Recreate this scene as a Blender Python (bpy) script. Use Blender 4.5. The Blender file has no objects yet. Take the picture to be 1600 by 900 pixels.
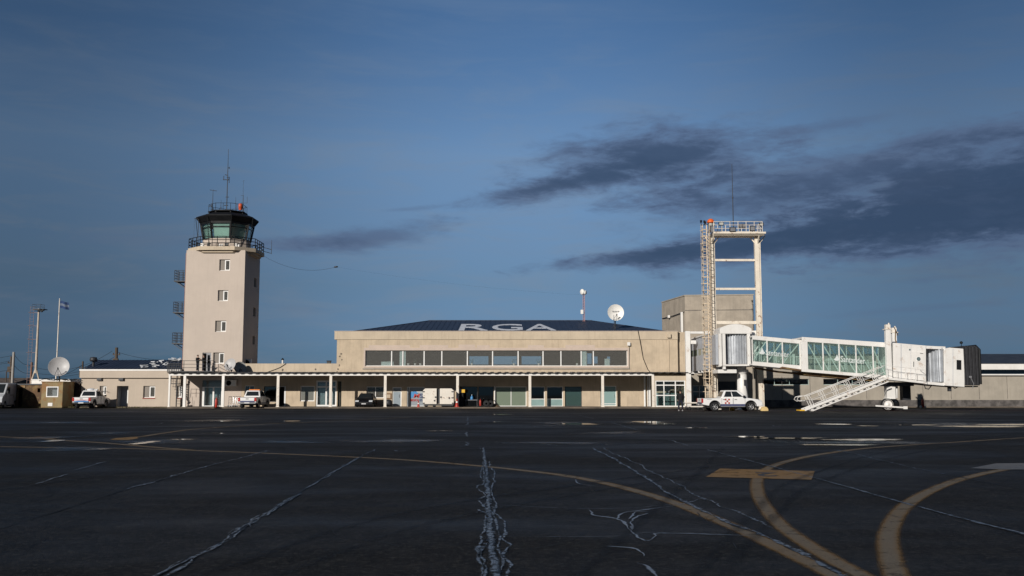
import bpy, bmesh, math, random
from math import sin, cos, tan, atan, atan2, radians as R, pi, sqrt
from mathutils import Vector as V, Matrix as M, noise as mnoise
random.seed(7)
S = bpy.context.scene
COL = S.collection

# ------------------------------------------------------------------ camera
FPX, HZ, CAMH = 1556.0, 611.5, 1.67          # focal length in photo pixels, horizon row, eye height
TH = atan((HZ - 450) / FPX)
cam = bpy.data.cameras.new('camera')
cam.sensor_width = 36.0
cam.lens = 36.0 * FPX / 1600
cam.clip_start = 0.1
cam.clip_end = 8000
camo = bpy.data.objects.new('camera', cam)
camo.location = (0, 0, CAMH)
camo.rotation_euler = (pi / 2 + TH, 0, 0)
COL.objects.link(camo)
S.camera = camo

# ------------------------------------------------------------------ light
SUN_EL, SUN_AZ = R(20), R(29)              # the sun stands behind the camera, to its left
SKY_STRENGTH = 0.05
sun_dir = V((-sin(SUN_AZ) * cos(SUN_EL), -cos(SUN_AZ) * cos(SUN_EL), sin(SUN_EL)))
sl = bpy.data.lights.new('sun', 'SUN')
sl.energy = 4.05
sl.angle = R(0.5)
sl.color = (1.0, 0.945, 0.865)
so = bpy.data.objects.new('sun', sl)
so.rotation_euler = (-sun_dir).to_track_quat('-Z', 'Y').to_euler()
so.location = (-40, -60, 60)
COL.objects.link(so)
S.view_settings.view_transform = 'Standard'
S.view_settings.look = 'None'
S.view_settings.exposure = 0.0
S.view_settings.gamma = 1.0
S.view_settings.use_curve_mapping = False

# ------------------------------------------------------------------ node helper
class NG:
    def __init__(s, nt): s.nt = nt
    def n(s, typ, **kw):
        nd = s.nt.nodes.new(typ)
        for k, v in kw.items(): setattr(nd, k, v)
        return nd
    def put(s, sock, v):
        if isinstance(v, bpy.types.NodeSocket): s.nt.links.new(v, sock)
        elif v is not None: sock.default_value = v
    def m(s, op, a, b=None, c=None, clamp=False):
        nd = s.n('ShaderNodeMath', operation=op); nd.use_clamp = clamp
        s.put(nd.inputs[0], a)
        if b is not None: s.put(nd.inputs[1], b)
        if c is not None: s.put(nd.inputs[2], c)
        return nd.outputs[0]
    def mix(s, f, a, b, mode='MIX'):
        nd = s.n('ShaderNodeMix', data_type='RGBA', blend_type=mode)
        s.put(nd.inputs[0], f); s.put(nd.inputs[6], a); s.put(nd.inputs[7], b)
        return nd.outputs[2]
    def noise(s, vec, scale, detail=4, rough=0.55, dist=0.0, out=0):
        nd = s.n('ShaderNodeTexNoise')
        s.put(nd.inputs['Vector'], vec); s.put(nd.inputs['Scale'], scale)
        s.put(nd.inputs['Detail'], detail); s.put(nd.inputs['Roughness'], rough); s.put(nd.inputs['Distortion'], dist)
        return nd.outputs[out]
    def mapr(s, v, a, b, c=0.0, d=1.0, smooth=True):
        nd = s.n('ShaderNodeMapRange'); nd.interpolation_type = 'SMOOTHSTEP' if smooth else 'LINEAR'
        s.put(nd.inputs[0], v); s.put(nd.inputs[1], a); s.put(nd.inputs[2], b); s.put(nd.inputs[3], c); s.put(nd.inputs[4], d)
        return nd.outputs[0]
    def comb(s, x, y, z):
        nd = s.n('ShaderNodeCombineXYZ')
        for i, v in enumerate((x, y, z)): s.put(nd.inputs[i], v)
        return nd.outputs[0]
    def sep(s, v):
        nd = s.n('ShaderNodeSeparateXYZ'); s.put(nd.inputs[0], v)
        return nd.outputs
    def mapv(s, v, scale=(1, 1, 1), loc=(0, 0, 0)):
        nd = s.n('ShaderNodeMapping'); s.put(nd.inputs['Vector'], v)
        nd.inputs['Scale'].default_value = scale; nd.inputs['Location'].default_value = loc
        return nd.outputs[0]

# ------------------------------------------------------------------ sky
w = bpy.data.worlds.new('World')
S.world = w
w.use_nodes = True
nt = w.node_tree
nt.nodes.clear()
g = NG(nt)
sky = g.n('ShaderNodeTexSky', sky_type='NISHITA')
sky.sun_disc = False
sky.sun_elevation = SUN_EL
sky.sun_rotation = pi + SUN_AZ
sky.altitude = 0
sky.air_density = 1.0
sky.dust_density = 0.3
sky.ozone_density = 2.5
dirv = g.n('ShaderNodeTexCoord').outputs['Generated']
dx, dy, dz = g.sep(dirv)
az = g.m('ARCTAN2', dx, dy)                    # 0 straight ahead (north), + to the east
el = g.m('ARCSINE', dz)
# sky tone by height: deeper upwards, with a dusky band low down
lowest = g.mapr(el, R(0), R(6), 1.0, 0.0, smooth=False)
low = g.mapr(el, R(6), R(13.5), 1.0, 0.0, smooth=False)
tone = g.mix(low, (1.26, 1.38, 1.57, 1), (0.63, 0.77, 1.06, 1))
tone = g.mix(lowest, tone, (0.22, 0.52, 1.26, 1))
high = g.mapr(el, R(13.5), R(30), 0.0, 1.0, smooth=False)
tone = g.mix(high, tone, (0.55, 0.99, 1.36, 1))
zenith = g.mapr(el, R(30), R(70), 0.0, 1.0)  # zenith darkened to lessen fill light in shaded places
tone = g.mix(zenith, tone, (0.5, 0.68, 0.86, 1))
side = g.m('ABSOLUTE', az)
back = g.mapr(side, R(40), R(110), 1.0, 0.62)  # unseen sky behind the view dimmed, also to lessen fill
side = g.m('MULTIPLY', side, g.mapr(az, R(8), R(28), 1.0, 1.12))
side = g.m('MULTIPLY', g.mapr(side, R(1), R(27), 1.0, 0.60), back)  # sideways falloff puts lens vignetting into the sky colour
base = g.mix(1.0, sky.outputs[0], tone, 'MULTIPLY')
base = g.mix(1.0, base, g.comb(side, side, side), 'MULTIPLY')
# thin cirrus veils and cloud banks at real bearings and heights (azimuth, elevation in degrees)
vec = g.comb(g.m('MULTIPLY', az, 5.0), g.m('MULTIPLY', el, 26.0), 0.0)
veil = g.noise(vec, 1.6, 5, 0.6, 0.6)
veil = g.mapr(veil, 0.42, 0.75, 0.0, 1.0)
veilfade = g.mapr(el, R(24), R(8), 0.15, 1.0)
veil = g.m('MULTIPLY', veil, veilfade)
base = g.mix(g.m('MULTIPLY', veil, 0.42), base, g.mix(1.0, (4.0, 5.1, 6.7, 1), g.comb(side, side, side), 'MULTIPLY'))
veil2 = g.mapr(g.noise(g.comb(g.m('MULTIPLY', az, 2.2), g.m('ADD', g.m('MULTIPLY', el, 17.0), g.m('MULTIPLY', az, 1.2)), 5.1), 1.3, 5, 0.6, 0.5), 0.40, 0.72, 0.0, 0.20)
base = g.mix(veil2, base, g.mix(1.0, (3.5, 5.0, 7.4, 1), g.comb(side, side, side), 'MULTIPLY'))
wob = g.noise(g.comb(g.m('MULTIPLY', az, 9.0), g.m('MULTIPLY', el, 30.0), 3.3), 2.0, 6, 0.62, 0.3)
wob = g.m('SUBTRACT', wob, 0.5)
fine = g.noise(g.comb(g.m('MULTIPLY', az, 26.0), g.m('MULTIPLY', el, 80.0), 7.7), 2.2, 5, 0.6, 0.4)
fine = g.m('SUBTRACT', fine, 0.5)
def bank(px, py, rx, ry, tilt, dens):
    """an elongated bank of cloud; px, py are where it stands in the photograph, turned into bearing and height"""
    u, v = (px - 800) / FPX, (450 - py) / FPX
    d = V((u, cos(TH) - v * sin(TH), sin(TH) + v * cos(TH))).normalized()
    a0, e0 = atan2(d.x, d.y), math.asin(d.z)
    da, de = g.m('SUBTRACT', az, a0), g.m('SUBTRACT', el, e0)
    c, s_ = cos(R(tilt)), sin(R(tilt))
    p = g.m('DIVIDE', g.m('ADD', g.m('MULTIPLY', da, c), g.m('MULTIPLY', de, s_)), rx / FPX)
    q = g.m('DIVIDE', g.m('SUBTRACT', g.m('MULTIPLY', de, c), g.m('MULTIPLY', da, s_)), ry / FPX)
    r = g.m('SQRT', g.m('ADD', g.m('MULTIPLY', p, p), g.m('MULTIPLY', q, q)))
    r = g.m('ADD', r, g.m('ADD', g.m('MULTIPLY', wob, 1.5), g.m('MULTIPLY', fine, 0.42)))
    return g.m('MULTIPLY', g.mapr(r, 1.45, 0.05, 0.0, 1.0), dens)
banks = [bank(1020, 250, 225, 62, 5, 0.9), bank(860, 292, 150, 22, 10, 0.75), bank(1330, 275, 360, 50, 7, 0.75), bank(1180, 318, 120, 22, 4, 0.45),
         bank(1430, 335, 330, 46, 9, 1.0), bank(1220, 372, 330, 27, 6, 0.95), bank(1010, 398, 150, 13, 6, 0.7), bank(1130, 392, 160, 14, 2, 0.55),
         bank(1570, 262, 260, 44, 6, 0.7), bank(1590, 330, 260, 62, 9, 1.0), bank(1300, 196, 120, 14, 4, 0.45), bank(1540, 205, 160, 16, 5, 0.4),
         bank(575, 372, 165, 22, 8, 0.62), bank(480, 380, 90, 14, 2, 0.3), bank(650, 326, 70, 5, 5, 0.35), bank(470, 482, 70, 10, -3, 0.2),
         bank(1460, 480, 170, 8, 3, 0.3), bank(1500, 432, 130, 7, 4, 0.25), bank(250, 375, 260, 16, 1, 0.25), bank(120, 500, 220, 14, 0, 0.2)]
dens = banks[0]
for b in banks[1:]:
    dens = g.m('SUBTRACT', g.m('ADD', dens, b), g.m('MULTIPLY', dens, b))
dark = g.mapr(dens, 0.04, 0.85, 0.0, 0.90)
thick = g.m('ADD', g.mapr(dens, 0.55, 1.0, 0.0, 1.0), g.m('MULTIPLY', wob, 0.9), clamp=True)
shade = g.mix(thick, (1.70, 2.50, 4.4, 1), (0.62, 1.15, 2.3, 1))
base = g.mix(dark, base, shade)
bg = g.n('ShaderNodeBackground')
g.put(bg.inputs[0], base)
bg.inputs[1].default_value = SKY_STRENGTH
out = g.n('ShaderNodeOutputWorld')
nt.links.new(bg.outputs[0], out.inputs[0])

# ------------------------------------------------------------------ measuring helpers: a photo pixel on a plane at distance Y
def ray(px, py):
    u, v = (px - 800) / FPX, (450 - py) / FPX
    return V((u, cos(TH) - v * sin(TH), sin(TH) + v * cos(TH)))
def P(px, py, Y):
    d = ray(px, py); t = Y / d.y
    return V((d.x * t, Y, CAMH + d.z * t))
def PX(px, Y, py=HZ): return P(px, py, Y).x
def PZ(py, Y): return P(800, py, Y).z
def G(px, py, z=0.0):
    d = ray(px, py); t = (z - CAMH) / d.z
    return V((d.x * t, d.y * t, z))

# ------------------------------------------------------------------ materials
MATS = {}
def new_mat(name):
    m = bpy.data.materials.new(name); m.use_nodes = True
    m.node_tree.nodes.clear()
    return m, NG(m.node_tree)
def finish(m, g, shader):
    o = g.n('ShaderNodeOutputMaterial'); g.nt.links.new(shader, o.inputs[0]); MATS[m.name] = m
    return m
def pbr(name, col, rough=0.6, metal=0.0, var=0.18, scale=1.5, bump=0.0, bscale=40, streak=0.0, streak_col=None,
        stain=0.0, stain_col=(0.25, 0.10, 0.03), stain_scale=2.0, spec=0.5, coord='Object', stain_lo=0.56):
    """painted, cast or worn surface: broken-up base colour, optional run-down streaks and stains of another colour"""
    m, g = new_mat(name)
    tc = g.n('ShaderNodeTexCoord').outputs[coord]
    c = (*col, 1)
    n1 = g.noise(tc, scale, 6, 0.6)
    dk = tuple(x * (1 - var) for x in col) + (1,); lt = tuple(min(1, x * (1 + var)) for x in col) + (1,)
    colr = g.mix(g.mapr(n1, 0.3, 0.7), dk, lt)
    if streak:
        sv = g.mapv(tc, (3.2, 3.2, 0.22))
        sn = g.mapr(g.noise(sv, 1.7, 5, 0.65), 0.48, 0.72, 0.0, streak)
        sc = streak_col or tuple(x * 0.55 for x in col)
        colr = g.mix(sn, colr, (*sc, 1))
    if stain:
        sn = g.mapr(g.noise(tc, stain_scale, 7, 0.7, 0.4), stain_lo, stain_lo + 0.12, 0.0, stain)
        colr = g.mix(sn, colr, (*stain_col, 1))
    b = g.n('ShaderNodeBsdfPrincipled')
    g.put(b.inputs['Base Color'], colr)
    b.inputs['Metallic'].default_value = metal
    b.inputs['Specular IOR Level'].default_value = spec
    g.put(b.inputs['Roughness'], g.mapr(n1, 0.2, 0.8, max(0.02, rough - 0.08), min(1, rough + 0.08)))
    if bump:
        bn = g.n('ShaderNodeBump'); bn.inputs['Strength'].default_value = bump; bn.inputs['Distance'].default_value = 0.02
        g.put(bn.inputs['Height'], g.noise(tc, bscale, 4, 0.7)); g.nt.links.new(bn.outputs[0], b.inputs['Normal'])
    return finish(m, g, b.outputs[0])
def glass(name, tint, refl=1.0, rough=0.02, body=None, bodyf=0.0):
    """window glass: tinted see-through with a mirror-like surface; body adds frosting, film or painted-in reflection"""
    m, g = new_mat(name)
    tr = g.n('ShaderNodeBsdfTransparent'); tr.inputs[0].default_value = (*tint, 1)
    cur = tr.outputs[0]
    if body:
        df = g.n('ShaderNodeBsdfDiffuse'); df.inputs[0].default_value = (*body, 1)
        mx = g.n('ShaderNodeMixShader'); mx.inputs[0].default_value = bodyf
        g.nt.links.new(cur, mx.inputs[1]); g.nt.links.new(df.outputs[0], mx.inputs[2]); cur = mx.outputs[0]
    gl = g.n('ShaderNodeBsdfGlossy'); gl.inputs[0].default_value = (0.95, 0.97, 1, 1); gl.inputs['Roughness'].default_value = rough
    fr = g.n('ShaderNodeFresnel'); fr.inputs[0].default_value = 1.5
    f = g.m('MULTIPLY', fr.outputs[0], refl, clamp=True)
    mx = g.n('ShaderNodeMixShader'); g.put(mx.inputs[0], f)
    g.nt.links.new(cur, mx.inputs[1]); g.nt.links.new(gl.outputs[0], mx.inputs[2])
    return finish(m, g, mx.outputs[0])

beige = pbr('beige_render', (0.52, 0.42, 0.305), 0.85, var=0.12, scale=0.8, bump=0.3, streak=0.42, streak_col=(0.34, 0.26, 0.18))
beige2 = pbr('beige_render_fascia', (0.53, 0.44, 0.33), 0.85, var=0.08, scale=0.7, bump=0.25, streak=0.35, streak_col=(0.36, 0.28, 0.20))
pinkish = pbr('pale_patched_render', (0.54, 0.44, 0.37), 0.85, var=0.06, scale=1.2, bump=0.2)
towerm = pbr('tower_render', (0.53, 0.45, 0.385), 0.85, var=0.05, scale=0.5, bump=0.25, streak=0.22, streak_col=(0.42, 0.34, 0.28))
annexm = pbr('annex_render', (0.50, 0.42, 0.34), 0.85, var=0.06, scale=0.6, bump=0.25, streak=0.12)
concrete = pbr('bare_concrete', (0.36, 0.31, 0.25), 0.9, var=0.14, scale=0.9, bump=0.5, streak=0.35, streak_col=(0.25, 0.21, 0.17))
hallm = pbr('hall_render', (0.36, 0.32, 0.265), 0.9, var=0.09, scale=0.8, bump=0.35, streak=0.2)
plinthm = pbr('dark_plinth', (0.10, 0.09, 0.085), 0.9, var=0.5, scale=1.6, bump=0.5, stain=0.5, stain_col=(0.22, 0.2, 0.18))
white = pbr('white_paint', (0.80, 0.77, 0.73), 0.45, var=0.05, scale=1.2, streak=0.10, streak_col=(0.5, 0.42, 0.35))
whiteframe = pbr('white_window_frame', (0.80, 0.79, 0.77), 0.4, var=0.04, scale=3)
rustwhite = pbr('rusty_white_paint', (0.74, 0.68, 0.60), 0.55, var=0.07, scale=1.2, streak=0.12, streak_col=(0.42, 0.30, 0.2), stain=0.85, stain_col=(0.24, 0.10, 0.035), stain_scale=2.6)
cream = pbr('cream_weathered_paint', (0.75, 0.67, 0.56), 0.55, var=0.08, scale=1.5, stain=0.9, stain_col=(0.26, 0.11, 0.04), stain_scale=2.2)
ladderm = pbr('ladder_cream_paint', (0.72, 0.58, 0.42), 0.55, var=0.1, scale=2, stain=0.9, stain_col=(0.28, 0.12, 0.04), stain_scale=3.0)
bridgewhite = pbr('bridge_white_paint', (0.76, 0.74, 0.71), 0.42, var=0.04, scale=0.8, streak=0.16, streak_col=(0.50, 0.42, 0.34), stain=0.5, stain_col=(0.36, 0.2, 0.1), stain_scale=1.3)
greypanel = pbr('grey_panel', (0.40, 0.42, 0.46), 0.5, var=0.05)
slate = pbr('slate_blue_roof', (0.020, 0.030, 0.055), 0.55, var=0.30, scale=1.2, streak=0.2, streak_col=(0.05, 0.055, 0.07))
hangroof = pbr('dark_metal_roof', (0.03, 0.035, 0.045), 0.6, var=0.35, scale=1.0)
blackm = pbr('black_metal', (0.010, 0.0105, 0.012), 0.55, var=0.2, spec=0.2)
charcoal = pbr('charcoal_metal', (0.03, 0.032, 0.038), 0.5, var=0.2)
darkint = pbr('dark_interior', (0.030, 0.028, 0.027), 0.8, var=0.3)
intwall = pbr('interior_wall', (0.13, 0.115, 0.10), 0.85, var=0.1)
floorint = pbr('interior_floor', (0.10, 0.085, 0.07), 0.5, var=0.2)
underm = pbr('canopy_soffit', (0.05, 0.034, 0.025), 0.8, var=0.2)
sheet = pbr('galvanised_sheet', (0.44, 0.46, 0.49), 0.40, metal=0.35, var=0.10, scale=2)
steel = pbr('bright_steel', (0.55, 0.56, 0.58), 0.28, metal=0.9, var=0.1)
greysteel = pbr('grey_steel', (0.20, 0.20, 0.21), 0.5, metal=0.3, var=0.2)
rubber = pbr('tyre_rubber', (0.012, 0.012, 0.013), 0.85, var=0.2)
red = pbr('red_paint', (0.42, 0.035, 0.02), 0.45, var=0.12)
orange = pbr('orange_paint', (0.75, 0.13, 0.02), 0.45, var=0.08)
yellow = pbr('yellow_paint', (0.72, 0.42, 0.03), 0.5, var=0.1)
ochre_lamp = pbr('ochre_lamp_box', (0.62, 0.36, 0.14), 0.6, var=0.1)
dishm = pbr('dish_grey', (0.45, 0.44, 0.44), 0.5, var=0.06, scale=1.5, streak=0.1)
dishw = pbr('dish_white', (0.80, 0.78, 0.74), 0.45, var=0.04)
wood = pbr('brown_wood', (0.20, 0.11, 0.055), 0.7, var=0.2)
soil = pbr('brown_soil', (0.11, 0.075, 0.045), 0.95, var=0.35, scale=5, bump=0.8)
rustcamo = pbr('ochre_camouflage_paint', (0.26, 0.195, 0.095), 0.75, var=0.2, scale=1.2, stain=0.85, stain_col=(0.25, 0.115, 0.035), stain_scale=0.8, stain_lo=0.48, streak=0.3)
rustdark = pbr('rusty_sheet', (0.12, 0.065, 0.03), 0.8, var=0.3, scale=1.4, stain=0.8, stain_col=(0.24, 0.16, 0.06), stain_scale=1.0, streak=0.4, stain_lo=0.46)
shedm = pbr('dark_brown_boards', (0.035, 0.022, 0.016), 0.85, var=0.35, scale=1.5, streak=0.4)
polewood = pbr('pole_wood', (0.08, 0.06, 0.045), 0.9, var=0.25)
polecon = pbr('pole_concrete', (0.33, 0.31, 0.29), 0.9, var=0.1)
rubbish = pbr('white_scrap', (0.65, 0.66, 0.68), 0.6, var=0.1)
redsill = pbr('red_tile_sill', (0.30, 0.06, 0.04), 0.7, var=0.15)
shutter = pbr('window_shutter', (0.24, 0.21, 0.18), 0.7, var=0.08)
doorgrey = pbr('grey_door_paint', (0.22, 0.22, 0.235), 0.5, var=0.08)
frost = pbr('frosted_film', (0.42, 0.47, 0.50), 0.5, var=0.06)
mint = pbr('mint_blind', (0.42, 0.54, 0.50), 0.7, var=0.05, scale=2)
mintdark = pbr('mint_film', (0.22, 0.33, 0.32), 0.5, var=0.08)
blue = pbr('blue_print', (0.05, 0.24, 0.52), 0.5, var=0.08)
navy = pbr('navy_print', (0.02, 0.04, 0.14), 0.5, var=0.08)
redprint = pbr('red_print', (0.45, 0.035, 0.03), 0.5, var=0.06)
letterw = pbr('white_letters', (0.60, 0.63, 0.69), 0.6, var=0.08, scale=2)
g_clear = glass('clear_glass', (0.74, 0.80, 0.80), 2.6)
g_dark = glass('dark_glass', (0.42, 0.50, 0.52), 2.2)
g_teal = glass('green_tinted_glass', (0.86, 0.94, 0.92), 1.0, body=(0.27, 0.36, 0.33), bodyf=0.11)
g_upper = glass('smoked_glass', (0.90, 0.93, 0.93), 1.2, body=(0.30, 0.275, 0.24), bodyf=0.17)
g_cab = glass('control_cab_glass', (0.90, 0.97, 0.95), 0.8)
g_car = glass('vehicle_glass', (0.30, 0.34, 0.35), 1.3)

# ------------------------------------------------------------------ mesh collector
OFF = {}
class MB:
    def __init__(s): s.v = []; s.f = []; s.mi = []; s.sm = []; s.at = []
    def add(s, vs, fs, mi=0, smooth=False):
        b = len(s.v); s.v += [tuple(x) for x in vs]
        for f in fs: s.f.append(tuple(b + i for i in f)); s.mi.append(mi); s.sm.append(smooth)
        return s
    def box(s, x0, x1, y0, y1, z0, z1, mi=0):
        if x0 > x1: x0, x1 = x1, x0
        if y0 > y1: y0, y1 = y1, y0
        if z0 > z1: z0, z1 = z1, z0
        vs = [(x0, y0, z0), (x1, y0, z0), (x1, y1, z0), (x0, y1, z0), (x0, y0, z1), (x1, y0, z1), (x1, y1, z1), (x0, y1, z1)]
        return s.add(vs, [(3, 2, 1, 0), (4, 5, 6, 7), (0, 1, 5, 4), (1, 2, 6, 5), (2, 3, 7, 6), (3, 0, 4, 7)], mi)
    def hexa(s, vs, mi=0):
        """8 corners: bottom ring then top ring, both counter-clockwise from above"""
        return s.add(vs, [(3, 2, 1, 0), (4, 5, 6, 7), (0, 1, 5, 4), (1, 2, 6, 5), (2, 3, 7, 6), (3, 0, 4, 7)], mi)
    def bar(s, a, b, w, h=None, mi=0, up=V((0, 0, 1))):
        """rectangular bar from a to b"""
        a, b = V(a), V(b); h = h or w
        d = (b - a).normalized()
        if abs(d.dot(up)) > 0.98: up = V((0, 1, 0))
        sx = d.cross(up).normalized() * w / 2; sz = sx.normalized().cross(d).normalized() * h / 2
        vs = [a - sx - sz, a + sx - sz, b + sx - sz, b - sx - sz, a - sx + sz, a + sx + sz, b + sx + sz, b - sx + sz]
        return s.add(vs, [(3, 2, 1, 0), (4, 5, 6, 7), (0, 1, 5, 4), (1, 2, 6, 5), (2, 3, 7, 6), (3, 0, 4, 7)], mi)
    def tube(s, pts, r, n=6, mi=0, caps=True):
        pts = [V(p) for p in pts]
        rs = r if isinstance(r, (list, tuple)) else [r] * len(pts)
        rings = []
        ref = None
        for i, p in enumerate(pts):
            d = (pts[min(i + 1, len(pts) - 1)] - pts[max(i - 1, 0)]).normalized()
            if ref is None:
                ref = d.orthogonal().normalized()
            ref = (ref - d * ref.dot(d))
            ref = ref.normalized() if ref.length > 1e-6 else d.orthogonal().normalized()
            bi = d.cross(ref)
            rings.append([p + (ref * cos(2 * pi * k / n) + bi * sin(2 * pi * k / n)) * rs[i] for k in range(n)])
        vs = [q for rg in rings for q in rg]
        fs = [(i * n + k, i * n + (k + 1) % n, (i + 1) * n + (k + 1) % n, (i + 1) * n + k) for i in range(len(pts) - 1) for k in range(n)]
        s.add(vs, fs, mi, True)
        if caps:
            s.add(rings[0], [tuple(range(n - 1, -1, -1))], mi); s.add(rings[-1], [tuple(range(n))], mi)
        return s
    def lathe(s, prof, c=(0, 0, 0), axis=(0, 0, 1), n=24, mi=0, smooth=True):
        """prof: (radius, height) pairs turned about axis through c"""
        c, ax = V(c), V(axis).normalized(); e1 = ax.orthogonal().normalized(); e2 = ax.cross(e1)
        vs = [c + ax * h + (e1 * cos(2 * pi * k / n) + e2 * sin(2 * pi * k / n)) * r for r, h in prof for k in range(n)]
        fs = [(i * n + k, i * n + (k + 1) % n, (i + 1) * n + (k + 1) % n, (i + 1) * n + k) for i in range(len(prof) - 1) for k in range(n)]
        return s.add(vs, fs, mi, smooth)
    def disc(s, c, r, axis, n=24, mi=0):
        c, ax = V(c), V(axis).normalized(); e1 = ax.orthogonal().normalized(); e2 = ax.cross(e1)
        return s.add([c + (e1 * cos(2 * pi * k / n) + e2 * sin(2 * pi * k / n)) * r for k in range(n)], [tuple(range(n))], mi)
    def cyl(s, a, b, r, n=16, mi=0): return s.tube([a, b], r, n, mi)
    def prism(s, poly, y0, y1, mi=0, plane='xz'):
        """polygon in one plane pushed along the third axis"""
        if plane == 'xz': f = lambda p, t: (p[0], t, p[1])
        elif plane == 'yz': f = lambda p, t: (t, p[0], p[1])
        else: f = lambda p, t: (p[0], p[1], t)
        n = len(poly)
        vs = [f(p, y0) for p in poly] + [f(p, y1) for p in poly]
        fs = [tuple(range(n)), tuple(range(2 * n - 1, n - 1, -1))] + [(i, i + n, (i + 1) % n + n, (i + 1) % n) for i in range(n)]
        return s.add(vs, fs, mi)
    def wall(s, x0, x1, z0, z1, yf, th, ops=(), mi=0):
        """upright wall facing -y with real openings (xa, xb, za, zb) cut through"""
        xs = sorted({x0, x1, *[min(max(o[0], x0), x1) for o in ops], *[min(max(o[1], x0), x1) for o in ops]})
        zs = sorted({z0, z1, *[min(max(o[2], z0), z1) for o in ops], *[min(max(o[3], z0), z1) for o in ops]})
        def solid(i, j):
            if i < 0 or j < 0 or i >= len(xs) - 1 or j >= len(zs) - 1: return False
            cx, cz = (xs[i] + xs[i + 1]) / 2, (zs[j] + zs[j + 1]) / 2
            return not any(o[0] < cx < o[1] and o[2] < cz < o[3] for o in ops)
        yb = yf + th
        for i in range(len(xs) - 1):
            for j in range(len(zs) - 1):
                if not solid(i, j): continue
                a, b, c, d = xs[i], xs[i + 1], zs[j], zs[j + 1]
                s.add([(a, yf, c), (b, yf, c), (b, yf, d), (a, yf, d)], [(0, 1, 2, 3)], mi)
                s.add([(a, yb, c), (b, yb, c), (b, yb, d), (a, yb, d)], [(3, 2, 1, 0)], mi)
                if not solid(i - 1, j): s.add([(a, yf, c), (a, yb, c), (a, yb, d), (a, yf, d)], [(3, 2, 1, 0)], mi)
                if not solid(i + 1, j): s.add([(b, yf, c), (b, yb, c), (b, yb, d), (b, yf, d)], [(0, 1, 2, 3)], mi)
                if not solid(i, j - 1): s.add([(a, yf, c), (b, yf, c), (b, yb, c), (a, yb, c)], [(3, 2, 1, 0)], mi)
                if not solid(i, j + 1): s.add([(a, yf, d), (b, yf, d), (b, yb, d), (a, yb, d)], [(0, 1, 2, 3)], mi)
        return s
    def build(s, name, mats, parent=None, label=None, bevel=0.0, kind=None, world=True, fix=False, subsurf=0):
        me = bpy.data.meshes.new(name)
        off = V((0, 0, 0))
        if parent is not None and world: off = OFF.get(parent.name, V((0, 0, 0)))
        me.from_pydata([tuple(V(p) - off) for p in s.v], [], s.f)
        mats = mats if isinstance(mats, (list, tuple)) else [mats]
        for m in mats: me.materials.append(m)
        me.polygons.foreach_set('material_index', s.mi)
        me.polygons.foreach_set('use_smooth', s.sm)
        if fix:
            bm = bmesh.new(); bm.from_mesh(me)
            bmesh.ops.remove_doubles(bm, verts=bm.verts, dist=1e-4)
            bmesh.ops.recalc_face_normals(bm, faces=bm.faces); bm.to_mesh(me); bm.free()
        if s.at:
            at = me.attributes.new('edge', 'FLOAT', 'POINT')
            at.data.foreach_set('value', s.at)
        me.update()
        o = bpy.data.objects.new(name, me); COL.objects.link(o)
        if parent is not None: o.parent = parent; OFF[o.name] = OFF.get(parent.name, V((0, 0, 0)))
        if bevel:
            b = o.modifiers.new('bevel', 'BEVEL'); b.width = bevel; b.segments = 2; b.limit_method = 'ANGLE'; b.angle_limit = R(40)
        if subsurf:
            b = o.modifiers.new('subsurf', 'SUBSURF'); b.levels = subsurf; b.render_levels = subsurf
        if label: o['label'] = label
        if kind: o['kind'] = kind
        return o
def tag(o, label, cat, group=None):
    o['label'] = label; o['category'] = cat
    if group: o['group'] = group
    return o
def thing(name, label, cat, loc=(0, 0, 0), rotz=0.0, group=None):
    o = bpy.data.objects.new(name, None); COL.objects.link(o)
    o.empty_display_size = 0.3
    o.location = loc; o.rotation_euler = (0, 0, rotz)
    OFF[o.name] = V(loc)
    return tag(o, label, cat, group)
def kids(o): return [c for c in bpy.data.objects if c.parent == o]
def dup(root, loc, rotz=None, label=None, group=None):
    def cp(o, par):
        c = o.copy(); COL.objects.link(c)
        if par is not None: c.parent = par
        for ch in kids(o): cp(ch, c)
        return c
    r = cp(root, None); r.location = loc
    if rotz is not None: r.rotation_euler = (0, 0, rotz)
    if label: r['label'] = label
    if group: r['group'] = group
    return r
def text_polys(txt, bold=0.0, ext=0.0):
    """letter shapes of Blender's own built-in font as (verts, faces) in a unit box width x 1"""
    cu = bpy.data.curves.new('lettering', 'FONT'); cu.body = txt; cu.size = 1.0; cu.offset = bold; cu.resolution_u = 4
    o = bpy.data.objects.new('lettering_tmp', cu); COL.objects.link(o)
    dg = bpy.context.evaluated_depsgraph_get()
    me = bpy.data.meshes.new_from_object(o.evaluated_get(dg))
    vs = [v.co.copy() for v in me.vertices]; fs = [tuple(p.vertices) for p in me.polygons]
    bpy.data.objects.remove(o); bpy.data.curves.remove(cu); bpy.data.meshes.remove(me)
    x0, x1 = min(v.x for v in vs), max(v.x for v in vs); y0, y1 = min(v.y for v in vs), max(v.y for v in vs)
    return [((v.x - x0) / (x1 - x0), (v.y - y0) / (y1 - y0)) for v in vs], fs
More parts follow.
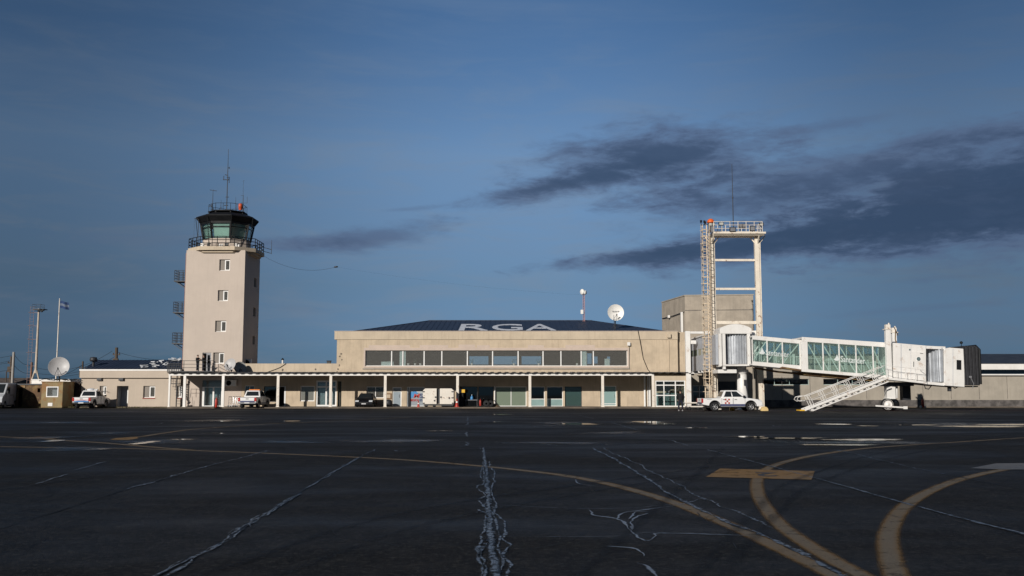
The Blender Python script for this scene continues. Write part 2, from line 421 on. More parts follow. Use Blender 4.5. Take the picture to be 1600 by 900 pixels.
def letters(mb, txt, o, ux, uy, nrm, bold=0.0, mi=0, th=0.006):
    """set txt in the parallelogram o, o+ux, o+uy, standing th proud along nrm, with thickness"""
    vs, fs = text_polys(txt, bold); o, ux, uy, nrm = V(o), V(ux), V(uy), V(nrm)
    front = [o + ux * a + uy * b + nrm * th for a, b in vs]
    back = [p - nrm * th * 0.9 for p in front]
    mb.add(front, fs, mi)
    # rim of every letter so that it is a plate, not a film
    from collections import Counter
    ed = Counter(); orient = {}
    for f in fs:
        for i in range(len(f)):
            e = (f[i], f[(i + 1) % len(f)]); k = tuple(sorted(e)); ed[k] += 1; orient[k] = e
    for k, c in ed.items():
        if c == 1:
            a, b = orient[k]
            mb.add([front[a], front[b], back[b], back[a]], [(3, 2, 1, 0)], mi)
    return mb

# ================================================================== GROUND
def struct(o): o['kind'] = 'structure'; return o
m, g = new_mat('damp_asphalt')
tc = g.n('ShaderNodeTexCoord').outputs['Object']
big = g.noise(g.mapv(tc, (0.05, 0.09, 1)), 1.0, 5, 0.6, 0.5)
mid = g.noise(tc, 0.7, 6, 0.65)
grit = g.noise(tc, 60, 3, 0.8)
peb = g.n('ShaderNodeTexVoronoi'); peb.inputs['Scale'].default_value = 95; g.put(peb.inputs['Vector'], tc)
c = g.mix(g.mapr(mid, 0.3, 0.7), (0.006, 0.006, 0.0062, 1), (0.0125, 0.012, 0.0118, 1))
c = g.mix(g.mapr(big, 0.35, 0.65), c, (0.010, 0.0105, 0.012, 1))
grit2 = g.noise(tc, 12, 6, 0.85)
patch = g.noise(g.mapv(tc, (1, 0.6, 1)), 2.6, 6, 0.75)
c = g.mix(g.mapr(patch, 0.42, 0.66, 0.0, 0.75), c, (0.026, 0.0255, 0.025, 1))
c = g.mix(g.mapr(grit2, 0.50, 0.62, 0, 0.85), c, (0.058, 0.055, 0.052, 1))
c = g.mix(g.mapr(grit, 0.48, 0.75, 0, 0.5), c, (0.055, 0.053, 0.05, 1))
c = g.mix(g.mapr(peb.outputs['Distance'], 0.0, 0.22, 0.6, 0.0), c, (0.085, 0.08, 0.075, 1))
spots = g.noise(tc, 1.9, 2, 0.5)
c = g.mix(g.mapr(spots, 0.74, 0.80, 0, 0.35), c, (0.12, 0.12, 0.13, 1))
b = g.n('ShaderNodeBsdfPrincipled')
g.put(b.inputs['Base Color'], c)
damp = g.noise(g.mapv(tc, (0.10, 0.22, 1), (31, 7, 0)), 1.0, 6, 0.62, 0.4)
g.put(b.inputs['Roughness'], g.m('SUBTRACT', g.mapr(damp, 0.36, 0.68, 0.78, 0.46), g.m('MULTIPLY', g.m('SUBTRACT', grit, 0.5), 0.3)))
b.inputs['Specular IOR Level'].default_value = 0.085
bn = g.n('ShaderNodeBump'); bn.inputs['Strength'].default_value = 0.7; bn.inputs['Distance'].default_value = 0.008
g.put(bn.inputs['Height'], g.m('ADD', grit, peb.outputs['Distance']))
bn2 = g.n('ShaderNodeBump'); bn2.inputs['Strength'].default_value = 0.8; bn2.inputs['Distance'].default_value = 0.03
g.put(bn2.inputs['Height'], g.m('ADD', grit2, g.m('MULTIPLY', patch, 1.5))); g.nt.links.new(bn.outputs[0], bn2.inputs['Normal']); g.nt.links.new(bn2.outputs[0], b.inputs['Normal'])
asphalt = finish(m, g, b.outputs[0])
gmb = MB()
xs = [-3000, -300, -90, -40, 0, 40, 90, 300, 3000]; ys = [-200, -30, 10, 40, 80, 105, 180, 500, 4500]
vs = [(x, y, 0) for y in ys for x in xs]; n = len(xs)
gmb.add(vs, [(j * n + i, j * n + i + 1, (j + 1) * n + i + 1, (j + 1) * n + i) for j in range(len(ys) - 1) for i in range(n - 1)])
struct(gmb.build('ground', asphalt))

def over(m, g, shader, alpha):
    """sheet that ends where it has worn away"""
    tr = g.n('ShaderNodeBsdfTransparent'); mx = g.n('ShaderNodeMixShader'); g.put(mx.inputs[0], alpha)
    g.nt.links.new(tr.outputs[0], mx.inputs[1]); g.nt.links.new(shader, mx.inputs[2]); return finish(m, g, mx.outputs[0])
def worn(name, col, col2, wear, scale, rough=0.7, spec=0.2, edge=None, soft=0.35, cover=1.0, patchy=0.0, fine=9.0):
    """road paint worn through to the asphalt; edge is the tone along its rims"""
    m, g = new_mat(name)
    tc = g.n('ShaderNodeTexCoord').outputs['Object']
    e = g.n('ShaderNodeAttribute'); e.attribute_name = 'edge'; e = g.m('ABSOLUTE', e.outputs['Fac'])
    n1 = g.noise(tc, scale, 7, 0.75, 0.3); n2 = g.noise(tc, 38, 3, 0.8); n3 = g.noise(tc, 0.35, 3, 0.5); n4 = g.noise(tc, fine, 5, 0.7)
    c = g.mix(g.mapr(n3, 0.35, 0.65), (*col, 1), (*col2, 1))
    if edge: c = g.mix(g.mapr(g.m('ADD', e, g.m('MULTIPLY', g.m('SUBTRACT', n4, 0.5), 0.5)), 0.25, 0.8), c, (*edge, 1))
    c = g.mix(g.mapr(n2, 0.45, 0.75, 0, 0.7), c, (0.02, 0.02, 0.02, 1))
    b = g.n('ShaderNodeBsdfPrincipled'); g.put(b.inputs['Base Color'], c); b.inputs['Roughness'].default_value = rough
    b.inputs['Specular IOR Level'].default_value = spec
    rim = g.mapr(g.m('ADD', e, g.m('MULTIPLY', g.m('SUBTRACT', n4, 0.5), 0.6)), 1.0 - soft, 1.0, 1.0, 0.0)
    hole = g.mapr(n1, wear, wear + 0.16, 1.0, 0.22)
    al = g.m('MULTIPLY', g.m('MULTIPLY', rim, hole), cover)
    if patchy: al = g.m('MULTIPLY', al, g.mapr(n4, 0.5 - patchy, 0.5 + 0.04, 0.0, 1.0))
    return over(m, g, b.outputs[0], al)
linepaint = worn('worn_yellow_line_paint', (0.185, 0.138, 0.085), (0.175, 0.148, 0.11), 0.52, 2.2, edge=(0.18, 0.105, 0.032), soft=0.5, cover=0.92)
boxpaint = worn('worn_amber_stand_paint', (0.25, 0.145, 0.048), (0.215, 0.15, 0.08), 0.52, 3.0, soft=0.1)
greypaint = worn('worn_pale_grey_paint', (0.17, 0.17, 0.175), (0.13, 0.135, 0.145), 0.55, 3.0, soft=0.1)
redpaint = worn('worn_red_line_paint', (0.085, 0.012, 0.010), (0.05, 0.014, 0.012), 0.50, 1.2, soft=0.5, cover=0.8)
whitepaint = worn('worn_white_line_paint', (0.16, 0.16, 0.16), (0.10, 0.10, 0.11), 0.46, 0.8)
sealant = worn('crack_sealant', (0.17, 0.205, 0.255), (0.12, 0.15, 0.195), 0.60, 5.0, 0.5, 0.4, soft=0.7, patchy=0.10, fine=11.0)
sealfine = worn('fine_crack_sealant', (0.20, 0.235, 0.285), (0.15, 0.18, 0.23), 0.66, 3.0, 0.5, 0.4, soft=0.8, fine=8.0)
sealdark = worn('dark_crack_sealant', (0.006, 0.006, 0.007), (0.008, 0.008, 0.009), 0.6, 5.0, 0.6, 0.2, soft=0.6)

def smooth_path(pts, step):
    """Catmull-Rom through ground points, resampled"""
    pts = [V(p) for p in pts]; out = []
    ext = [pts[0] * 2 - pts[1]] + pts + [pts[-1] * 2 - pts[-2]]
    for i in range(1, len(ext) - 2):
        p0, p1, p2, p3 = ext[i - 1:i + 3]
        k = max(2, int((p2 - p1).length / step))
        for j in range(k):
            t = j / k
            out.append(0.5 * ((2 * p1) + (p2 - p0) * t + (2 * p0 - 5 * p1 + 4 * p2 - p3) * t * t + (3 * p1 - p0 - 3 * p2 + p3) * t ** 3))
    out.append(pts[-1]); return out
def ribbon(mb, path, w, z, rag=0.0):
    L = []; Rr = []
    for i, p in enumerate(path):
        d = path[min(i + 1, len(path) - 1)] - path[max(i - 1, 0)]; d.z = 0
        d = d.normalized() if d.length > 1e-6 else V((1, 0, 0)); nrm = V((-d.y, d.x, 0))
        ww = (w[i] if isinstance(w, list) else w) / 2
        L.append((*(p + nrm * (ww + random.uniform(-rag, rag))).xy, z)); Rr.append((*(p - nrm * (ww + random.uniform(-rag, rag))).xy, z))
    n = len(path)
    mb.add(L + Rr, [(i + n, i + 1 + n, i + 1, i) for i in range(n - 1)]); mb.at += [-1.0] * n + [1.0] * n
def paint_line(px, w, mat, name='painted_line', rag=0.0, z=0.004):
    mb = MB(); ribbon(mb, smooth_path([G(*p) for p in px], 0.25), w, z, rag); return struct(mb.build(name, mat))
paint_line([(-60, 697), (0, 698), (90, 699.5), (200, 701), (300, 704), (430, 709), (585, 716), (670, 721.5), (757, 729), (820, 735.5), (880, 743), (940, 754), (1000, 769), (1060, 788), (1105, 806), (1150, 825), (1200, 848), (1250, 872), (1310, 902), (1400, 950)], 0.33, linepaint, 'taxi_line')
paint_line([(1700, 678), (1600, 684), (1500, 690.5), (1400, 697), (1340, 702), (1270, 712), (1220, 724), (1195, 735), (1184, 748), (1183, 765), (1192, 787), (1218, 819), (1268, 855), (1345, 900), (1430, 945)], 0.30, linepaint, 'taxi_line')
paint_line([(1640, 726), (1575, 733), (1520, 744), (1480, 756), (1440, 774), (1410, 795), (1391, 825), (1388, 855), (1400, 900), (1425, 950)], 0.31, linepaint, 'taxi_line')
paint_line([(175, 686.5), (215, 683), (255, 677), (300, 671), (360, 666.5), (430, 662), (520, 658), (640, 652)], 0.35, linepaint, 'taxi_line')
paint_line([(300, 703.5), (230, 698), (160, 692), (95, 688), (60, 685), (-40, 681)], 0.38, linepaint, 'taxi_line', z=0.0045)
def quadpatch(px, mat, name, z=0.006):
    mb = MB(); mb.add([G(x, y, z) for x, y in px], [tuple(range(len(px) - 1, -1, -1))]); return struct(mb.build(name, mat, fix=True))
quadpatch([(1125, 732), (1273, 736), (1268, 749.5), (1103, 745)], boxpaint, 'stand_marking', 0.009)
quadpatch([(1516, 731.5), (1556, 724), (1640, 723.5), (1640, 733.5), (1572, 733.5)], greypaint, 'arrow_marking', 0.008)
quadpatch([(172, 687), (180, 684.5), (214, 682.2), (216, 685), (200, 687.5)], boxpaint, 'stand_marking', 0.009)
quadpatch([(18, 685), (60, 682.3), (95, 683.5), (80, 686)], boxpaint, 'stand_marking', 0.009)
# the faint number on the stand box, read from the far side of the apron
nb = MB(); o_ = G(1214, 738.4, 0.012); ux = G(1180, 737.8, 0.012) - o_; uy = G(1215, 744.5, 0.012) - o_
letters(nb, '2', o_, ux, uy, (0, 0, 1), bold=0.02, th=0.001); struct(nb.build('stand_number', pbr('faded_black_paint', (0.035, 0.035, 0.04), 0.8, var=0.3)))
paint_line([(1040, 641.6), (1120, 642.3), (1300, 642.3), (1500, 641.6), (1700, 641)], 1.5, redpaint, 'painted_line', 0.05)
paint_line([(-40, 645), (250, 644.3), (560, 644.5), (900, 644), (1066, 643.2)], 0.22, whitepaint, 'painted_line', 0.03)
paint_line([(300, 654), (600, 651.5), (860, 648), (1060, 645.5)], 0.2, whitepaint, 'painted_line', 0.03)
# cracks filled with pale sealant, each wandering in its own way
def crack(px, w, jit, gaps=0.15, mat=None, step=0.12, z=0.012, seed=0, name='sealed_crack', wav=1.0):
    if mat is None: w *= 2.1; mat = sealant
    rnd = random.Random(seed); path = smooth_path([G(*p) for p in px], step)
    pts = []; wid = []
    for i, p in enumerate(path):
        d = path[min(i + 1, len(path) - 1)] - path[max(i - 1, 0)]; d.z = 0; d.normalize(); nrm = V((-d.y, d.x, 0))
        o = mnoise.noise(V((i * step * 1.3 * wav, seed * 3.1, 0))) * jit + mnoise.noise(V((i * step * 5 * wav, seed * 1.7, 4))) * jit * 0.45
        pts.append(p + nrm * o); wid.append(w * max(0.15, 0.75 + 1.1 * mnoise.noise(V((i * step * 2.3, seed * 2.2, 9)))) * rnd.uniform(0.6, 1.3))
    mb = MB(); i = 0; n = len(pts)
    while i < n - 2:
        ln = rnd.randint(6, 40); j = min(n - 1, i + ln)
        if rnd.random() > gaps:
            seg = wid[i:j + 1]; seg[0] *= 0.3; seg[-1] *= 0.3
            ribbon(mb, pts[i:j + 1], seg, z, w * 0.12)
        i = j
    if not mb.v: return
    return struct(mb.build(name, mat))
A_ = [(225, 912), (250, 898), (320, 862), (355, 843), (367, 833), (430, 795), (500, 750), (550, 722), (585, 703)]
crack(A_, 0.028, 0.06, 0.08, seed=1); crack([(x + 6 * (y - 690) / 200, y) for x, y in A_], 0.022, 0.09, 0.2, seed=2, z=0.013); crack([(x - 7 * (y - 690) / 200, y) for x, y in A_], 0.016, 0.10, 0.4, seed=27, z=0.014); crack(A_, 0.09, 0.03, 0.0, sealdark, seed=3, z=0.008)
C_ = [(925, 700), (960, 718), (1010, 748), (1050, 775), (1100, 800), (1150, 822), (1210, 845), (1280, 880), (1340, 912)]
crack(C_, 0.05, 0.05, 0.05, seed=4); crack([(940, 700), (985, 720), (1040, 748), (1085, 772), (1130, 793), (1165, 808), (1207, 826)], 0.03, 0.09, 0.3, seed=5)
crack(C_, 0.10, 0.03, 0.0, sealdark, seed=6, z=0.008)
D_ = [(-30, 835), (70, 805), (200, 765), (280, 742), (340, 725), (420, 705)]
crack(D_, 0.05, 0.05, 0.0, sealdark, seed=7, z=0.008); crack(D_[2:], 0.04, 0.06, 0.2, seed=8); crack([(265, 746), (340, 724), (420, 704)], 0.03, 0.06, 0.5, seed=9, z=0.013)
E_ = [(1105, 703), (1200, 728), (1290, 752), (1400, 783), (1500, 810), (1650, 848)]
crack(E_, 0.045, 0.04, 0.2, seed=10); crack(E_, 0.10, 0.03, 0.0, sealdark, seed=11, z=0.008)
F_ = [(1310, 704), (1400, 725), (1450, 736), (1650, 775)]
crack(F_, 0.035, 0.05, 0.5, seed=12); crack(F_, 0.07, 0.03, 0.1, sealdark, seed=13, z=0.008)
crack([(730, 697), (729.5, 680), (730, 665), (731, 650)], 0.07, 0.10, 0.25, seed=14)
crack([(1075, 697), (1020, 680), (960, 662), (900, 648)], 0.06, 0.08, 0.5, seed=15)
B_ = [(755, 700), (759, 730), (762, 762), (764, 800), (768, 850), (776, 900), (784, 950)]
crack(B_, 0.055, 0.03, 0.0, seed=16); crack(B_, 0.035, 0.05, 0.1, seed=17, z=0.013); crack(B_, 0.10, 0.05, 0.0, sealdark, seed=18, z=0.008)
crack([(755, 730), (756, 755), (746, 760), (757, 775), (748, 782), (760, 800), (751, 845), (747, 862), (757, 880), (752, 910), (750, 950)], 0.030, 0.05, 0.05, seed=19)
crack([(763, 710), (766, 730), (773, 740), (768, 770), (776, 790), (772, 800), (786, 815), (791, 832), (786, 845), (797, 852), (788, 868), (797, 885), (790, 905), (788, 950)], 0.030, 0.04, 0.05, seed=20)
crack([(768, 800), (775, 815), (778, 832), (782, 845), (778, 862), (787, 880), (785, 892)], 0.025, 0.04, 0.1, seed=21)
crack([(748, 862), (760, 850), (748, 875), (758, 890), (757, 915)], 0.02, 0.03, 0.1, seed=22)
crack([(806, 882), (803, 900), (800, 940)], 0.025, 0.02, 0.1, seed=23); crack([(750, 700), (756, 716), (751, 742), (760, 752)], 0.03, 0.05, 0.1, seed=24)
crack([(758, 775), (768, 783), (756, 790), (772, 795), (745, 797), (763, 803)], 0.03, 0.04, 0.0, seed=25)
for k, pp in enumerate([[(780, 790), (840, 793), (910, 796), (990, 794), (1062, 788)], [(790, 839), (880, 840), (960, 839), (1000, 834), (1030, 833)],
          [(920, 797), (930, 806), (970, 813), (983, 828), (990, 836), (1000, 844), (1012, 846), (1024, 838), (1030, 834), (1170, 838)],
          [(965, 812), (972, 803), (1010, 797), (1056, 791)], [(980, 812), (995, 801), (1015, 801)], [(990, 829), (992, 812), (1012, 803)],
          [(945, 855), (985, 858), (1006, 866), (1010, 871)], [(998, 881), (1012, 885), (1024, 898), (1030, 912)], [(1058, 790), (1085, 783), (1100, 779)], [(900, 750), (906, 757), (930, 760)],
          [(118, 735), (150, 726), (165, 722)], [(55, 757), (110, 741), (150, 737)]]):
    crack(pp, 0.022 if k in (0, 1) else 0.055, 0.05, 0.05 if k < 9 else 0.3, sealfine, seed=30 + k, step=0.08)
rnd = random.Random(77)
for k in range(22):                                  # hairline cracks wandering off the sealed ones
    x, y = rnd.uniform(-50, 1600), rnd.choice([rnd.uniform(715, 790), rnd.uniform(760, 890)]); p = [(x, y)]; a = rnd.choice([0, pi]) + rnd.uniform(-0.5, 0.5)
    for q in range(rnd.randint(3, 7)): a += rnd.uniform(-0.6, 0.6); x += cos(a) * rnd.uniform(18, 45); y = min(905, max(705, y + sin(a) * rnd.uniform(4, 14))); p.append((x, y))
    crack(p, rnd.uniform(0.012, 0.028), 0.06, 0.12, sealdark, seed=200 + k, step=0.08, z=0.0095)
rubber_mark = worn('tyre_rubber_mark', (0.006, 0.006, 0.006), (0.009, 0.009, 0.009), 0.52, 1.5, 0.6, 0.15, soft=0.9, cover=0.26)
for k, pp in enumerate([[(1080, 905), (1180, 800), (1250, 748), (1420, 700), (1640, 672)], [(1120, 905), (1215, 805), (1285, 752), (1450, 704), (1650, 676)], [(300, 905), (640, 800), (1000, 745), (1300, 705)], [(420, 905), (700, 812), (1030, 752), (1330, 709)],
                       [(900, 905), (1020, 800), (1090, 740), (1130, 700)], [(-20, 770), (300, 728), (700, 705), (1100, 690)]]):
    mb = MB(); ribbon(mb, smooth_path([G(*q) for q in pp], 0.3), 0.24, 0.0125 + 0.0004 * k, 0.0); struct(mb.build('tyre_mark', rubber_mark))
for k in range(26):
    x, y = random.uniform(80, 1500), random.uniform(656, 705)
    crack([(x, y), (x + random.uniform(4, 16), y + random.uniform(-2, 2)), (x + random.uniform(16, 28), y + random.uniform(-2.5, 2.5))], 0.05, 0.10, 0.2, seed=60 + k)

# standing water: thin real sheets that mirror the building and the sky, ending in ragged shallow rims
def pool(name, rough, spec, amount, cover, soft=0.18):
    m, g = new_mat(name)
    tc = g.n('ShaderNodeTexCoord').outputs['Object']
    b = g.n('ShaderNodeBsdfPrincipled'); b.inputs['Base Color'].default_value = (0.010, 0.011, 0.013, 1); b.inputs['IOR'].default_value = 1.33
    b.inputs['Roughness'].default_value = rough; b.inputs['Specular IOR Level'].default_value = spec
    bn = g.n('ShaderNodeBump'); bn.inputs['Strength'].default_value = 0.10; bn.inputs['Distance'].default_value = 0.02
    g.put(bn.inputs['Height'], g.noise(tc, 3.0, 3, 0.5)); g.nt.links.new(bn.outputs[0], b.inputs['Normal'])
    e = g.n('ShaderNodeAttribute'); e.attribute_name = 'edge'
    n1 = g.noise(g.mapv(tc, (0.35, 0.8, 1)), 1.0, 7, 0.68, 0.4)
    al = g.mapr(g.m('SUBTRACT', g.m('MULTIPLY', n1, 2.0), g.m('MULTIPLY', e.outputs['Fac'], 0.9)), amount, amount + soft, 0.0, cover)
    return over(m, g, b.outputs[0], al)
water = pool('standing_water', 0.05, 0.5, 0.42, 1.0)
wetfilm = pool('wet_film', 0.25, 0.35, 0.36, 0.62, 0.75)
def puddle(x0, x1, y0, y1, mat=None, seed=0, name='puddle', z=0.018, rag=0.35):
    """an irregular pool covering that stretch of apron"""
    a, b = G(x0, (y0 + y1) / 2), G(x1, (y0 + y1) / 2); n_, f_ = G(800, y1).y, G(800, y0).y
    cx, cy, rx, ry = (a.x + b.x) / 2, (n_ + f_) / 2, (b.x - a.x) / 2 * 1.15, (f_ - n_) / 2 * 1.3
    N = 40; vs = [(cx, cy, z)]; at = [0.0]
    for j in (0.5, 1.0):
        for k in range(N):
            t = 2 * pi * k / N; q = j * (1 + rag * mnoise.noise(V((cos(t) * 2.2, sin(t) * 2.2, seed * 3.7))))
            vs.append((cx + rx * cos(t) * q, cy + ry * sin(t) * q, z)); at.append(j)
    mb = MB(); mb.add(vs, [(0, 1 + k, 1 + (k + 1) % N) for k in range(N)] + [(1 + k, 1 + N + k, 1 + N + (k + 1) % N, 1 + (k + 1) % N) for k in range(N)]); mb.at = at
    return struct(mb.build(name, mat or water))
for k, a in enumerate([(1112, 1215, 681.5, 684.5), (1150, 1310, 683.5, 687), (1270, 1420, 686, 689.5), (1230, 1400, 694.5, 696.8), (1400, 1490, 663.8, 665.2), (1430, 1640, 665.2, 669), (1500, 1660, 662.5, 665),
                       (1270, 1335, 662.2, 664), (1340, 1375, 665.6, 666.5), (1062, 1112, 668.5, 669.8), (862, 940, 661, 664.5), (985, 1040, 658, 661), (1000, 1060, 662, 663.5), (735, 790, 659.2, 660.4),
                       (330, 372, 658, 659), (440, 475, 657.8, 658.8), (250, 325, 686.4, 688), (305, 365, 677, 678.2), (205, 245, 689, 696), (60, 105, 688, 691), (120, 205, 701.5, 703.5), (640, 720, 673.5, 674.2), (760, 800, 647.5, 648.1)]):
    puddle(*a, seed=k)
for k, a in enumerate([(1150, 1520, 688, 697), (1380, 1700, 660, 668), (820, 960, 657, 668), (960, 1080, 657, 664), (0, 130, 680, 690), (130, 330, 686, 697), (0, 230, 698, 706), (110, 220, 675, 680), (360, 520, 688, 694), (500, 740, 686, 692), (740, 1000, 690, 695), (250, 420, 655, 660), (880, 1040, 674, 680), (0, 200, 659, 662)]):
    puddle(*a, mat=wetfilm, seed=40 + k, name='wet_patch', z=0.015, rag=0.55)

# pavement along the building, a real step up from the apron
pave = pbr('pavement_concrete', (0.13, 0.105, 0.082), 0.9, var=0.3, scale=1.0, bump=0.6, stain=0.7, stain_col=(0.07, 0.06, 0.05), stain_scale=0.8)
mb = MB(); mb.box(PX(262, 98.6), PX(1077, 98.6), 98.6, 106, -0.2, 0.12); struct(mb.build('pavement', pave, bevel=0.02))
mb = MB(); mb.box(PX(-60, 104), PX(262, 98.6) - 0.01, 101.6, 106, -0.2, 0.10); struct(mb.build('pavement', pave, bevel=0.02))
mb = MB(); mb.box(PX(1077, 98.6) + 0.01, PX(1720, 104), 103.8, 109, -0.2, 0.10); struct(mb.build('pavement', pave, bevel=0.02))
# rank grass and leaf litter in the gutter on the left
grassm = pbr('dry_grass', (0.085, 0.075, 0.032), 0.9, var=0.5, scale=4)
mb = MB(); rnd = random.Random(5)
for k in range(2600):
    px = rnd.choice([rnd.uniform(-30, 262), rnd.uniform(40, 120), rnd.uniform(0, 45)]); Y = 101.35 + rnd.gauss(0, 0.22); x = PX(px, Y); h = rnd.uniform(0.04, 0.22)
    a = rnd.uniform(0, 2 * pi); dx, dy = cos(a) * 0.03, sin(a) * 0.03; lx, ly = rnd.uniform(-0.1, 0.1), rnd.uniform(-0.1, 0.1)
    mb.add([(x - dx, Y - dy, 0), (x + dx, Y + dy, 0), (x + lx, Y + ly, h)], [(0, 1, 2)])
o = mb.build('grass', grassm); o['kind'] = 'stuff'; tag(o, 'rank dry grass along the foot of the buildings on the left', 'grass')

# ================================================================== BUILDINGS
YW = 104.0                                     # plane of the long facade
def pxop(xa, xb, ya, yb, Y=YW, zmin=None):
    za, zb = PZ(yb, Y), PZ(ya, Y)
    return (PX(xa, Y), PX(xb, Y), max(za, zmin) if zmin is not None else za, zb)
def window(parent, op, Y, cols=(), rows=(), depth=0.14, fw=0.06, fm=whiteframe, gm=g_clear, name='window', px=True, label=None, sill=None, colw=None):
    """frame with bars (part) and its glass (sub-part) set back in an opening; cols / rows are photo pixels of the bars"""
    xa, xb, za, zb = op; f = MB(); y0 = Y + depth; y1 = y0 + 0.06
    f.box(xa, xb, y0, y1, zb - fw, zb); f.box(xa, xb, y0, y1, za, za + fw)
    f.box(xa, xa + fw, y0, y1, za + fw, zb - fw); f.box(xb - fw, xb, y0, y1, za + fw, zb - fw)
    for c in cols:
        x = PX(c, Y) if px else c; h = (colw or fw) / 2
        f.box(x - h, x + h, y0 - 0.004, y1 + 0.004, za + fw, zb - fw)
    for r in rows:
        z = PZ(r, Y) if px else r
        f.box(xa + fw, xb - fw, y0 + 0.006, y1 - 0.006, z - fw / 2, z + fw / 2)
    o = f.build(name, fm, parent, label=label)
    p = MB(); p.box(xa + fw * 0.6, xb - fw * 0.6, y0 + 0.024, y0 + 0.036, za + fw * 0.6, zb - fw * 0.6); p.build('pane', gm, o)
    if sill:
        s_ = MB(); s_.box(xa - 0.06, xb + 0.06, Y - 0.08, Y + depth, za - 0.09, za - 0.005); s_.build('sill', sill, o)
    return o
def two_leaf(parent, op, Y, sill=None, depth=0.16, label=None):
    """sliding window of the tower and annex: shuttered leaf on the left, white framed glass leaf on the right"""
    xa, xb, za, zb = op; xm = xa + (xb - xa) * 0.5; fw = 0.07
    f = MB(); y0 = Y + depth
    f.box(xa, xb, y0, y0 + 0.08, zb - 0.05, zb); f.box(xa, xb, y0, y0 + 0.08, za, za + 0.05)
    f.box(xa, xa + 0.05, y0, y0 + 0.08, za + 0.05, zb - 0.05)
    f.box(xm, xm + 0.10, y0 - 0.02, y0 + 0.06, za + 0.05, zb - 0.05); f.box(xb - 0.09, xb, y0 - 0.02, y0 + 0.06, za + 0.05, zb - 0.05)
    f.box(xm + 0.10, xb - 0.09, y0 - 0.02, y0 + 0.06, zb - 0.14, zb - 0.05); f.box(xm + 0.10, xb - 0.09, y0 - 0.02, y0 + 0.06, za + 0.05, za + 0.12)
    o = f.build('window', whiteframe, parent, label=label)
    s_ = MB(); s_.box(xa + 0.05, xm, y0 + 0.02, y0 + 0.05, za + 0.05, zb - 0.05); s_.build('shutter', shutter, o)
    p = MB(); p.box(xm + 0.09, xb - 0.08, y0 + 0.015, y0 + 0.027, za + 0.1, zb - 0.1); p.build('pane', g_upper, o)
    if sill: q = MB(); q.box(xa - 0.03, xb + 0.03, Y - 0.05, Y + depth, za - 0.10, za - 0.004); q.build('sill', sill, o)
    return o

# ------------------------------------------------------------------ control tower
TXL, TXR = P(285, 583, YW).x, P(378.5, 565, YW).x
TZ = PZ(391, YW); TD = 6.2; TCX, TCY = (TXL + TXR) / 2 + 0.25, YW + TD / 2
tw = thing('control_tower', 'tall pale control tower with green glazed cab and balcony ring at its top', 'control tower', (TCX, TCY, 0))
ops = [pxop(335.7, 351.8, 453.4, 470.3), pxop(333, 350.2, 501, 518.5), pxop(331.5, 348.5, 550.8, 568.3), pxop(336.6, 353.4, 405.3, 422.8)]
dop = pxop(314.5, 328.5, 551, 583.0); lobby = pxop(315.5, 350, 594, 636.5, zmin=0.12)
mb = MB(); mb.wall(TXL, TXR, 0, TZ, YW, 0.3, ops + [dop, lobby])
mb.box(TXL, TXL + 0.3, YW + 0.3, YW + TD, 0, TZ)
mb.box(TXL + 0.3, TXR - 0.3, YW + TD - 0.3, YW + TD, 0, TZ)
# right side wall with its row of slit windows
slits = [(PZ(448, 108), PZ(434, 108)), (PZ(494, 108), PZ(480, 108)), (PZ(538, 108), PZ(525, 108))]
zz = [0]
for a, b_ in sorted(slits): zz += [a, b_]
zz.append(TZ)
ys0, ys1 = YW + 3.9, YW + 4.9
mb.box(TXR - 0.3, TXR, YW + 0.3, ys0, 0, TZ); mb.box(TXR - 0.3, TXR, ys1, YW + TD, 0, TZ)
for k in range(0, len(zz), 2): mb.box(TXR - 0.3, TXR, ys0, ys1, zz[k], zz[k + 1])
mb.box(TXL + 0.3, TXR - 0.3, YW + 0.3, YW + TD - 0.3, TZ - 0.3, TZ - 0.01)
for z in (3.5, 7, 10.5): mb.box(TXL + 0.3, TXR - 0.3, YW + 0.3, YW + TD - 0.3, z, z + 0.2)
mb.build('shaft', towerm, tw)
for o_ in ops: two_leaf(tw, o_, YW)
for a, b_ in slits:
    f = MB(); f.box(TXR - 0.22, TXR - 0.16, ys0, ys1, a, b_); f.build('window', g_dark, tw, label='narrow dark side window')
# balcony door standing ajar with a dark opening beside it
xa, xb, za, zb = dop; xm = xa + (xb - xa) * 0.42
f = MB(); f.box(xa, xa + 0.05, YW + 0.1, YW + 0.2, za, zb); f.box(xb - 0.05, xb, YW + 0.1, YW + 0.2, za, zb); f.box(xa + 0.05, xb - 0.05, YW + 0.1, YW + 0.2, zb - 0.06, zb)
dr = f.build('door', whiteframe, tw, label='grey balcony door standing ajar')
f = MB(); f.wall(xm, xb - 0.05, za + 0.02, zb - 0.06, YW + 0.1, 0.05, [(xm + 0.12, xb - 0.16, za + 1.05, zb - 0.25)]); f.build('leaf', doorgrey, dr)
f = MB(); f.box(xm + 0.11, xb - 0.15, YW + 0.12, YW + 0.13, za + 1.04, zb - 0.24); f.build('pane', g_dark, dr)
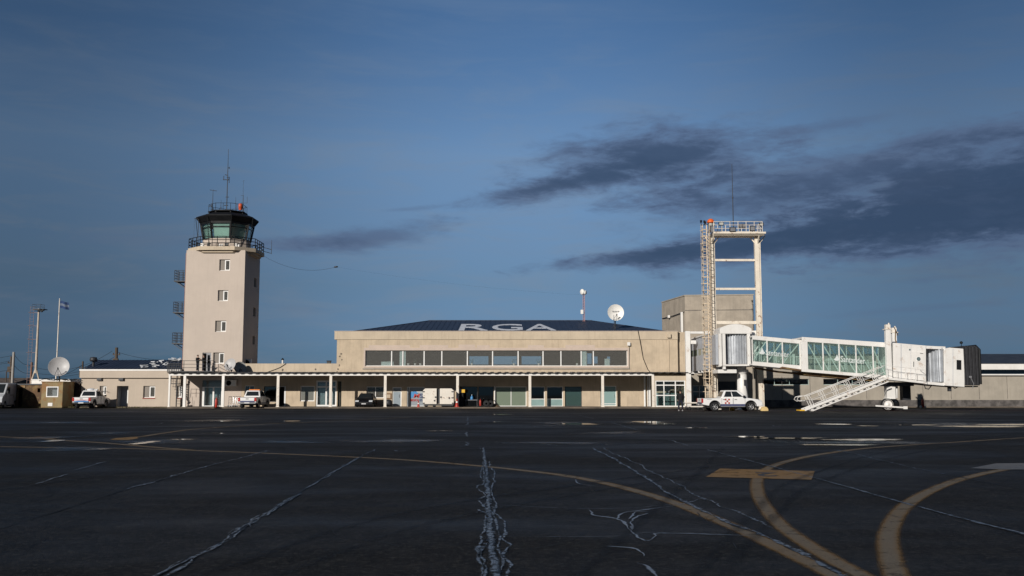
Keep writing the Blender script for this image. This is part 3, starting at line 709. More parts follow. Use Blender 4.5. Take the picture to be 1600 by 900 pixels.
# glazed entrance at the foot
xa, xb, za, zb = lobby; zt = PZ(604.5, YW)
f = MB(); x1, x2, x3 = PX(319, YW), PX(333, YW), PX(345.5, YW)
f.box(xa, x1, YW + 0.05, YW + 0.3, za, zt); f.box(x3, xb, YW + 0.05, YW + 0.3, za, zt); f.box(x2 - 0.08, x2 + 0.08, YW + 0.1, YW + 0.2, za, zt)
f.box(x1, x3, YW + 0.08, YW + 0.22, zt - 0.07, zt); f.box(x1, x3, YW + 0.08, YW + 0.22, za, za + 0.08)
dr = f.build('entrance_door', whiteframe, tw, label='white framed glazed entrance with a fanlight')
f = MB(); f.box(x1, x2 - 0.08, YW + 0.14, YW + 0.15, za + 0.08, zt - 0.07); f.box(x2 + 0.08, x3, YW + 0.14, YW + 0.15, za + 0.08, zt - 0.07); f.build('pane', g_clear, dr)
f = MB(); f.box(xa, xb, YW + 0.14, YW + 0.15, zt + 0.002, zb); f.build('fanlight', g_upper, dr)
f = MB(); f.box(xa + 0.05, xb - 0.05, YW + 0.75, YW + 0.78, 0.13, 2.6); f.build('lobby_wall', frost, tw)
# balcony slab with cut corners
def octa(cx, cy, h, s):   # half width, half length of the straight sides
    return [(cx - s, cy - h), (cx + s, cy - h), (cx + h, cy - s), (cx + h, cy + s), (cx + s, cy + h), (cx - s, cy + h), (cx - h, cy + s), (cx - h, cy - s)]
SB, ST = PZ(391.5, YW), PZ(386.0, YW) + 0.02; BH = 3.62
mb = MB(); mb.prism(octa(TCX, TCY, BH, 1.85), SB, ST, plane='xy'); mb.prism(octa(TCX, TCY, BH - 0.28, 1.6), SB - 0.22, SB - 0.003, plane='xy')
mb.build('balcony_slab', beige2, tw)
def rail(mb, poly, z, h, rows=3, r=0.022, closed=True, post=0.9, n=5):
    pts = [V((p[0], p[1], z)) for p in poly]
    if closed: pts.append(pts[0])
    for a, b_ in zip(pts[:-1], pts[1:]):
        for k in range(1, rows + 1): mb.tube([a + V((0, 0, h * k / rows)), b_ + V((0, 0, h * k / rows))], r, n)
        m_ = max(1, round((b_ - a).length / post))
        for k in range(m_ + (0 if closed else 1)): q = a.lerp(b_, k / m_); mb.tube([q, q + V((0, 0, h))], r * 1.1, n)
mb = MB(); rail(mb, octa(TCX, TCY, BH - 0.08, 1.80), ST, 1.05, 3, 0.038); mb.build('balcony_railing', blackm, tw)
# equipment boxes along the cab's foot
mb = MB(); rnd = random.Random(3)
for k in range(7):
    x = TCX - 1.7 + k * 0.62 + rnd.uniform(-0.1, 0.1); y = TCY - 3.0 + rnd.uniform(-0.05, 0.1); ww = rnd.uniform(0.12, 0.24); hh = rnd.uniform(0.25, 0.5)
    mb = MB(); mb.box(x - ww, x + ww, y - 0.12, y + 0.12, ST + 0.003, ST + hh); mb.tube([(x + ww - 0.03, y, ST + hh - 0.02), (x + ww - 0.03, y, ST + hh + 0.14)], 0.02, 5); mb.build('equipment_box', bridgewhite if k % 3 == 0 else charcoal if k % 3 == 1 else towerm, tw, bevel=0.015)
# cab: low wall, outward leaning panes, heavy dark frames and roof
C0 = ST + 0.004; C1 = PZ(372.5, YW + 0.9); C2 = PZ(347.5, YW + 0.9)
ab = 2.28; at_ = 2.58; k8 = 0.4142
lowp, hip = octa(TCX, TCY, ab, ab * k8), octa(TCX, TCY, at_, at_ * k8)
mb = MB(); mb.prism(octa(TCX, TCY, ab + 0.06, (ab + 0.06) * k8), C0, C1, plane='xy'); mb.build('cab_base', towerm, tw)
fr = MB(); gl = MB(); bl = MB()
LB = [V((p[0], p[1], C1)) for p in lowp]; UB = [V((p[0], p[1], C2)) for p in hip]
for i in range(8):
    j = (i + 1) % 8
    fr.bar(LB[i], UB[i], 0.17, 0.17)
    fr.bar(LB[i] + V((0, 0, 0.05)), LB[j] + V((0, 0, 0.05)), 0.12, 0.10); fr.bar(UB[i] - V((0, 0, 0.05)), UB[j] - V((0, 0, 0.05)), 0.14, 0.12)
    m1, m2 = LB[i].lerp(UB[i], 0.74), LB[j].lerp(UB[j], 0.74); fr.bar(m1, m2, 0.08, 0.07)
    nrm = (LB[j] - LB[i]).cross(UB[i] - LB[i]).normalized(); t_ = nrm * 0.02
    gl.hexa([LB[i] + t_, LB[j] + t_, LB[j] - t_, LB[i] - t_, UB[i] + t_, UB[j] + t_, UB[j] - t_, UB[i] - t_])
    if i in (0, 1, 2, 6, 7):
        q = nrm * -0.16; a_, b2 = LB[i].lerp(LB[j], 0.08), LB[j].lerp(LB[i], 0.08); c_, d_ = UB[i].lerp(UB[j], 0.08), UB[j].lerp(UB[i], 0.08)
        e = nrm * 0.01
        bl.hexa([a_ + q + e, b2 + q + e, b2 + q - e, a_ + q - e, c_ + q + e, d_ + q + e, d_ + q - e, c_ + q - e])
cf = fr.build('cab_frame', blackm, tw); gl.build('cab_glazing', g_cab, tw); bl.build('blind', mint, tw, label='pale green blinds drawn inside the cab')
mb = MB(); ro = 3.08
mb.prism(octa(TCX, TCY, at_ + 0.10, (at_ + 0.1) * k8), C2, C2 + 0.12, plane='xy')
r0 = octa(TCX, TCY, at_ + 0.16, (at_ + 0.16) * k8); r1 = octa(TCX, TCY, ro, ro * k8); r2 = octa(TCX, TCY, ro - 0.05, (ro - 0.05) * k8); r3 = octa(TCX, TCY, 2.05, 2.05 * k8)
Zr = [C2 + 0.12, C2 + 0.62, C2 + 0.74, C2 + 1.15]
vs = [(*p, z) for ring, z in zip((r0, r1, r2, r3), Zr) for p in ring]
mb.add(vs, [(i * 8 + k, i * 8 + (k + 1) % 8, (i + 1) * 8 + (k + 1) % 8, (i + 1) * 8 + k) for i in range(3) for k in range(8)] + [tuple(range(24, 32))])
mb.prism(octa(TCX, TCY, 1.95, 1.95 * k8), Zr[3] + 0.20, Zr[3] + 0.28, plane='xy')
for p in octa(TCX, TCY, 1.8, 0.8): mb.box(p[0] - 0.05, p[0] + 0.05, p[1] - 0.05, p[1] + 0.05, Zr[3] - 0.02, Zr[3] + 0.2)
mb.build('cab_roof', blackm, tw)
RT = Zr[3] + 0.28
for i in (1, 2, 5, 6, 7, 0):                      # slanting rods from eaves to balcony
    mb = MB(); mb.tube([(*r1[i], Zr[1]), (lowp[i][0] * 1.0 + (lowp[i][0] - TCX) * 0.18, lowp[i][1] + (lowp[i][1] - TCY) * 0.18, C0 + 0.1)], 0.03, 5); mb.build('stay_rod', blackm, tw)
mb = MB(); rail(mb, octa(TCX, TCY, 1.85, 0.8), RT, 0.75, 1, 0.022); mb.build('roof_railing', blackm, tw)
# aerials on the roof, each of its own kind
def mast(name, px, pyt, pyb, Y, r, extra, label, mat=charcoal):
    b_ = P(px, pyb, Y); top = P(px, pyt, Y); x = b_.x
    mb = MB(); mb.tube([(x, Y, b_.z), (x, Y, (b_.z + top.z) / 2), (x, Y, top.z)], [r, r * 0.8, r * 0.35], 5)
    for e in extra: mb.tube([(x + a, Y + c_, b_.z + d) for a, c_, d in e], r * 0.6, 5)
    t = thing(name, label, 'antenna', (x, Y, b_.z)); mb.build('rod', mat, t); return t
YT = TCY
zr = RT
def aer(name, px, pyt, r, extra, label, dy=0.0, mat=charcoal, cat='antenna'):
    Y = YT + dy; x = PX(px, Y, pyt); zt = PZ(pyt, Y); b0 = Zr[3] + 0.25
    mb = MB(); mb.tube([(x, Y, b0), (x, Y, (b0 + zt) / 2), (x, Y, zt)], [r, r * 0.8, r * 0.4], 5); H = zt - b0
    for e in extra: mb.tube([(x + a, Y + c_, b0 + d * H) for a, c_, d in e], r * 0.7, 5)
    o = mb.build(name, mat); return tag(o, label, cat)
aer('mast_antenna', 357, 233, 0.055, [[(-0.5, 0, 0.52), (0.12, 0, 0.52)], [(-0.42, 0, 0.52), (-0.42, 0, 0.58)], [(-0.3, 0, 0.60), (0.05, 0, 0.585)], [(-0.12, 0.1, 0.56), (0.22, 0, 0.56)], [(0.0, 0, 0.50), (0.18, 0, 0.55), (0.18, 0, 0.47)],
     [(0.05, 0, 0.70), (0.16, 0, 0.72), (0.16, 0, 0.69)], [(-0.15, 0, 0.25), (0.2, 0, 0.25)], [(-0.3, 0, 0.12), (0.15, 0, 0.12)]], 'tallest antenna mast rising from the control tower roof')
aer('dipole_antenna', 333, 296, 0.04, [[(-0.35, 0, 0.98), (0.4, 0, 0.93)], [(-0.45, 0, 0.2), (0.0, 0, 0.26)], [(-0.12, 0, 0.18), (-0.12, 0, 0.36)], [(-0.2, 0, 0.06), (0.2, 0, 0.1)]], 'thin antenna with short crossbar at the left of the tower roof', -1.2)
aer('rod_antenna', 345.5, 312, 0.032, [[(-0.1, 0, 0.3), (0.1, 0, 0.3)]], 'short bare rod antenna between the crossbar antenna and the tall mast', -1.4)
aer('rod_antenna', 368.5, 308, 0.03, [], 'slender rod antenna standing behind the orange tower beacon', -1.0)
aer('yagi_antenna', 380.5, 282, 0.022, [[(-0.06, 0, 0.97), (0.1, 0, 1.0)], [(0.0, 0, 0.28), (0.5, 0, 0.28)], [(0.46, 0, 0.28), (0.46, 0, 0.48)], [(0.05, 0, 0.0), (0.05, 0, 0.5)], [(-0.25, 0, 0.52), (0.1, 0, 0.52)]], 'thin antenna with side branch at the right of the tower roof', -0.8)
# orange rotating beacon
bx, bY = PX(367.5, YT - 1.6), YT - 1.6
t = thing('beacon', 'orange rotating beacon lamp on the control tower roof', 'beacon', (bx, bY, zr)); t.location.z = zr
OFF[t.name] = V((bx, bY, zr))
mb = MB(); mb.lathe([(0.0, 0.0), (0.26, 0.0), (0.26, 0.12), (0.2, 0.16), (0.30, 0.2), (0.32, 0.75), (0.24, 0.92), (0.0, 0.96)], (bx, bY, zr), n=16); mb.v = [(bx + (q[0] - bx) * .68, bY + (q[1] - bY) * .68, zr + (q[2] - zr) * .76) for q in mb.v]; mb.build('lamp_drum', pbr('red_orange_lamp', (0.55, 0.085, 0.025), 0.5, var=0.15), t)
mb = MB(); mb.tube([(bx + 0.21, bY, zr + 0.2), (bx + 0.30, bY, zr + 0.68), (bx + 0.16, bY, zr + 0.80), (bx, bY, zr + 0.72)], 0.03, 6); mb.build('bracket', blackm, t)
# outside landings and cat ladders on the tower's left flank
for yt, yb, k in ((424, 441, 0), (473, 490, 1), (521, 538, 2)):
    Y = YW + 1.2; zb = PZ(yb, Y); x0 = P(275 - k * 1.6, yb, Y).x
    mb = MB(); mb.box(x0, TXL - 0.005, Y - 0.7, Y + 0.9, zb, zb + 0.09)
    mb.bar((x0 + 0.15, Y - 0.5, zb - 0.003), (TXL - 0.02, Y - 0.5, zb - 0.85), 0.07); mb.bar((x0 + 0.15, Y + 0.7, zb - 0.003), (TXL - 0.02, Y + 0.7, zb - 0.85), 0.07)
    lp = mb.build('landing', charcoal, tw)
    mb = MB(); rail(mb, [(TXL - 0.03, Y - 0.66), (x0 + 0.04, Y - 0.66), (x0 + 0.04, Y + 0.86), (TXL - 0.03, Y + 0.86)], zb + 0.09, 1.1, 4, 0.024, closed=False, post=0.5); mb.build('railing', charcoal, lp)
    mb = MB()
    for s_ in (0, 1): mb.tube([(TXL - 0.45 + s_ * 0.35, Y + 0.6, zb - 0.01), (TXL - 0.45 + s_ * 0.35, Y + 0.6, zb - 0.9)], 0.025, 5)
    for q in range(3): mb.tube([(TXL - 0.45, Y + 0.6, zb - 0.25 - q * 0.28), (TXL - 0.10, Y + 0.6, zb - 0.25 - q * 0.28)], 0.02, 5)
    mb.build('cat_ladder', charcoal, lp)
mb = MB(); mb.tube([(TXL - 0.06, YW + 0.15, 3.7), (TXL - 0.06, YW + 0.15, TZ - 0.3)], 0.06, 6)
for z in range(5, 16): mb.box(TXL - 0.09, TXL - 0.001, YW + 0.05, YW + 0.25, z, z + 0.05)
mb.build('downpipe', pbr('dull_red_pipe', (0.26, 0.15, 0.125), 0.7), tw)
# whip bracket off the right of the balcony, lamp bracket off the left
Y = YT; zb_ = ST
t = MB(); x1, x2 = TCX + BH - 0.05, P(424.5, 380, Y).x
t.tube([(x1, Y, PZ(385, Y)), (x2, Y, PZ(390, Y))], 0.03, 5); t.tube([(x1, Y, PZ(391, Y)), (x2, Y, PZ(396, Y))], 0.03, 5); t.tube([(x2, Y, PZ(397, Y)), (x2, Y, PZ(375, Y))], [0.03, 0.02], 5)
tag(t.build('side_antenna', charcoal), 'short vertical antenna held out from the right of the tower balcony', 'antenna')
t = MB(); Y = YT - 1.7; x1 = PX(301.5, Y); t.tube([(x1, Y, ST), (x1, Y, PZ(342.5, Y)), (x1 - 0.45, Y, PZ(341.3, Y))], 0.03, 5); t.tube([(x1 - 0.45, Y, PZ(341.3, Y)), (x1 - 0.45, Y, PZ(372, Y))], 0.010, 4)
tag(t.build('hooked_antenna', charcoal), 'hook-topped pole standing at the left of the tower balcony', 'antenna')

# ------------------------------------------------------------------ terminal building
ZC = 3.56                                       # canopy level on the wall
TX0, TX1 = TXR + 0.004, PX(1073, YW); MX1 = P(526, 560, YW).x; UX1 = PX(1060, YW)
ZM, ZU = PZ(568, YW), PZ(517, YW - 0.08)
tm = thing('terminal_building', 'long beige airport terminal with ribbon window upstairs and dark hipped roof', 'terminal', ((TX0 + TX1) / 2, YW, 0))
F = 0.12                                         # pavement level
go = {'shutterwin': pxop(382, 397, 602.5, 617), 'board': pxop(412, 432, 603.5, 628), 'darkdoor': pxop(432.6, 446.5, 603.5, 636.4, zmin=F), 'win1': pxop(469, 491.5, 603, 627), 'door1': pxop(493.5, 526, 594.5, 636.3, zmin=F),
      'recess': pxop(527.5, 533.5, 596, 636.3, zmin=F), 'win2': pxop(572.5, 600, 604, 622), 'door2': pxop(613, 627.5, 604.8, 636, zmin=F), 'ad': pxop(635.8, 663, 604.5, 636, zmin=F),
      'g1': pxop(718, 746, 604, 635.5, zmin=F), 'g2': pxop(747.5, 771.5, 604, 635.5, zmin=F), 'g3': pxop(774, 822.5, 604, 635.3, zmin=F), 'g4': pxop(826, 851, 604, 635.3, zmin=F), 'g5': pxop(854.5, 879.5, 604, 635.3, zmin=F),
      'g6': pxop(882.5, 909, 604, 635.3, zmin=F), 'g7': pxop(938, 963, 603, 634.5, zmin=F)}
up = pxop(570, 981, 547.5, 572.0)
mb = MB(); mb.wall(TX0, TX1, 0, ZC, YW, 0.3, list(go.values())); mb.build('ground_floor_wall', beige, tm)
mb = MB(); mb.wall(TX0, MX1, ZC + 0.003, ZM, YW, 0.3); mb.box(TX0, MX1, YW + 0.3, YW + 8, ZM - 0.5, ZM - 0.3); mb.build('parapet', beige2, tm)
mb = MB(); mb.wall(MX1 + 0.003, UX1, ZC + 0.003, ZU - 0.9, YW, 0.3, [up])
mb.box(MX1 + 0.003, MX1 + 0.3, YW + 0.3, YW + 16, ZC + 0.003, ZU - 0.9); mb.box(UX1 - 0.3, UX1, YW + 0.3, YW + 16, ZC + 0.003, ZU - 0.9)
mb.build('upper_wall', beige, tm)
mb = MB(); mb.box(UX1 + 0.003, TX1, YW + 0.5, YW + 0.8, ZC, ZU - 0.1); mb.build('stair_wall', beige, tm)
# patched render round the ribbon window, its raised surround and its sill
xa, xb, za, zb = up
mb = MB(); q = 0.17
mb.box(xa - q, xb + q, YW - 0.05, YW - 0.003, zb + 0.004, zb + q + 0.1); mb.box(xa - q, xb + q, YW - 0.05, YW - 0.003, za - q, za - 0.004)
mb.box(xa - q, xa - 0.004, YW - 0.05, YW - 0.003, za, zb); mb.box(xb + 0.004, xb + q, YW - 0.05, YW - 0.003, za, zb); mb.build('window_surround', pinkish, tm)
rnd = random.Random(11)
for a, b_ in ((575, 640), (655, 700), (716, 742), (745, 765), (825, 850), (884, 930)): mb = MB(); mb.box(PX(a, YW), PX(b_, YW), YW - 0.008, YW - 0.002, zb + q + 0.11, zb + q + 0.11 + rnd.uniform(0.2, 0.34)); mb.build('render_patch', pinkish, tm)
mb = MB(); mb.box(PX(566, YW), PX(984.5, YW), YW - 0.10, YW - 0.003, za - q - 0.14, za - q - 0.08); mb.build('drip_sill', greysteel, tm)
# ribbon window: each light its own window part
bars = [570, 611, 628.6, 662, 689.8, 729.9, 769.5, 809.6, 848.7, 876.8, 908.6, 927.7, 981]
for a, b_ in zip(bars[:-1], bars[1:]): window(tm, (PX(a, YW), PX(b_, YW), za, zb), YW, depth=0.12, fw=0.055, gm=g_upper)
# upstairs room: floor, ceiling, back wall with its own windows to the sky
YB = YW + 9
bo = [pxop(733, 763, 556.5, 569.5, YB), pxop(771, 807.5, 556.5, 569.5, YB), pxop(815, 846, 556.5, 569.5, YB), pxop(918, 925, 552, 569, YB), pxop(927, 934.5, 557, 568, YB), pxop(949, 954, 557, 567, YB)]
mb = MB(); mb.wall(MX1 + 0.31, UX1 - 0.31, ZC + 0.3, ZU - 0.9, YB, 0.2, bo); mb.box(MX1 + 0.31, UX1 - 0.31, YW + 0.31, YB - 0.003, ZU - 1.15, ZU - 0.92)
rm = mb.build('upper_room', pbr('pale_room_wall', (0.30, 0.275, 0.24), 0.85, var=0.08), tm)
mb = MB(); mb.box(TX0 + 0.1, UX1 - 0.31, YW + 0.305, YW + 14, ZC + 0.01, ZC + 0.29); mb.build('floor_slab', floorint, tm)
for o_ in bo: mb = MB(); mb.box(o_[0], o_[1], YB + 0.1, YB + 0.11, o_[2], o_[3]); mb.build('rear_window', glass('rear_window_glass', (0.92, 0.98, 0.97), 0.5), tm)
tealp = pbr('pale_teal_panel', (0.50, 0.60, 0.585), 0.6, var=0.05)
for a, b_, t_ in ((623.8, 627.6, 0), (629.8, 633.4, 0), (908.8, 917, 0), (595, 610.2, 1.1), (612, 614.5, 1.1), (945, 953, .8)): mb = MB(); mb.box(PX(a, YW + 0.25), PX(b_, YW + 0.25), YW + 0.22, YW + 0.26, za + 0.06, zb - 0.06 - t_); mb.build('partition', tealp, tm)
pl = MB(); pt = MB()
for a in (637.5, 648.3, 656.5, 737, 803, 842, 902, 951):
    x = PX(a, YW + 0.42); z0 = za + 0.07
    pt.lathe([(0.0, 0), (0.09, 0), (0.13, 0.22), (0.0, 0.22)], (x, YW + 0.42, z0 + 0.002), n=10)
    if a in (637.5, 656.5, 951): continue
    for q_ in range(26):
        an, l = rnd.uniform(0, 2 * pi), rnd.uniform(0.1, 0.32); c_ = V((x + cos(an) * l * 0.8, YW + 0.42 + sin(an) * l * 0.3, z0 + 0.25 + rnd.uniform(0.0, 0.45)))
        pl.add([c_ + V((rnd.uniform(-.09, .09), rnd.uniform(-.05, .05), rnd.uniform(-.07, .07))) for _ in range(3)], [(0, 1, 2)])
leafm = pbr('pot_plant_leaf', (0.035, 0.085, 0.04), 0.6, var=0.3)
wl = MB(); wl.box(xa, xb, YW + 0.28, YW + 0.8, za - 0.06, za + 0.07); wl = wl.build('window_ledge', intwall, tm)
pt.build('flower_pot', bridgewhite, wl); pl.build('pot_plant', leafm, wl)
# fascia
mb = MB(); FX0, FX1 = PX(521, YW - 0.07), PX(1060.5, YW - 0.07)
mb.box(FX0, FX1, YW - 0.07, YW + 16.2, ZU - 0.9, ZU - 0.06); mb.build('fascia', beige2, tm, bevel=0.02)
mb = MB(); mb.box(FX0 - 0.03, FX1 + 0.03, YW - 0.10, YW + 0.4, ZU - 0.057, ZU); mb.build('coping', towerm, tm)
# hipped roof with the three white letters
e0, e1 = V((PX(541, YW + 0.6), YW + 0.6, ZU - 0.10)), V((PX(1052, YW + 0.6), YW + 0.6, ZU - 0.10))
rA, rB = P(670, 501.3, YW + 12), P(925, 501.3, YW + 12)
bk0, bk1 = V((e0.x, YW + 23, e0.z)), V((e1.x, YW + 23, e1.z))
mb = MB(); dz = V((0, 0, -0.15))
mb.add([e0, e1, rB, rA, bk0, bk1], [(0, 1, 2, 3), (1, 5, 2), (5, 4, 3, 2), (4, 0, 3), (0, 4, 5, 1)])
rf = mb.build('roof', slate, tm)
mb = MB(); mb.tube([rA, rB], 0.09, 6); mb.tube([rA, e0], 0.06, 6); mb.tube([rB, e1], 0.06, 6)
for k in range(1, 60):
    t_ = k / 60; a = e0.lerp(e1, t_); 
    dxy = a.x - e0.x; dxr = e1.x - a.x; run = min(1, dxy / (rA.x - e0.x), dxr / (e1.x - rB.x)); b_ = a + V((0, (rA.y - a.y) * run, (rA.z - a.z) * run))
    mb.bar(a + V((0, 0, 0.012)), b_ + V((0, 0, 0.012)), 0.03, 0.03)
mb.build('roof_seam', slate, rf)
up_r = V((0, rA.y - e0.y, rA.z - e0.z)); nrm = V((1, 0, 0)).cross(up_r).normalized()
def onroof(px, py):
    d = ray(px, py); o_ = V((0, 0, CAMH)); t_ = (e0 - o_).dot(nrm) / d.dot(nrm); return o_ + d * t_
lb = MB()
for ch, xa_, xb_ in (('R', 716.5, 762), ('G', 768, 817), ('A', 822, 869)):
    o_ = onroof(xa_, 516.2); r_ = onroof(xb_, 516.2); tp = onroof(xa_, 506.6); uy = up_r.normalized() * (tp - o_).dot(up_r.normalized())
    letters(lb, ch, o_, V((r_.x - o_.x, 0, 0)), uy, nrm, bold=0.004, th=0.03)
lb.build('lettering', letterw, rf, label='large white letters RGA on the dark roof')
# ground floor room behind the openings
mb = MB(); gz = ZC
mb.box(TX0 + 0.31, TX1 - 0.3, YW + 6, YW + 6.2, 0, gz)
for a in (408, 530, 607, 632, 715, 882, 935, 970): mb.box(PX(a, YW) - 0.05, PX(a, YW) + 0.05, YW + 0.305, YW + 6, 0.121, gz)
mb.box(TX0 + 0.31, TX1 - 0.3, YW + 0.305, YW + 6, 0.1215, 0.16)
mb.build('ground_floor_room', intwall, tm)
window(tm, go['shutterwin'], YW, [389.5], gm=g_dark)
o = window(tm, go['board'], YW, [], fm=charcoal, gm=g_dark, label='dark glazed counter window')
f = MB(); x_, y_, z_, w_ = go['darkdoor']; f.box(y_ - 0.14, y_, YW - 0.02, YW + 0.2, z_, w_); f.box(x_, y_ - 0.14, YW + 0.1, YW + 0.2, w_ - 0.06, w_)
d_ = f.build('door', whiteframe, tm, label='dark open doorway with one white jamb')
g_greyrefl = glass('grey_reflection_glass', (0.6, 0.62, 0.6), 1.6, body=(0.34, 0.345, 0.315), bodyf=0.5)  # grey body paints in the reflection of apron and sky
window(tm, go['win1'], YW, [], fw=0.09, gm=g_greyrefl, label='single white framed window beside the double glazed door')
def glazed_door(op, bars, rows, gm, lab, fw=0.09, fm=whiteframe, dep=0.1, thick=None):
    o = window(tm, op, YW, bars, rows, depth=dep, fw=fw, gm=gm, name='door', fm=fm, label=lab)
    h = MB(); xm = PX(bars[0], YW) if bars else op[1] - fw; h.tube([(xm - 0.16, YW + dep - 0.04, op[2] + 0.9), (xm - 0.16, YW + dep - 0.04, op[2] + 1.25)], 0.018, 6); h.build('handle', steel, o); return o
glazed_door(go['door1'], [509.5, 518], [604.5], g_clear, 'white framed double glass door with fanlight', fw=0.16)
f = MB(); a = go['door1']; f.box(a[0] + 0.2, a[1] - 0.2, YW + 0.5, YW + 0.53, 0.17, a[3] - 0.3); f.build('curtain', frost, tm)
f = MB(); a = go['recess']; f.box(a[0], a[1], YW + 0.5, YW + 0.55, a[2], a[3]); f.build('recess_panel', mintdark, tm)
window(tm, go['win2'], YW, [586.5], fw=0.07, gm=g_upper)
glazed_door(go['door2'], [], [611.5], glass('frosted_door_glass', (0.5, 0.56, 0.6), 0.6, body=(0.36, 0.42, 0.47), bodyf=0.8), 'narrow white framed door with frosted pane', fw=0.10)
# frosted shopfront pane with its printed lettering
o = window(tm, go['ad'], YW, [639.5], [612.5], depth=0.08, fw=0.06, gm=glass('frosted_shop_glass', (0.4, 0.45, 0.5), 0.6, body=(0.40, 0.44, 0.48), bodyf=0.75), name='shopfront', label='frosted shopfront pane with blue and red lettering')
yl = YW + 0.075
def flat(px, py): return V((PX(px, YW), yl, PZ(py, YW)))
mb = MB(); pts = [(640.5, 622), (640.5, 612.5), (649, 611.5), (654, 613.5), (650, 616), (646.5, 621)]
mb.add([flat(*p) for p in pts], [tuple(range(len(pts)))]); mb.add([flat(*p) + V((0, 0.01, 0)) for p in pts], [tuple(range(len(pts) - 1, -1, -1))]); mb.build('print', blue, o, label='blue print on the frosted pane')
mb = MB(); letters(mb, 'M', flat(646, 621.5), flat(654.5, 621.5) - flat(646, 621.5), flat(647.5, 615.5) - flat(646, 621.5), (0, -1, 0), 0.03, th=0.01)
letters(mb, 'MEDICAL', flat(641, 627), flat(655, 627) - flat(641, 627), flat(641, 623.5) - flat(641, 627), (0, -1, 0), 0.02, th=0.01); mb.build('red_lettering', redprint, o)
mb = MB(); letters(mb, 'S', flat(656, 621.8), flat(660.5, 621.8) - flat(656, 621.8), flat(656, 615.3) - flat(656, 621.8), (0, -1, 0), 0.02, th=0.01)
letters(mb, 'ES', flat(655.6, 627), flat(660, 627) - flat(655.6, 627), flat(655.6, 623.5) - flat(655.6, 627), (0, -1, 0), 0.02, th=0.01); mb.build('blue_lettering', navy, o)
# broad glazing on the right half
g_mid = glass('pale_film_glass', (0.62, 0.72, 0.66), 0.9, body=(0.36, 0.42, 0.33), bodyf=0.45)
g_frost2 = glass('mint_film_glass', (0.4, 0.6, 0.6), 0.7, body=(0.30, 0.44, 0.43), bodyf=0.8)
window(tm, go['g1'], YW, [], [], gm=g_dark, fm=charcoal, name='glazing', fw=0.05); window(tm, go['g2'], YW, [], gm=g_dark, fm=charcoal, name='glazing', fw=0.05)
window(tm, go['g3'], YW, [798.5], gm=g_mid, name='glazing', fw=0.07, label='pale film glazing between white posts')
for k, lab in (('g4', 'glazing with mint film on its lower half'), ('g5', 'glazing with mint film on its lower half')):
    o = window(tm, go[k], YW, [], [623.5], gm=g_dark, name='glazing', fw=0.06, label=lab); a = go[k]
    f = MB(); f.box(a[0] + 0.06, a[1] - 0.06, YW + 0.145, YW + 0.155, a[2] + 0.06, PZ(624, YW)); f.build('film', mintdark, o)
window(tm, go['g6'], YW, [], gm=glass('dim_green_glass', (0.4, 0.5, 0.5), 2.0, body=(0.09, 0.16, 0.15), bodyf=0.45), fm=charcoal, name='glazing', fw=0.06)
glazed_door(go['g7'], [], [631], g_frost2, 'door with pale green film pane', fw=0.07)
mb = MB(); mb.box(PX(772.2, YW), PX(773.6, YW), YW - 0.12, YW - 0.004, F + 0.002, PZ(603, YW)); mb.build('mullion_post', whiteframe, tm)
mb = MB(); mb.box(PX(664, YW), PX(714, YW), YW - 0.06, YW - 0.004, PZ(612, YW), PZ(592.5, YW)); mb.build('lintel_panel', pbr('pale_lintel_panel', (0.46, 0.39, 0.32), 0.7, var=0.06), tm)
# glazed lobby at the right end, a grid of square lights
YLB = 100.35; lo = pxop(1024, 1071, 594.5, 635.5, YLB, zmin=F); lx_ = PX(1072, YLB); lzt = PZ(587.3, YLB)
mb = MB(); mb.wall(PX(1022.3, YLB), lx_, F + 0.002, lzt, YLB, 0.2, [lo]); mb.box(lx_ - 0.2, lx_, YLB + 0.2, YW - 0.004, F + 0.002, lzt); mb.build('lobby_wall', beige2, tm)
o = window(tm, lo, YLB, [1037.5, 1055.5], [601.8, 617.8], depth=0.03, fw=0.10, gm=g_clear, name='lobby_glazing', label='white gridded lobby glazing at the end of the canopy')
f = MB(); f.box(lo[0] + 0.2, lo[1] - 0.5, YLB + 1.6, YLB + 1.65, F + 0.002, 1.5); f.build('lobby_partition', mintdark, tm)
for a in (1007.5, 1012.5, 1015.5): mb = MB(); mb.tube([(PX(a, YW - 0.2), YW - 0.2, F), (PX(a, YW - 0.2), YW - 0.2, ZC - 0.3)], 0.10 if a != 1012.5 else 0.06, 8); mb.build('downpipe', whiteframe, tm)
# services on the walls
mb = MB(); mb.tube([P(997, 517, YW - 0.14), P(1000, 532, YW - 0.12), P(1005, 560, YW - 0.06), P(1012, 577, YW - 0.06), P(1017, 583, YW - 0.06)], 0.035, 5); mb.build('cable', blackm, tm)
mb = MB(); mb.tube([P(447, 568, YW - 0.04), P(438, 574, YW - 0.04), P(428, 578, YW - 0.04), P(416, 582, YW - 0.04)], 0.03, 5); mb.build('cable', blackm, tm)
mb = MB(); mb.tube([P(983.5, 542, YW - 0.03), P(983.5, 576, YW - 0.03), P(960, 576.7, YW - 0.03)], 0.025, 5); mb.build('conduit', charcoal, tm)
mb = MB(); p = P(982.3, 537.5, YW); mb.box(p.x - 0.16, p.x + 0.16, YW - 0.28, YW - 0.004, p.z - 0.2, p.z + 0.18); mb.build('wall_lamp', bridgewhite, tm, bevel=0.05)
mb = MB(); p = P(1045, 524.5, YW - 0.1); mb.box(p.x - 0.19, p.x + 0.19, YW - 0.32, YW - 0.074, p.z - 0.22, p.z + 0.2); mb.tube([(p.x, YW - 0.05, p.z - 0.5), (p.x, YW - 0.05, ZC + 0.1)], 0.03, 5); mb.build('junction_box', beige2, tm, bevel=0.02)
mb = MB()
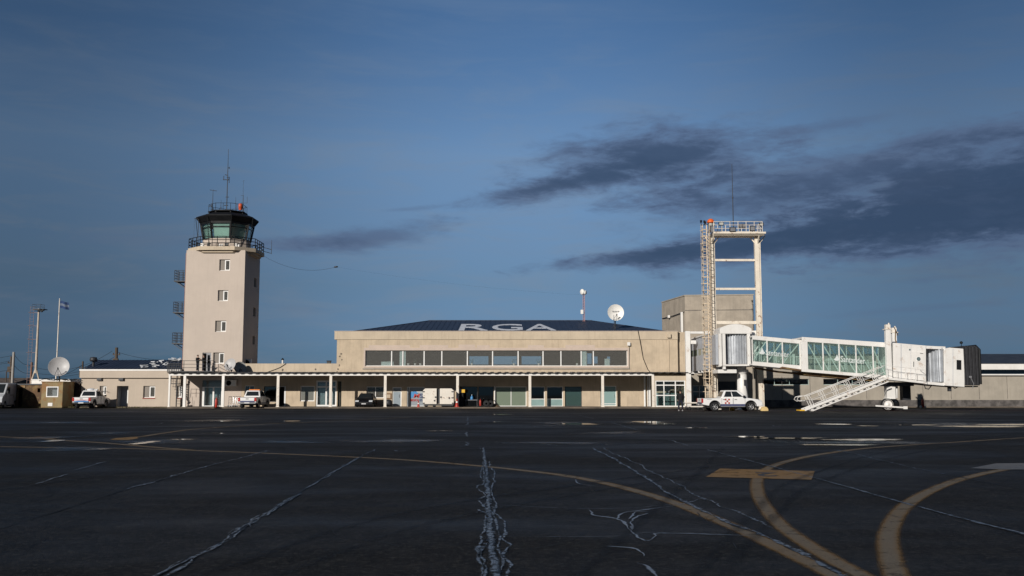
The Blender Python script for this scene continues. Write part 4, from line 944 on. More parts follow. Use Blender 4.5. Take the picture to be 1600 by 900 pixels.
for px, py in ((533, 553), (531, 557), (534, 562), (530, 571), (528, 577), (526.7, 582), (493, 577), (441.5, 578)): 
    p = P(px, py, YW - 0.004); mb.add([p + V((0.12 * cos(k * 1.05) * rnd.uniform(.3, 1.1), 0, 0.16 * sin(k * 1.05) * rnd.uniform(.3, 1.1))) for k in range(6)], [tuple(range(6))])
mb.build('wall_damage', pbr('exposed_dark_mortar', (0.12, 0.10, 0.08), 0.9), tm)
# flue pipes and an air conditioner standing on the low roof
for px, col_, lab, cat in ((441.5, white, 'white flue pipe with black cowl on the low roof', 'flue'), (514, charcoal, 'small black vent box on the low roof beside the upper storey', 'vent')):
    Y = YW + 1.0; p = P(px, 568, Y); t = thing('roof_flue', lab, cat, (p.x, Y, ZM - 0.3))
    mb = MB()
    if col_ is white:
        mb.cyl((p.x, Y, ZM - 0.3), (p.x, Y, PZ(562, Y)), 0.08, 10); mb.build('pipe', col_, t)
        mb = MB(); mb.lathe([(0, 0.22), (0.12, 0.1), (0.16, 0.0), (0, 0.0)], (p.x, Y, PZ(562.3, Y)), n=12); mb.build('cowl', blackm, t)
    else:
        mb.box(p.x - 0.2, p.x + 0.2, Y - 0.2, Y + 0.2, ZM - 0.3, PZ(564.5, Y)); mb.build('box', charcoal, t, bevel=0.02)
        mb = MB(); mb.box(p.x - 0.24, p.x + 0.24, Y - 0.24, Y + 0.24, PZ(564.5, Y) + 0.002, PZ(563.5, Y)); mb.build('cap', blackm, t)
def ac_unit(x, Y, z, w_, h_, lab, d=0.35):
    t = thing('air_conditioner', lab, 'air conditioner', (x, Y, z))
    mb = MB(); mb.box(x - w_ / 2, x + w_ / 2, Y - d, Y, z, z + h_); mb.build('casing', bridgewhite, t, bevel=0.02)
    mb = MB(); mb.lathe([(0, 0.0), (h_ * 0.34, 0.0), (h_ * 0.36, 0.02), (h_ * 0.40, 0.02), (h_ * 0.40, -0.02)], (x - w_ * 0.12, Y - d - 0.012, z + h_ / 2), (0, -1, 0), 18); mb.build('fan_grille', blackm, t); return t
p = P(362.5, 603, YW); ac_unit(p.x - 0.1, YW - 0.02, PZ(603.5, YW), 1.25, 0.66, 'boxy air conditioner high on the shaded wall under the canopy')
p = P(387, 568, YW + 1.5); ac_unit(p.x, YW + 1.7, ZM - 0.31, 0.75, PZ(561, YW + 1.5) - ZM + 0.3, 'small white box unit on the low roof beside the tower')

# ------------------------------------------------------------------ walkway canopy
YP = 100.4; CZ = PZ(587.0, YP)                  # underside of the front beam
ca = thing('walkway_canopy', 'long low canopy on white posts along the terminal front', 'canopy', (PX(660, YP), YP, 0))
CX0, CX1 = PX(263, YP), PX(1022, YP)
mb = MB(); mb.box(CX0, CX1, YP - 0.12, YP + 0.06, CZ, CZ + 0.27); mb.build('front_beam', white, ca, bevel=0.01)
rs = MB(); top = []; N = 620; x0, x1 = CX0 - 0.05, PX(1073, YW - 0.2)
ys_ = [YP - 0.45, YW - 0.004]; zs_ = [CZ + 0.31, CZ + 0.42]
vs = []
for j in range(2):
    for k in range(N + 1):
        x = x0 + (x1 - x0) * k / N; zz_ = zs_[j] + 0.035 * (1 if math.sin(2 * pi * x / 0.75) > 0.1 else -1 if math.sin(2 * pi * x / 0.75) < -0.1 else 0)
        vs.append((x, ys_[j], zz_))
rs.add(vs, [(k, k + 1, N + 2 + k, N + 1 + k) for k in range(N)])
rs.add([(v[0], v[1], v[2] - 0.03) for v in vs], [(N + 1 + k, N + 2 + k, k + 1, k) for k in range(N)])
rs.add([vs[k] for k in range(N + 1)] + [(v[0], v[1], v[2] - 0.03) for v in vs[:N + 1]], [(N + 1 + k, N + 2 + k, k + 1, k) for k in range(N)])
rs.build('roof_sheet', charcoal, ca)
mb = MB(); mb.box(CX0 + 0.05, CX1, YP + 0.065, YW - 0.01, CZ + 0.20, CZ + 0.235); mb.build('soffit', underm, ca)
mb = MB()
for px in (288.5, 348.6, 434.5, 516.8, 602, 715, 828, 941.7, 1020.5): x = PX(px, YP); mb.box(x - 0.06, x + 0.06, YP + 0.07, YW - 0.01, CZ + 0.06, CZ + 0.196)
mb.build('rafter', charcoal, ca)
for px in (264.8, 288.5, 348.6, 434.5, 516.8, 602, 715, 828, 941.7, 1020.5):
    x = PX(px, YP); r_ = 0.09 if px == 264.8 else 0.135
    mb = MB(); mb.box(x - r_, x + r_, YP - 0.10, YP + 0.04, 0.12, CZ - 0.003); po = mb.build('post', rustwhite if px > 400 else white, ca, bevel=0.015)
    mb = MB(); mb.box(x - r_ - 0.06, x + r_ + 0.06, YP - 0.16, YP + 0.10, 0.121, 0.15); mb.build('foot_plate', rustwhite, po)
for px in (365, 409, 574, 681, 734, 786, 839.5, 892, 487):
    x = PX(px, YP + 1.2); mb = MB(); mb.box(x - 0.6, x + 0.6, YP + 1.0, YP + 1.3, CZ + 0.02, CZ + 0.10); mb.build('lamp_box', ochre_lamp if px in (409, 574, 681, 734, 839.5, 892, 365) else charcoal, ca)
# terrace rail on the canopy before the tower
tr = MB(); z0 = CZ + 0.46
mb = MB(); mb.box(PX(262, YP), PX(334, YP), YP - 0.3, YW - 0.02, CZ + 0.39, z0); mb.build('terrace_deck', charcoal, ca)
mb = MB(); Y = YP + 0.3
rail(mb, [(PX(262, Y), Y), (PX(286, Y), Y), (PX(333, Y), Y), (PX(335, YW - 0.4), YW - 0.4)], z0, 1.05, 3, 0.024, closed=False, post=1.5); mb.build('terrace_railing', charcoal, ca)
mb = MB(); rail(mb, [(PX(262, Y), Y - 0.3), (PX(283, Y), Y - 0.3)], z0 - 0.1, 0.85, 4, 0.03, closed=False, post=0.22); mb.build('terrace_gate', charcoal, ca)
mb = MB()                                        # spiral of steps down behind the corner post
for k in range(11):
    a = k * 0.42; c_ = V((PX(276, YP + 2.2), YP + 2.2, 0.4 + k * 0.29)); d_ = V((cos(a), sin(a), 0)) * 0.6
    mb.bar(c_, c_ + d_, 0.22, 0.04)
    mb.tube([c_ + d_, c_ + d_ + V((0, 0, 0.9))], 0.016, 4)
mb.tube([(PX(276, YP + 2.2), YP + 2.2, 0.12), (PX(276, YP + 2.2), YP + 2.2, z0 + 0.0)], 0.06, 8)
rail(mb, [(PX(266, YP + 1.2), YP + 1.2), (PX(283, YP + 1.2), YP + 1.2)], 2.05, 0.85, 2, 0.02, closed=False, post=0.5)
mb.build('spiral_steps', charcoal, ca)

# ------------------------------------------------------------------ low annex on the left
YA = 103.6
AX0, AX1 = P(127, 600, YA).x, TXL - 0.006
AZ0, AZ1 = PZ(590.5, YA), PZ(577, YA - 0.25)
an = thing('annex_building', 'low pale annex with dark blue metal roof left of the control tower', 'annex', ((AX0 + AX1) / 2, YA, 0))
aw = [pxop(155.5, 166, 603, 617.5, YA), pxop(223.7, 242.2, 603, 621.5, YA), pxop(276, 283.5, 603, 621.5, YA)]
ad = pxop(182.5, 200.5, 603, 636, YA, zmin=0.10)
mb = MB(); mb.wall(AX0, AX1, 0, AZ0, YA, 0.3, aw + [ad]); mb.box(AX0, AX0 + 0.3, YA + 0.3, YA + 9, 0, AZ0); mb.box(AX0 + 0.3, AX1, YA + 8.7, YA + 9, 0, AZ0); mb.build('wall', annexm, an)
mb = MB(); mb.box(AX0 - 0.1, AX1, YA - 0.25, YA + 9.2, AZ0 + 0.003, AZ1 - 0.16); mb.build('fascia', annexm, an)
mb = MB(); mb.box(AX0 - 0.13, AX1, YA - 0.29, YA + 9.2, AZ1 - 0.157, AZ1); mb.build('coping', white, an)
mb = MB(); r0_ = AZ1 + 0.03; ridge = PZ(562.5, YA + 4.5)
xl, xr_ = P(131, 577, YA).x, P(280, 577, YA).x; xrl = P(150, 562.5, YA + 4.5).x
mb.add([(xl, YA + 0.1, r0_), (AX1, YA + 0.1, r0_), (AX1, YA + 4.5, ridge), (xrl, YA + 4.5, ridge), (xl, YA + 9, r0_), (AX1, YA + 9, r0_)],
       [(0, 1, 2, 3), (5, 4, 3, 2), (4, 0, 3), (1, 5, 2), (1, 0, 4, 5)])
arf = mb.build('roof', slate, an)
mb = MB()
for k in range(1, 26):
    x = xrl + (AX1 - xrl) * k / 26; mb.bar((x, YA + 0.12, r0_ + 0.015), (x, YA + 4.5, ridge + 0.015), 0.035, 0.04)
mb.build('roof_seam', slate, arf)
two_leaf(an, aw[0], YA); two_leaf(an, aw[1], YA, sill=redsill); two_leaf(an, aw[2], YA, sill=redsill)
x0, x1, z0_, z1_ = ad
mb = MB(); mb.box(x0 - 0.3, x1 + 0.3, YA + 1.3, YA + 1.4, 0.12, z1_ + 0.2); mb.box(x0 - 0.1, x0 - 0.004, YA + 0.304, YA + 1.29, 0.12, z1_ + 0.1); mb.build('porch_wall', greypanel, an)
xm = x0 + (x1 - x0) * 0.60
mb = MB(); mb.wall(xm, x1, 0.12, z1_ - 0.05, YA + 1.0, 0.06, [(xm + 0.12, x1 - 0.1, 1.35, z1_ - 0.25)]); d_ = mb.build('door', white, an, label='white half glazed door set back in the porch')
mb = MB(); mb.box(xm + 0.12, x1 - 0.1, YA + 1.02, YA + 1.03, 1.35, z1_ - 0.25); mb.build('pane', g_upper, d_)
for px in (156, 190): mb = MB(); p = P(px, 593, YA); mb.box(p.x - 0.25, p.x + 0.25, YA - 0.22, YA - 0.004, p.z - 0.12, AZ0); mb.build('eaves_lamp', charcoal, an, bevel=0.02)
# scrap lying on the annex roof, each piece a thing
def scrap(px, py, s, k):
    # height on the roof slope found along the line of sight
    d = ray(px, py); sl_ = (ridge - r0_) / 4.4; t_ = (r0_ - CAMH + (-(YA + 0.1)) * sl_) / (d.z - d.y * sl_) if abs(d.z - d.y * sl_) > 1e-6 else 1
    p = V((d.x * t_, d.y * t_, CAMH + d.z * t_)); p.y = min(max(p.y, YA + 0.5), YA + 4.3); p.z = r0_ + (p.y - YA - 0.1) * sl_
    rnd = random.Random(k); mb = MB()
    for q_ in range(3):
        a = rnd.uniform(0, pi); c_ = p + V((rnd.uniform(-s, s) * 0.6, rnd.uniform(-0.3, 0.3), 0.10 + 0.1 * q_)); dx_ = V((cos(a) * s, sin(a) * s * 0.6, rnd.uniform(-.05, .12)))
        mb.bar(c_ - dx_, c_ + dx_, 0.5 * s, 0.06)
    return mb.build('scrap_sheet', rubbish)
for k, (px, py, s, lab) in enumerate([(226, 575, .42, 'white scrap sheet lying lowest left on the annex roof'), (241, 569.5, .34, 'small white scrap on the annex roof under the round piece'), (250.5, 567.5, .28, 'white scrap piece higher on the annex roof beside its twin'),
                                      (258, 571.5, .30, 'white scrap sheet on the annex roof nearest the railing'), (245, 575, .40, 'flat white scrap sheet low in the middle of the annex roof'), (272, 564, .55, 'large tilted white scrap sheet near the annex ridge'), (282, 564, .35, 'white scrap piece on the ridge against the tower')]):
    tag(scrap(px, py, s, k + 3), lab, 'scrap', 'white scrap on the annex roof')
mb = MB(); p = P(145.5, 577, YA + 1.5); mb.cyl((p.x, p.y, AZ1 - 0.05), (p.x, p.y, PZ(564, p.y)), 0.12, 10)
t = thing('roof_ventilator', 'squat dark ventilator on the left end of the annex roof', 'ventilator', (p.x, p.y, AZ1 - 0.05)); mb.build('pipe', charcoal, t)
mb = MB(); mb.lathe([(0, 0.5), (0.32, 0.45), (0.40, 0.2), (0.32, 0.0), (0, 0.0)], (p.x, p.y, PZ(565, p.y)), n=14); mb.build('cowl', charcoal, t)
# low white wall running left from the annex
mb = MB(); Y = 106.5; mb.box(P(49, 600, Y).x, AX0 - 0.01, Y, Y + 0.3, 0, PZ(592.5, Y) - 0.1); mb.box(P(48.5, 600, Y).x, AX0 - 0.01, Y - 0.05, Y + 0.35, PZ(592.5, Y) - 0.097, PZ(592.5, Y))
tag(mb.build('yard_wall', white, bevel=0.02), 'low white yard wall behind the ochre kiosk', 'wall')
# house roof far off on the left edge
Y = 150; t = thing('distant_house', 'distant house with brown grey roof at the far left edge', 'house', (PX(-20, Y), Y, 0))
mb = MB(); mb.box(PX(-70, Y), PX(22, Y), Y, Y + 8, 0, PZ(598, Y)); mb.build('wall', annexm, t)
mb = MB(); mb.prism([(Y - 0.6, PZ(598, Y)), (Y + 8.6, PZ(598, Y)), (Y + 4, PZ(590.5, Y + 4))], PX(-72, Y), PX(26, Y), plane='yz'); mb.build('roof', pbr('brown_roof_tiles', (0.10, 0.075, 0.06), 0.9, var=0.3), t)

# ------------------------------------------------------------------ bare concrete block behind the bridge
bk = thing('concrete_block_building', 'windowless bare concrete block rising behind the floodlight gantry', 'building', (22, 112, 0))
Yn = 107.0; zt_ = PZ(462.5, Yn); n0 = V((P(1070, 470, Yn).x, Yn, 0)); n1 = V((P(1177, 470, Yn - 0.9).x, Yn - 0.9, 0)); f0 = V((P(1034, 480, Yn + 8.3).x, Yn + 8.3, 0)); f1 = n1 + (f0 - n0)
mb = MB(); mb.hexa([(n0.x, n0.y, 0), (n1.x, n1.y, 0), (f1.x, f1.y, 0), (f0.x, f0.y, 0), (n0.x, n0.y, zt_), (n1.x, n1.y, zt_), (f1.x, f1.y, zt_), (f0.x, f0.y, zt_)]); mb.build('wall', concrete, bk)
mb = MB(); e = 0.06
mb.hexa([(n0.x - e, n0.y - e, zt_ + .003), (n1.x + e, n1.y - e, zt_ + .003), (f1.x + e, f1.y + e, zt_ + .003), (f0.x - e, f0.y + e, zt_ + .003), (n0.x - e, n0.y - e, zt_ + .12), (n1.x + e, n1.y - e, zt_ + .12), (f1.x + e, f1.y + e, zt_ + .12), (f0.x - e, f0.y + e, zt_ + .12)]); mb.build('coping', hallm, bk)
mb = MB()                                         # cable and pipe on the left flank, casting joint on the front
def lf(t_, z): q = n0.lerp(f0, t_); return V((q.x - 0.05, q.y - 0.02, z))
mb.tube([lf(0.02, PZ(487, Yn)), lf(0.5, PZ(489, Yn)), lf(0.98, PZ(489, Yn))], 0.03, 5); mb.tube([lf(0.05, PZ(489, Yn)), lf(0.3, PZ(489.5, Yn)), lf(0.6, PZ(491, Yn)), lf(0.95, PZ(490, Yn))], 0.02, 5); mb.build('cable', charcoal, bk)
mb = MB(); q = lf(0.08, 0); mb.box(q.x - 0.22, q.x - 0.002, q.y - 0.18, q.y + 0.18, 3.6, PZ(487, Yn)); mb.build('duct', bridgewhite, bk)
mb = MB(); mb.bar(n0 + V((0, -0.004, PZ(485, Yn))), n1 + V((0, -0.004, PZ(485, Yn))), 0.008, 0.07); mb.build('casting_joint', plinthm, bk)
mb = MB(); q = lf(0.62, PZ(493.5, Yn + 4)); mb.box(q.x - 0.25, q.x - 0.01, q.y - 0.2, q.y + 0.2, q.z - 0.15, q.z + 0.15); mb.build('wall_lamp', bridgewhite, bk, bevel=0.02)

# ------------------------------------------------------------------ long grey hall on the right
YH = 104.3
HX0, HX1 = PX(1074, YH) + 0.3, PX(1760, YH)
ha = thing('baggage_hall', 'long grey hall with dark plinth and high strip windows behind the boarding bridge', 'hall', ((HX0 + HX1) / 2, YH, 0))
ZH = PZ(586.5, YH)
strips = [pxop(1193, 1264.5, 592, 601.3, YH), pxop(1287, 1377, 592, 601.3, YH)]
hd = [pxop(1082, 1104.5, 602, 636.5, YH, zmin=0.1), pxop(1122, 1150, 596, 637, YH, zmin=0.1)]
mb = MB(); mb.wall(HX0, HX1, PZ(625, YH), ZH, YH, 0.3, [(a, b_, max(c_, PZ(625, YH)), d_) for a, b_, c_, d_ in strips + hd]); mb.box(HX1 - 0.3, HX1, YH + 0.3, YH + 22, 0, ZH); mb.build('wall', hallm, ha)
mb = MB(); mb.wall(HX0, HX1, 0, PZ(625, YH) - 0.003, YH - 0.06, 0.36, [(a, b_, 0.1, 3) for a, b_, c_, d_ in hd]); mb.build('plinth', plinthm, ha)
for a in strips: window(ha, a, YH, [1211, 1234.5] if a is strips[0] else [1310, 1333, 1356], gm=g_dark, fw=0.05, fm=pbr('mint_window_frame', (0.35, 0.45, 0.43), 0.5))
window(ha, hd[0], YH, [1093], [612], gm=g_dark, fw=0.09, name='door', label='white framed glazed door beneath the fixed gangway')
mb = MB(); a = hd[1]; mb.box(a[0], a[1], YH + 0.12, YH + 0.16, a[2], a[3]); mb.build('roller_door', charcoal, ha)
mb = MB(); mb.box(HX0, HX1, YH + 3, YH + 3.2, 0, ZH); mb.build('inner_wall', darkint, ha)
mb = MB()
for k in range(14):
    x = PX(1178 + k * 44, YH); mb.box(x - 0.02, x + 0.02, YH - 0.012, YH - 0.002, PZ(624, YH), ZH - 0.1)
mb.build('panel_joint', plinthm, ha)
uw = MB(); HXF = PX(1430, YH); uw.box(PX(1190, YH), HXF - 0.003, YH - 0.02, YH + 1, ZH + 0.003, PZ(556, YH)); uw.build('upper_wall', hallm, ha); mb = MB(); mb.box(HXF, HX1, YH - 0.3, YH + 1, ZH + 0.003, PZ(584.5, YH)); z1_ = PZ(577.5, YH)
mb.box(HXF, HX1, YH - 0.3, YH + 22, z1_, PZ(568.5, YH)); mb.build('fascia', white, ha)
mb = MB(); mb.box(HXF, HX1, YH + 0.2, YH + 0.4, PZ(584.5, YH) + 0.003, z1_ - 0.003); mb.build('clerestory', g_dark, ha)
mb = MB(); z2 = PZ(568.5, YH) + 0.003; zr_ = PZ(553, YH + 11)
mb.prism([(YH - 0.35, z2), (YH + 22, z2), (YH + 11, zr_)], HX0 + 8, HX1, plane='yz'); mb.build('roof', hangroof, ha)
mb = MB()                                         # gutter and pipes
for px in (1178, 1187): mb.tube([(PX(px, YH - 0.12), YH - 0.12, 0.1), (PX(px, YH - 0.12), YH - 0.12, ZH)], 0.09, 8)
mb.build('downpipe', bridgewhite, ha)

# ------------------------------------------------------------------ boarding bridge
jb = thing('boarding_bridge', 'white boarding bridge with glass tunnels sloping from rotunda to cab', 'boarding bridge', (20.3, 90, 0))
YF, YBk = 86.6, 89.6
# fixed gangway from the building to the rotunda, side panels facing left
GX0, GX1 = P(1081, 555, YW).x, 20.5; gzf, gzt = PZ(580.5, YW), PZ(530.5, YW)
gy0, gy1 = 91.6, YH - 0.31
def sidewall(mb, z0, z1, mi=0): mb.box(GX0, GX0 + 0.12, gy0, gy1, z0, z1, mi)
wz0, wz1 = PZ(557.5, YW), PZ(548, YW)
mb = MB(); sidewall(mb, gzf, wz0); sidewall(mb, wz1, gzt); mb.box(GX0 + 0.121, GX1, gy0, gy1, gzf, gzf + 0.15); mb.box(GX0 + 0.121, GX1, gy0, gy1, gzt - 0.12, gzt); mb.box(GX1, GX1 + 0.12, gy0, gy1, gzf, gzt)
for y in [gy0 + 0.3 + k * 2.2 for k in range(8)]:
    if y < gy1: mb.box(GX0 - 0.004, GX0 + 0.124, y, y + 0.18, wz0 + 0.003, wz1 - 0.003)
gw = mb.build('fixed_gangway', greypanel, jb)
mb = MB(); mb.box(GX0 + 0.03, GX0 + 0.05, gy0, gy1, wz0, wz1); mb.build('gangway_window', g_mid, gw)
mb = MB(); mb.box(GX0 - 0.12, GX1 + 0.15, gy0, gy1, gzt + 0.003, gzt + 0.12)
for k in range(9): mb.box(GX0 - 0.02, GX1, gy0 + 0.4 + k * 1.7, gy0 + 0.55 + k * 1.7, gzf - 0.2, gzf - 0.004)
mb.build('gangway_frame', bridgewhite, gw)
# portal that carries the gangway's far end
mb = MB(); YG = 100.4; x0, x1 = PX(1072, YG), PX(1079.5, YG)
mb.box(x0, x1, YG - 0.25, YG + 0.25, 0.121, PZ(517.5, YG)); mb.box(x1 + 0.002, PX(1182, YG), YG - 0.2, YG + 0.2, PZ(521.5, YG), PZ(518, YG)); mb.box(PX(1182, YG), PX(1189, YG), YG - 0.25, YG + 0.25, 0.121, PZ(517.5, YG))
mb.box(x1 + 0.002, x1 + 0.6, YG - 0.15, YG + 0.15, PZ(537.5, YG), PZ(532, YG)); mb.build('portal_frame', bridgewhite, jb, bevel=0.02)
# rotunda
RC = V((PX(1151, 90), 90.0, 0)); RZ0, RZ1 = PZ(569, 88.3), PZ(522, 88.3)
mb = MB(); prof = []
NR = 104
vs = []
for j, z in enumerate((RZ0 + 0.02, RZ1)):
    for k in range(NR + 1):
        a = R(-205 + 230 * k / NR); r_ = 1.50 + 0.06 * (1 if (k // 2) % 2 else -1)
        vs.append((RC.x + r_ * cos(a), RC.y + r_ * sin(a), z))
mb.add(vs, [(k, k + 1, NR + 2 + k, NR + 1 + k) for k in range(NR)]); ro = mb.build('rotunda_shutter', sheet, jb)
mb = MB(); mb.lathe([(0, 0), (1.75, 0), (1.75, 0.16), (0, 0.16)], (RC.x, RC.y, RZ0 - 0.18), n=32, smooth=False); mb.build('rotunda_plate', bridgewhite, jb); mb = MB(); mb.lathe([(0, 0), (1.72, 0), (1.72, 0.2), (0, 0.2)], (RC.x, RC.y, RZ1 + 0.003), n=32, smooth=False); mb.build('rotunda_plate', bridgewhite, jb)
# arched hood over it
hp = []; hx0, hx1 = PX(1126.5, 88.3), PX(1176.5, 88.3); hz = PZ(521.5, 88.3); hm = PZ(506.5, 88.3)
for k in range(13):
    t_ = k / 12; hp.append((hx0 + (hx1 - hx0) * t_, hz + (hm - hz) * (0.52 + 0.48 * sin(pi * t_) ** 0.7)))
mb = MB(); mb.prism([(hx0, hz)] + hp + [(hx1, hz)], 88.2, 91.0); mb.build('rotunda_hood', bridgewhite, jb, bevel=0.02)
Y = 88.25
for a, b_ in ((1124.5, 1129), (1130.5, 1135), (1169.2, 1174)): mb = MB(); mb.box(PX(a, Y), PX(b_, Y), Y - 0.05, Y + 0.25, RZ0 - 0.15, hz - 0.004); mb.build('rotunda_post', bridgewhite, jb)
mb = MB(); mb.box(PX(1135.2, Y), PX(1169, Y), Y - 0.05, Y + 0.12, RZ0 - 0.16, RZ0 - 0.02); mb.build('rotunda_frame', bridgewhite, jb)
mb = MB(); mb.box(PX(1119, 89.5), PX(1124, 89.5), 89.3, 91.5, RZ0, hz); mb.build('gangway_joint', greypanel, jb)
mb = MB(); cx = PX(1160, 90); mb.lathe([(0.62, 0.03), (0.62, 0.10), (0.47, 0.10), (0.44, RZ0 - 1.0), (0.44, RZ0 - 0.75), (0.58, RZ0 - 0.7), (0.58, RZ0 - 0.45), (0.40, RZ0 - 0.42), (0.40, RZ0 - 0.19)], (cx, 90, 0), n=22); pc = mb.build('rotunda_column', bridgewhite, jb)
mb = MB(); mb.box(cx + 0.05, cx + 0.3, 89.45, 89.6, 2.2, 2.7); mb.tube([(cx + 0.2, 89.5, 2.2), (cx + 0.35, 89.45, 1.3), (cx + 0.5, 89.4, 0.3)], 0.03, 5); mb.build('control_box', charcoal, pc)
mb = MB(); x0, x1 = PX(1121, 89), PX(1150, 89); mb.box(x0, x1, 88.6, 91.4, PZ(583, 89), PZ(577.5, 89)); mb.box(PX(1130, 88.5), PX(1134, 88.5), 88.3, 88.7, PZ(577, 88.5), PZ(571, 88.5)); mb.build('service_beam', bridgewhite, jb)
mb = MB()
for px, y in ((1178.5, 91.0), (1182, 93.0)): mb.tube([(PX(px, y), y, 0.03), (PX(px, y), y, PZ(575, y))], 0.14, 8)
mb.tube([(PX(1177, 88.4), 88.4, PZ(574, 88.4)), (PX(1178, 88.5), 88.5, 2.2), (PX(1176, 88.6), 88.6, 0.8)], 0.035, 5)
mb.build('cable_post', hallm, jb)
# glass tunnels
def tunnel(name, TL, TR, BR, BL, yf, yb, gx, gt, gb, bars, diag, glassm, label):
    """sloping box: gx = glass left and right pixel, gt/gb = glass top and bottom line at those pixels"""
    tl, tr, br, bl = [P(*p, yf) for p in (TL, TR, BR, BL)]
    def lin(a, b_, x): t_ = (x - a.x) / (b_.x - a.x); return a.z + (b_.z - a.z) * t_
    gxa, gxb = PX(gx[0], yf), PX(gx[1], yf)
    gta, gtb = P(gx[0], gt[0], yf).z, P(gx[1], gt[1], yf).z; gba, gbb = P(gx[0], gb[0], yf).z, P(gx[1], gb[1], yf).z
    mb = MB()
    for y0, y1 in ((yf, yf + 0.14), (yb - 0.14, yb)):
        mb.prism([(bl.x, bl.z), (br.x, br.z), (br.x, lin(V((gxa, 0, gba)), V((gxb, 0, gbb)), br.x)), (bl.x, lin(V((gxa, 0, gba)), V((gxb, 0, gbb)), bl.x))], y0, y1)
        mb.prism([(tl.x, lin(V((gxa, 0, gta)), V((gxb, 0, gtb)), tl.x)), (tr.x, lin(V((gxa, 0, gta)), V((gxb, 0, gtb)), tr.x)), (tr.x, tr.z), (tl.x, tl.z)], y0, y1)
        e = 0.002
        for xa, xb in ((bl.x, gxa), (gxb, br.x)):
            za, zb = lin(V((gxa, 0, gba)), V((gxb, 0, gbb)), xa), lin(V((gxa, 0, gba)), V((gxb, 0, gbb)), xb); zc, zd = lin(V((gxa, 0, gta)), V((gxb, 0, gtb)), xa), lin(V((gxa, 0, gta)), V((gxb, 0, gtb)), xb)
            mb.prism([(xa, za + e), (xb, zb + e), (xb, zd - e), (xa, zc - e)], y0, y1)
        for px in bars:
            x = PX(px, yf); z0, z1 = lin(V((gxa, 0, gba)), V((gxb, 0, gbb)), x), lin(V((gxa, 0, gta)), V((gxb, 0, gtb)), x); mb.box(x - 0.05, x + 0.05, y0 + 0.01, y1 - 0.01, z0 + e, z1 - e)
    mb.prism([(bl.x, bl.z + 0.02), (br.x, br.z + 0.02), (br.x, br.z + 0.14), (bl.x, bl.z + 0.14)], yf + 0.142, yb - 0.142)
    mb.prism([(tl.x, tl.z - 0.14), (tr.x, tr.z - 0.14), (tr.x, tr.z - 0.02), (tl.x, tl.z - 0.02)], yf + 0.142, yb - 0.142)
    body = mb.build(name, bridgewhite, jb, label=label)
    mb = MB()
    for y in (yf + 0.05, yb - 0.06): mb = MB(); mb.prism([(gxa, gba), (gxb, gbb), (gxb, gtb), (gxa, gta)], y, y + 0.012); mb.build('tunnel_glass', glassm, body)
    mb = MB()                                       # lattice behind the glass
    xs_ = [gxa] + [PX(b_, yf) for b_ in bars] + [gxb]
    for y in (yf + 0.24, yb - 0.28):
        for k in range(len(xs_) - 1):
            a, b_ = xs_[k], xs_[k + 1]
            zl = lambda x: lin(V((gxa, 0, gba)), V((gxb, 0, gbb)), x); zt2 = lambda x: lin(V((gxa, 0, gta)), V((gxb, 0, gtb)), x)
            if diag > 0: mb.bar((a, y, zl(a)), (b_, y, zt2(b_)), 0.07, 0.09)
            else: mb.bar((a, y, zt2(a)), (b_, y, zl(b_)), 0.07, 0.09)
            m_ = (a + b_) / 2; mb.bar((m_, y + 0.06, zl(m_)), (m_, y + 0.06, zt2(m_)), 0.05)
        mb.bar((gxa, y + 0.1, gba + (gta - gba) * 0.42), (gxb, y + 0.1, gbb + (gtb - gbb) * 0.42), 0.04)
    mb.build('tunnel_lattice', bridgewhite, body)
    return body, (bl, br)
ta, _ = tunnel('inner_tunnel', (1175.5, 524), (1254, 531.5), (1254, 578), (1175.5, 570.5), 86.95, 89.3, (1178, 1251), (530.3, 537), (564.5, 571), (1200.5, 1224.5), 1, g_teal, 'narrower glass tunnel next to the rotunda')
tb, (bl, br) = tunnel('outer_tunnel', (1253, 526.5), (1389, 535.5), (1389, 592), (1253, 580.5), 86.6, 89.65, (1264, 1386.5), (534, 542.5), (577, 586.5), (1288, 1313.3, 1339.6, 1366.3), -1, g_teal, 'wider glass tunnel ending at the cab')
mb = MB(); e0_, e1_ = P(1256, 583, 87.2), P(1384, 594.5, 87.2)
mb.prism([(e0_.x, e0_.z - 0.16), (e1_.x, e1_.z - 0.16), (e1_.x, e1_.z + 0.12), (e0_.x, e0_.z + 0.12)], 87.2, 87.4); mb.prism([(e0_.x, e0_.z - 0.16), (e1_.x, e1_.z - 0.16), (e1_.x, e1_.z + 0.12), (e0_.x, e0_.z + 0.12)], 88.9, 89.1)
mb.build('under_beam', rustdark, tb)
mb = MB(); q0, q1, q2 = P(1180, 575, 88), P(1215, 581, 88), P(1254, 584.5, 88); mb.tube([q0, q1, q2], 0.09, 6); q = P(1258, 585, 87.1); mb.tube([P(1219, 576, 86.9), P(1222, 574.5, 86.9), P(1235, 576.5, 86.9), P(1252, 579, 86.9)], 0.10, 6); mb.build('cable_tray', rustdark, ta)
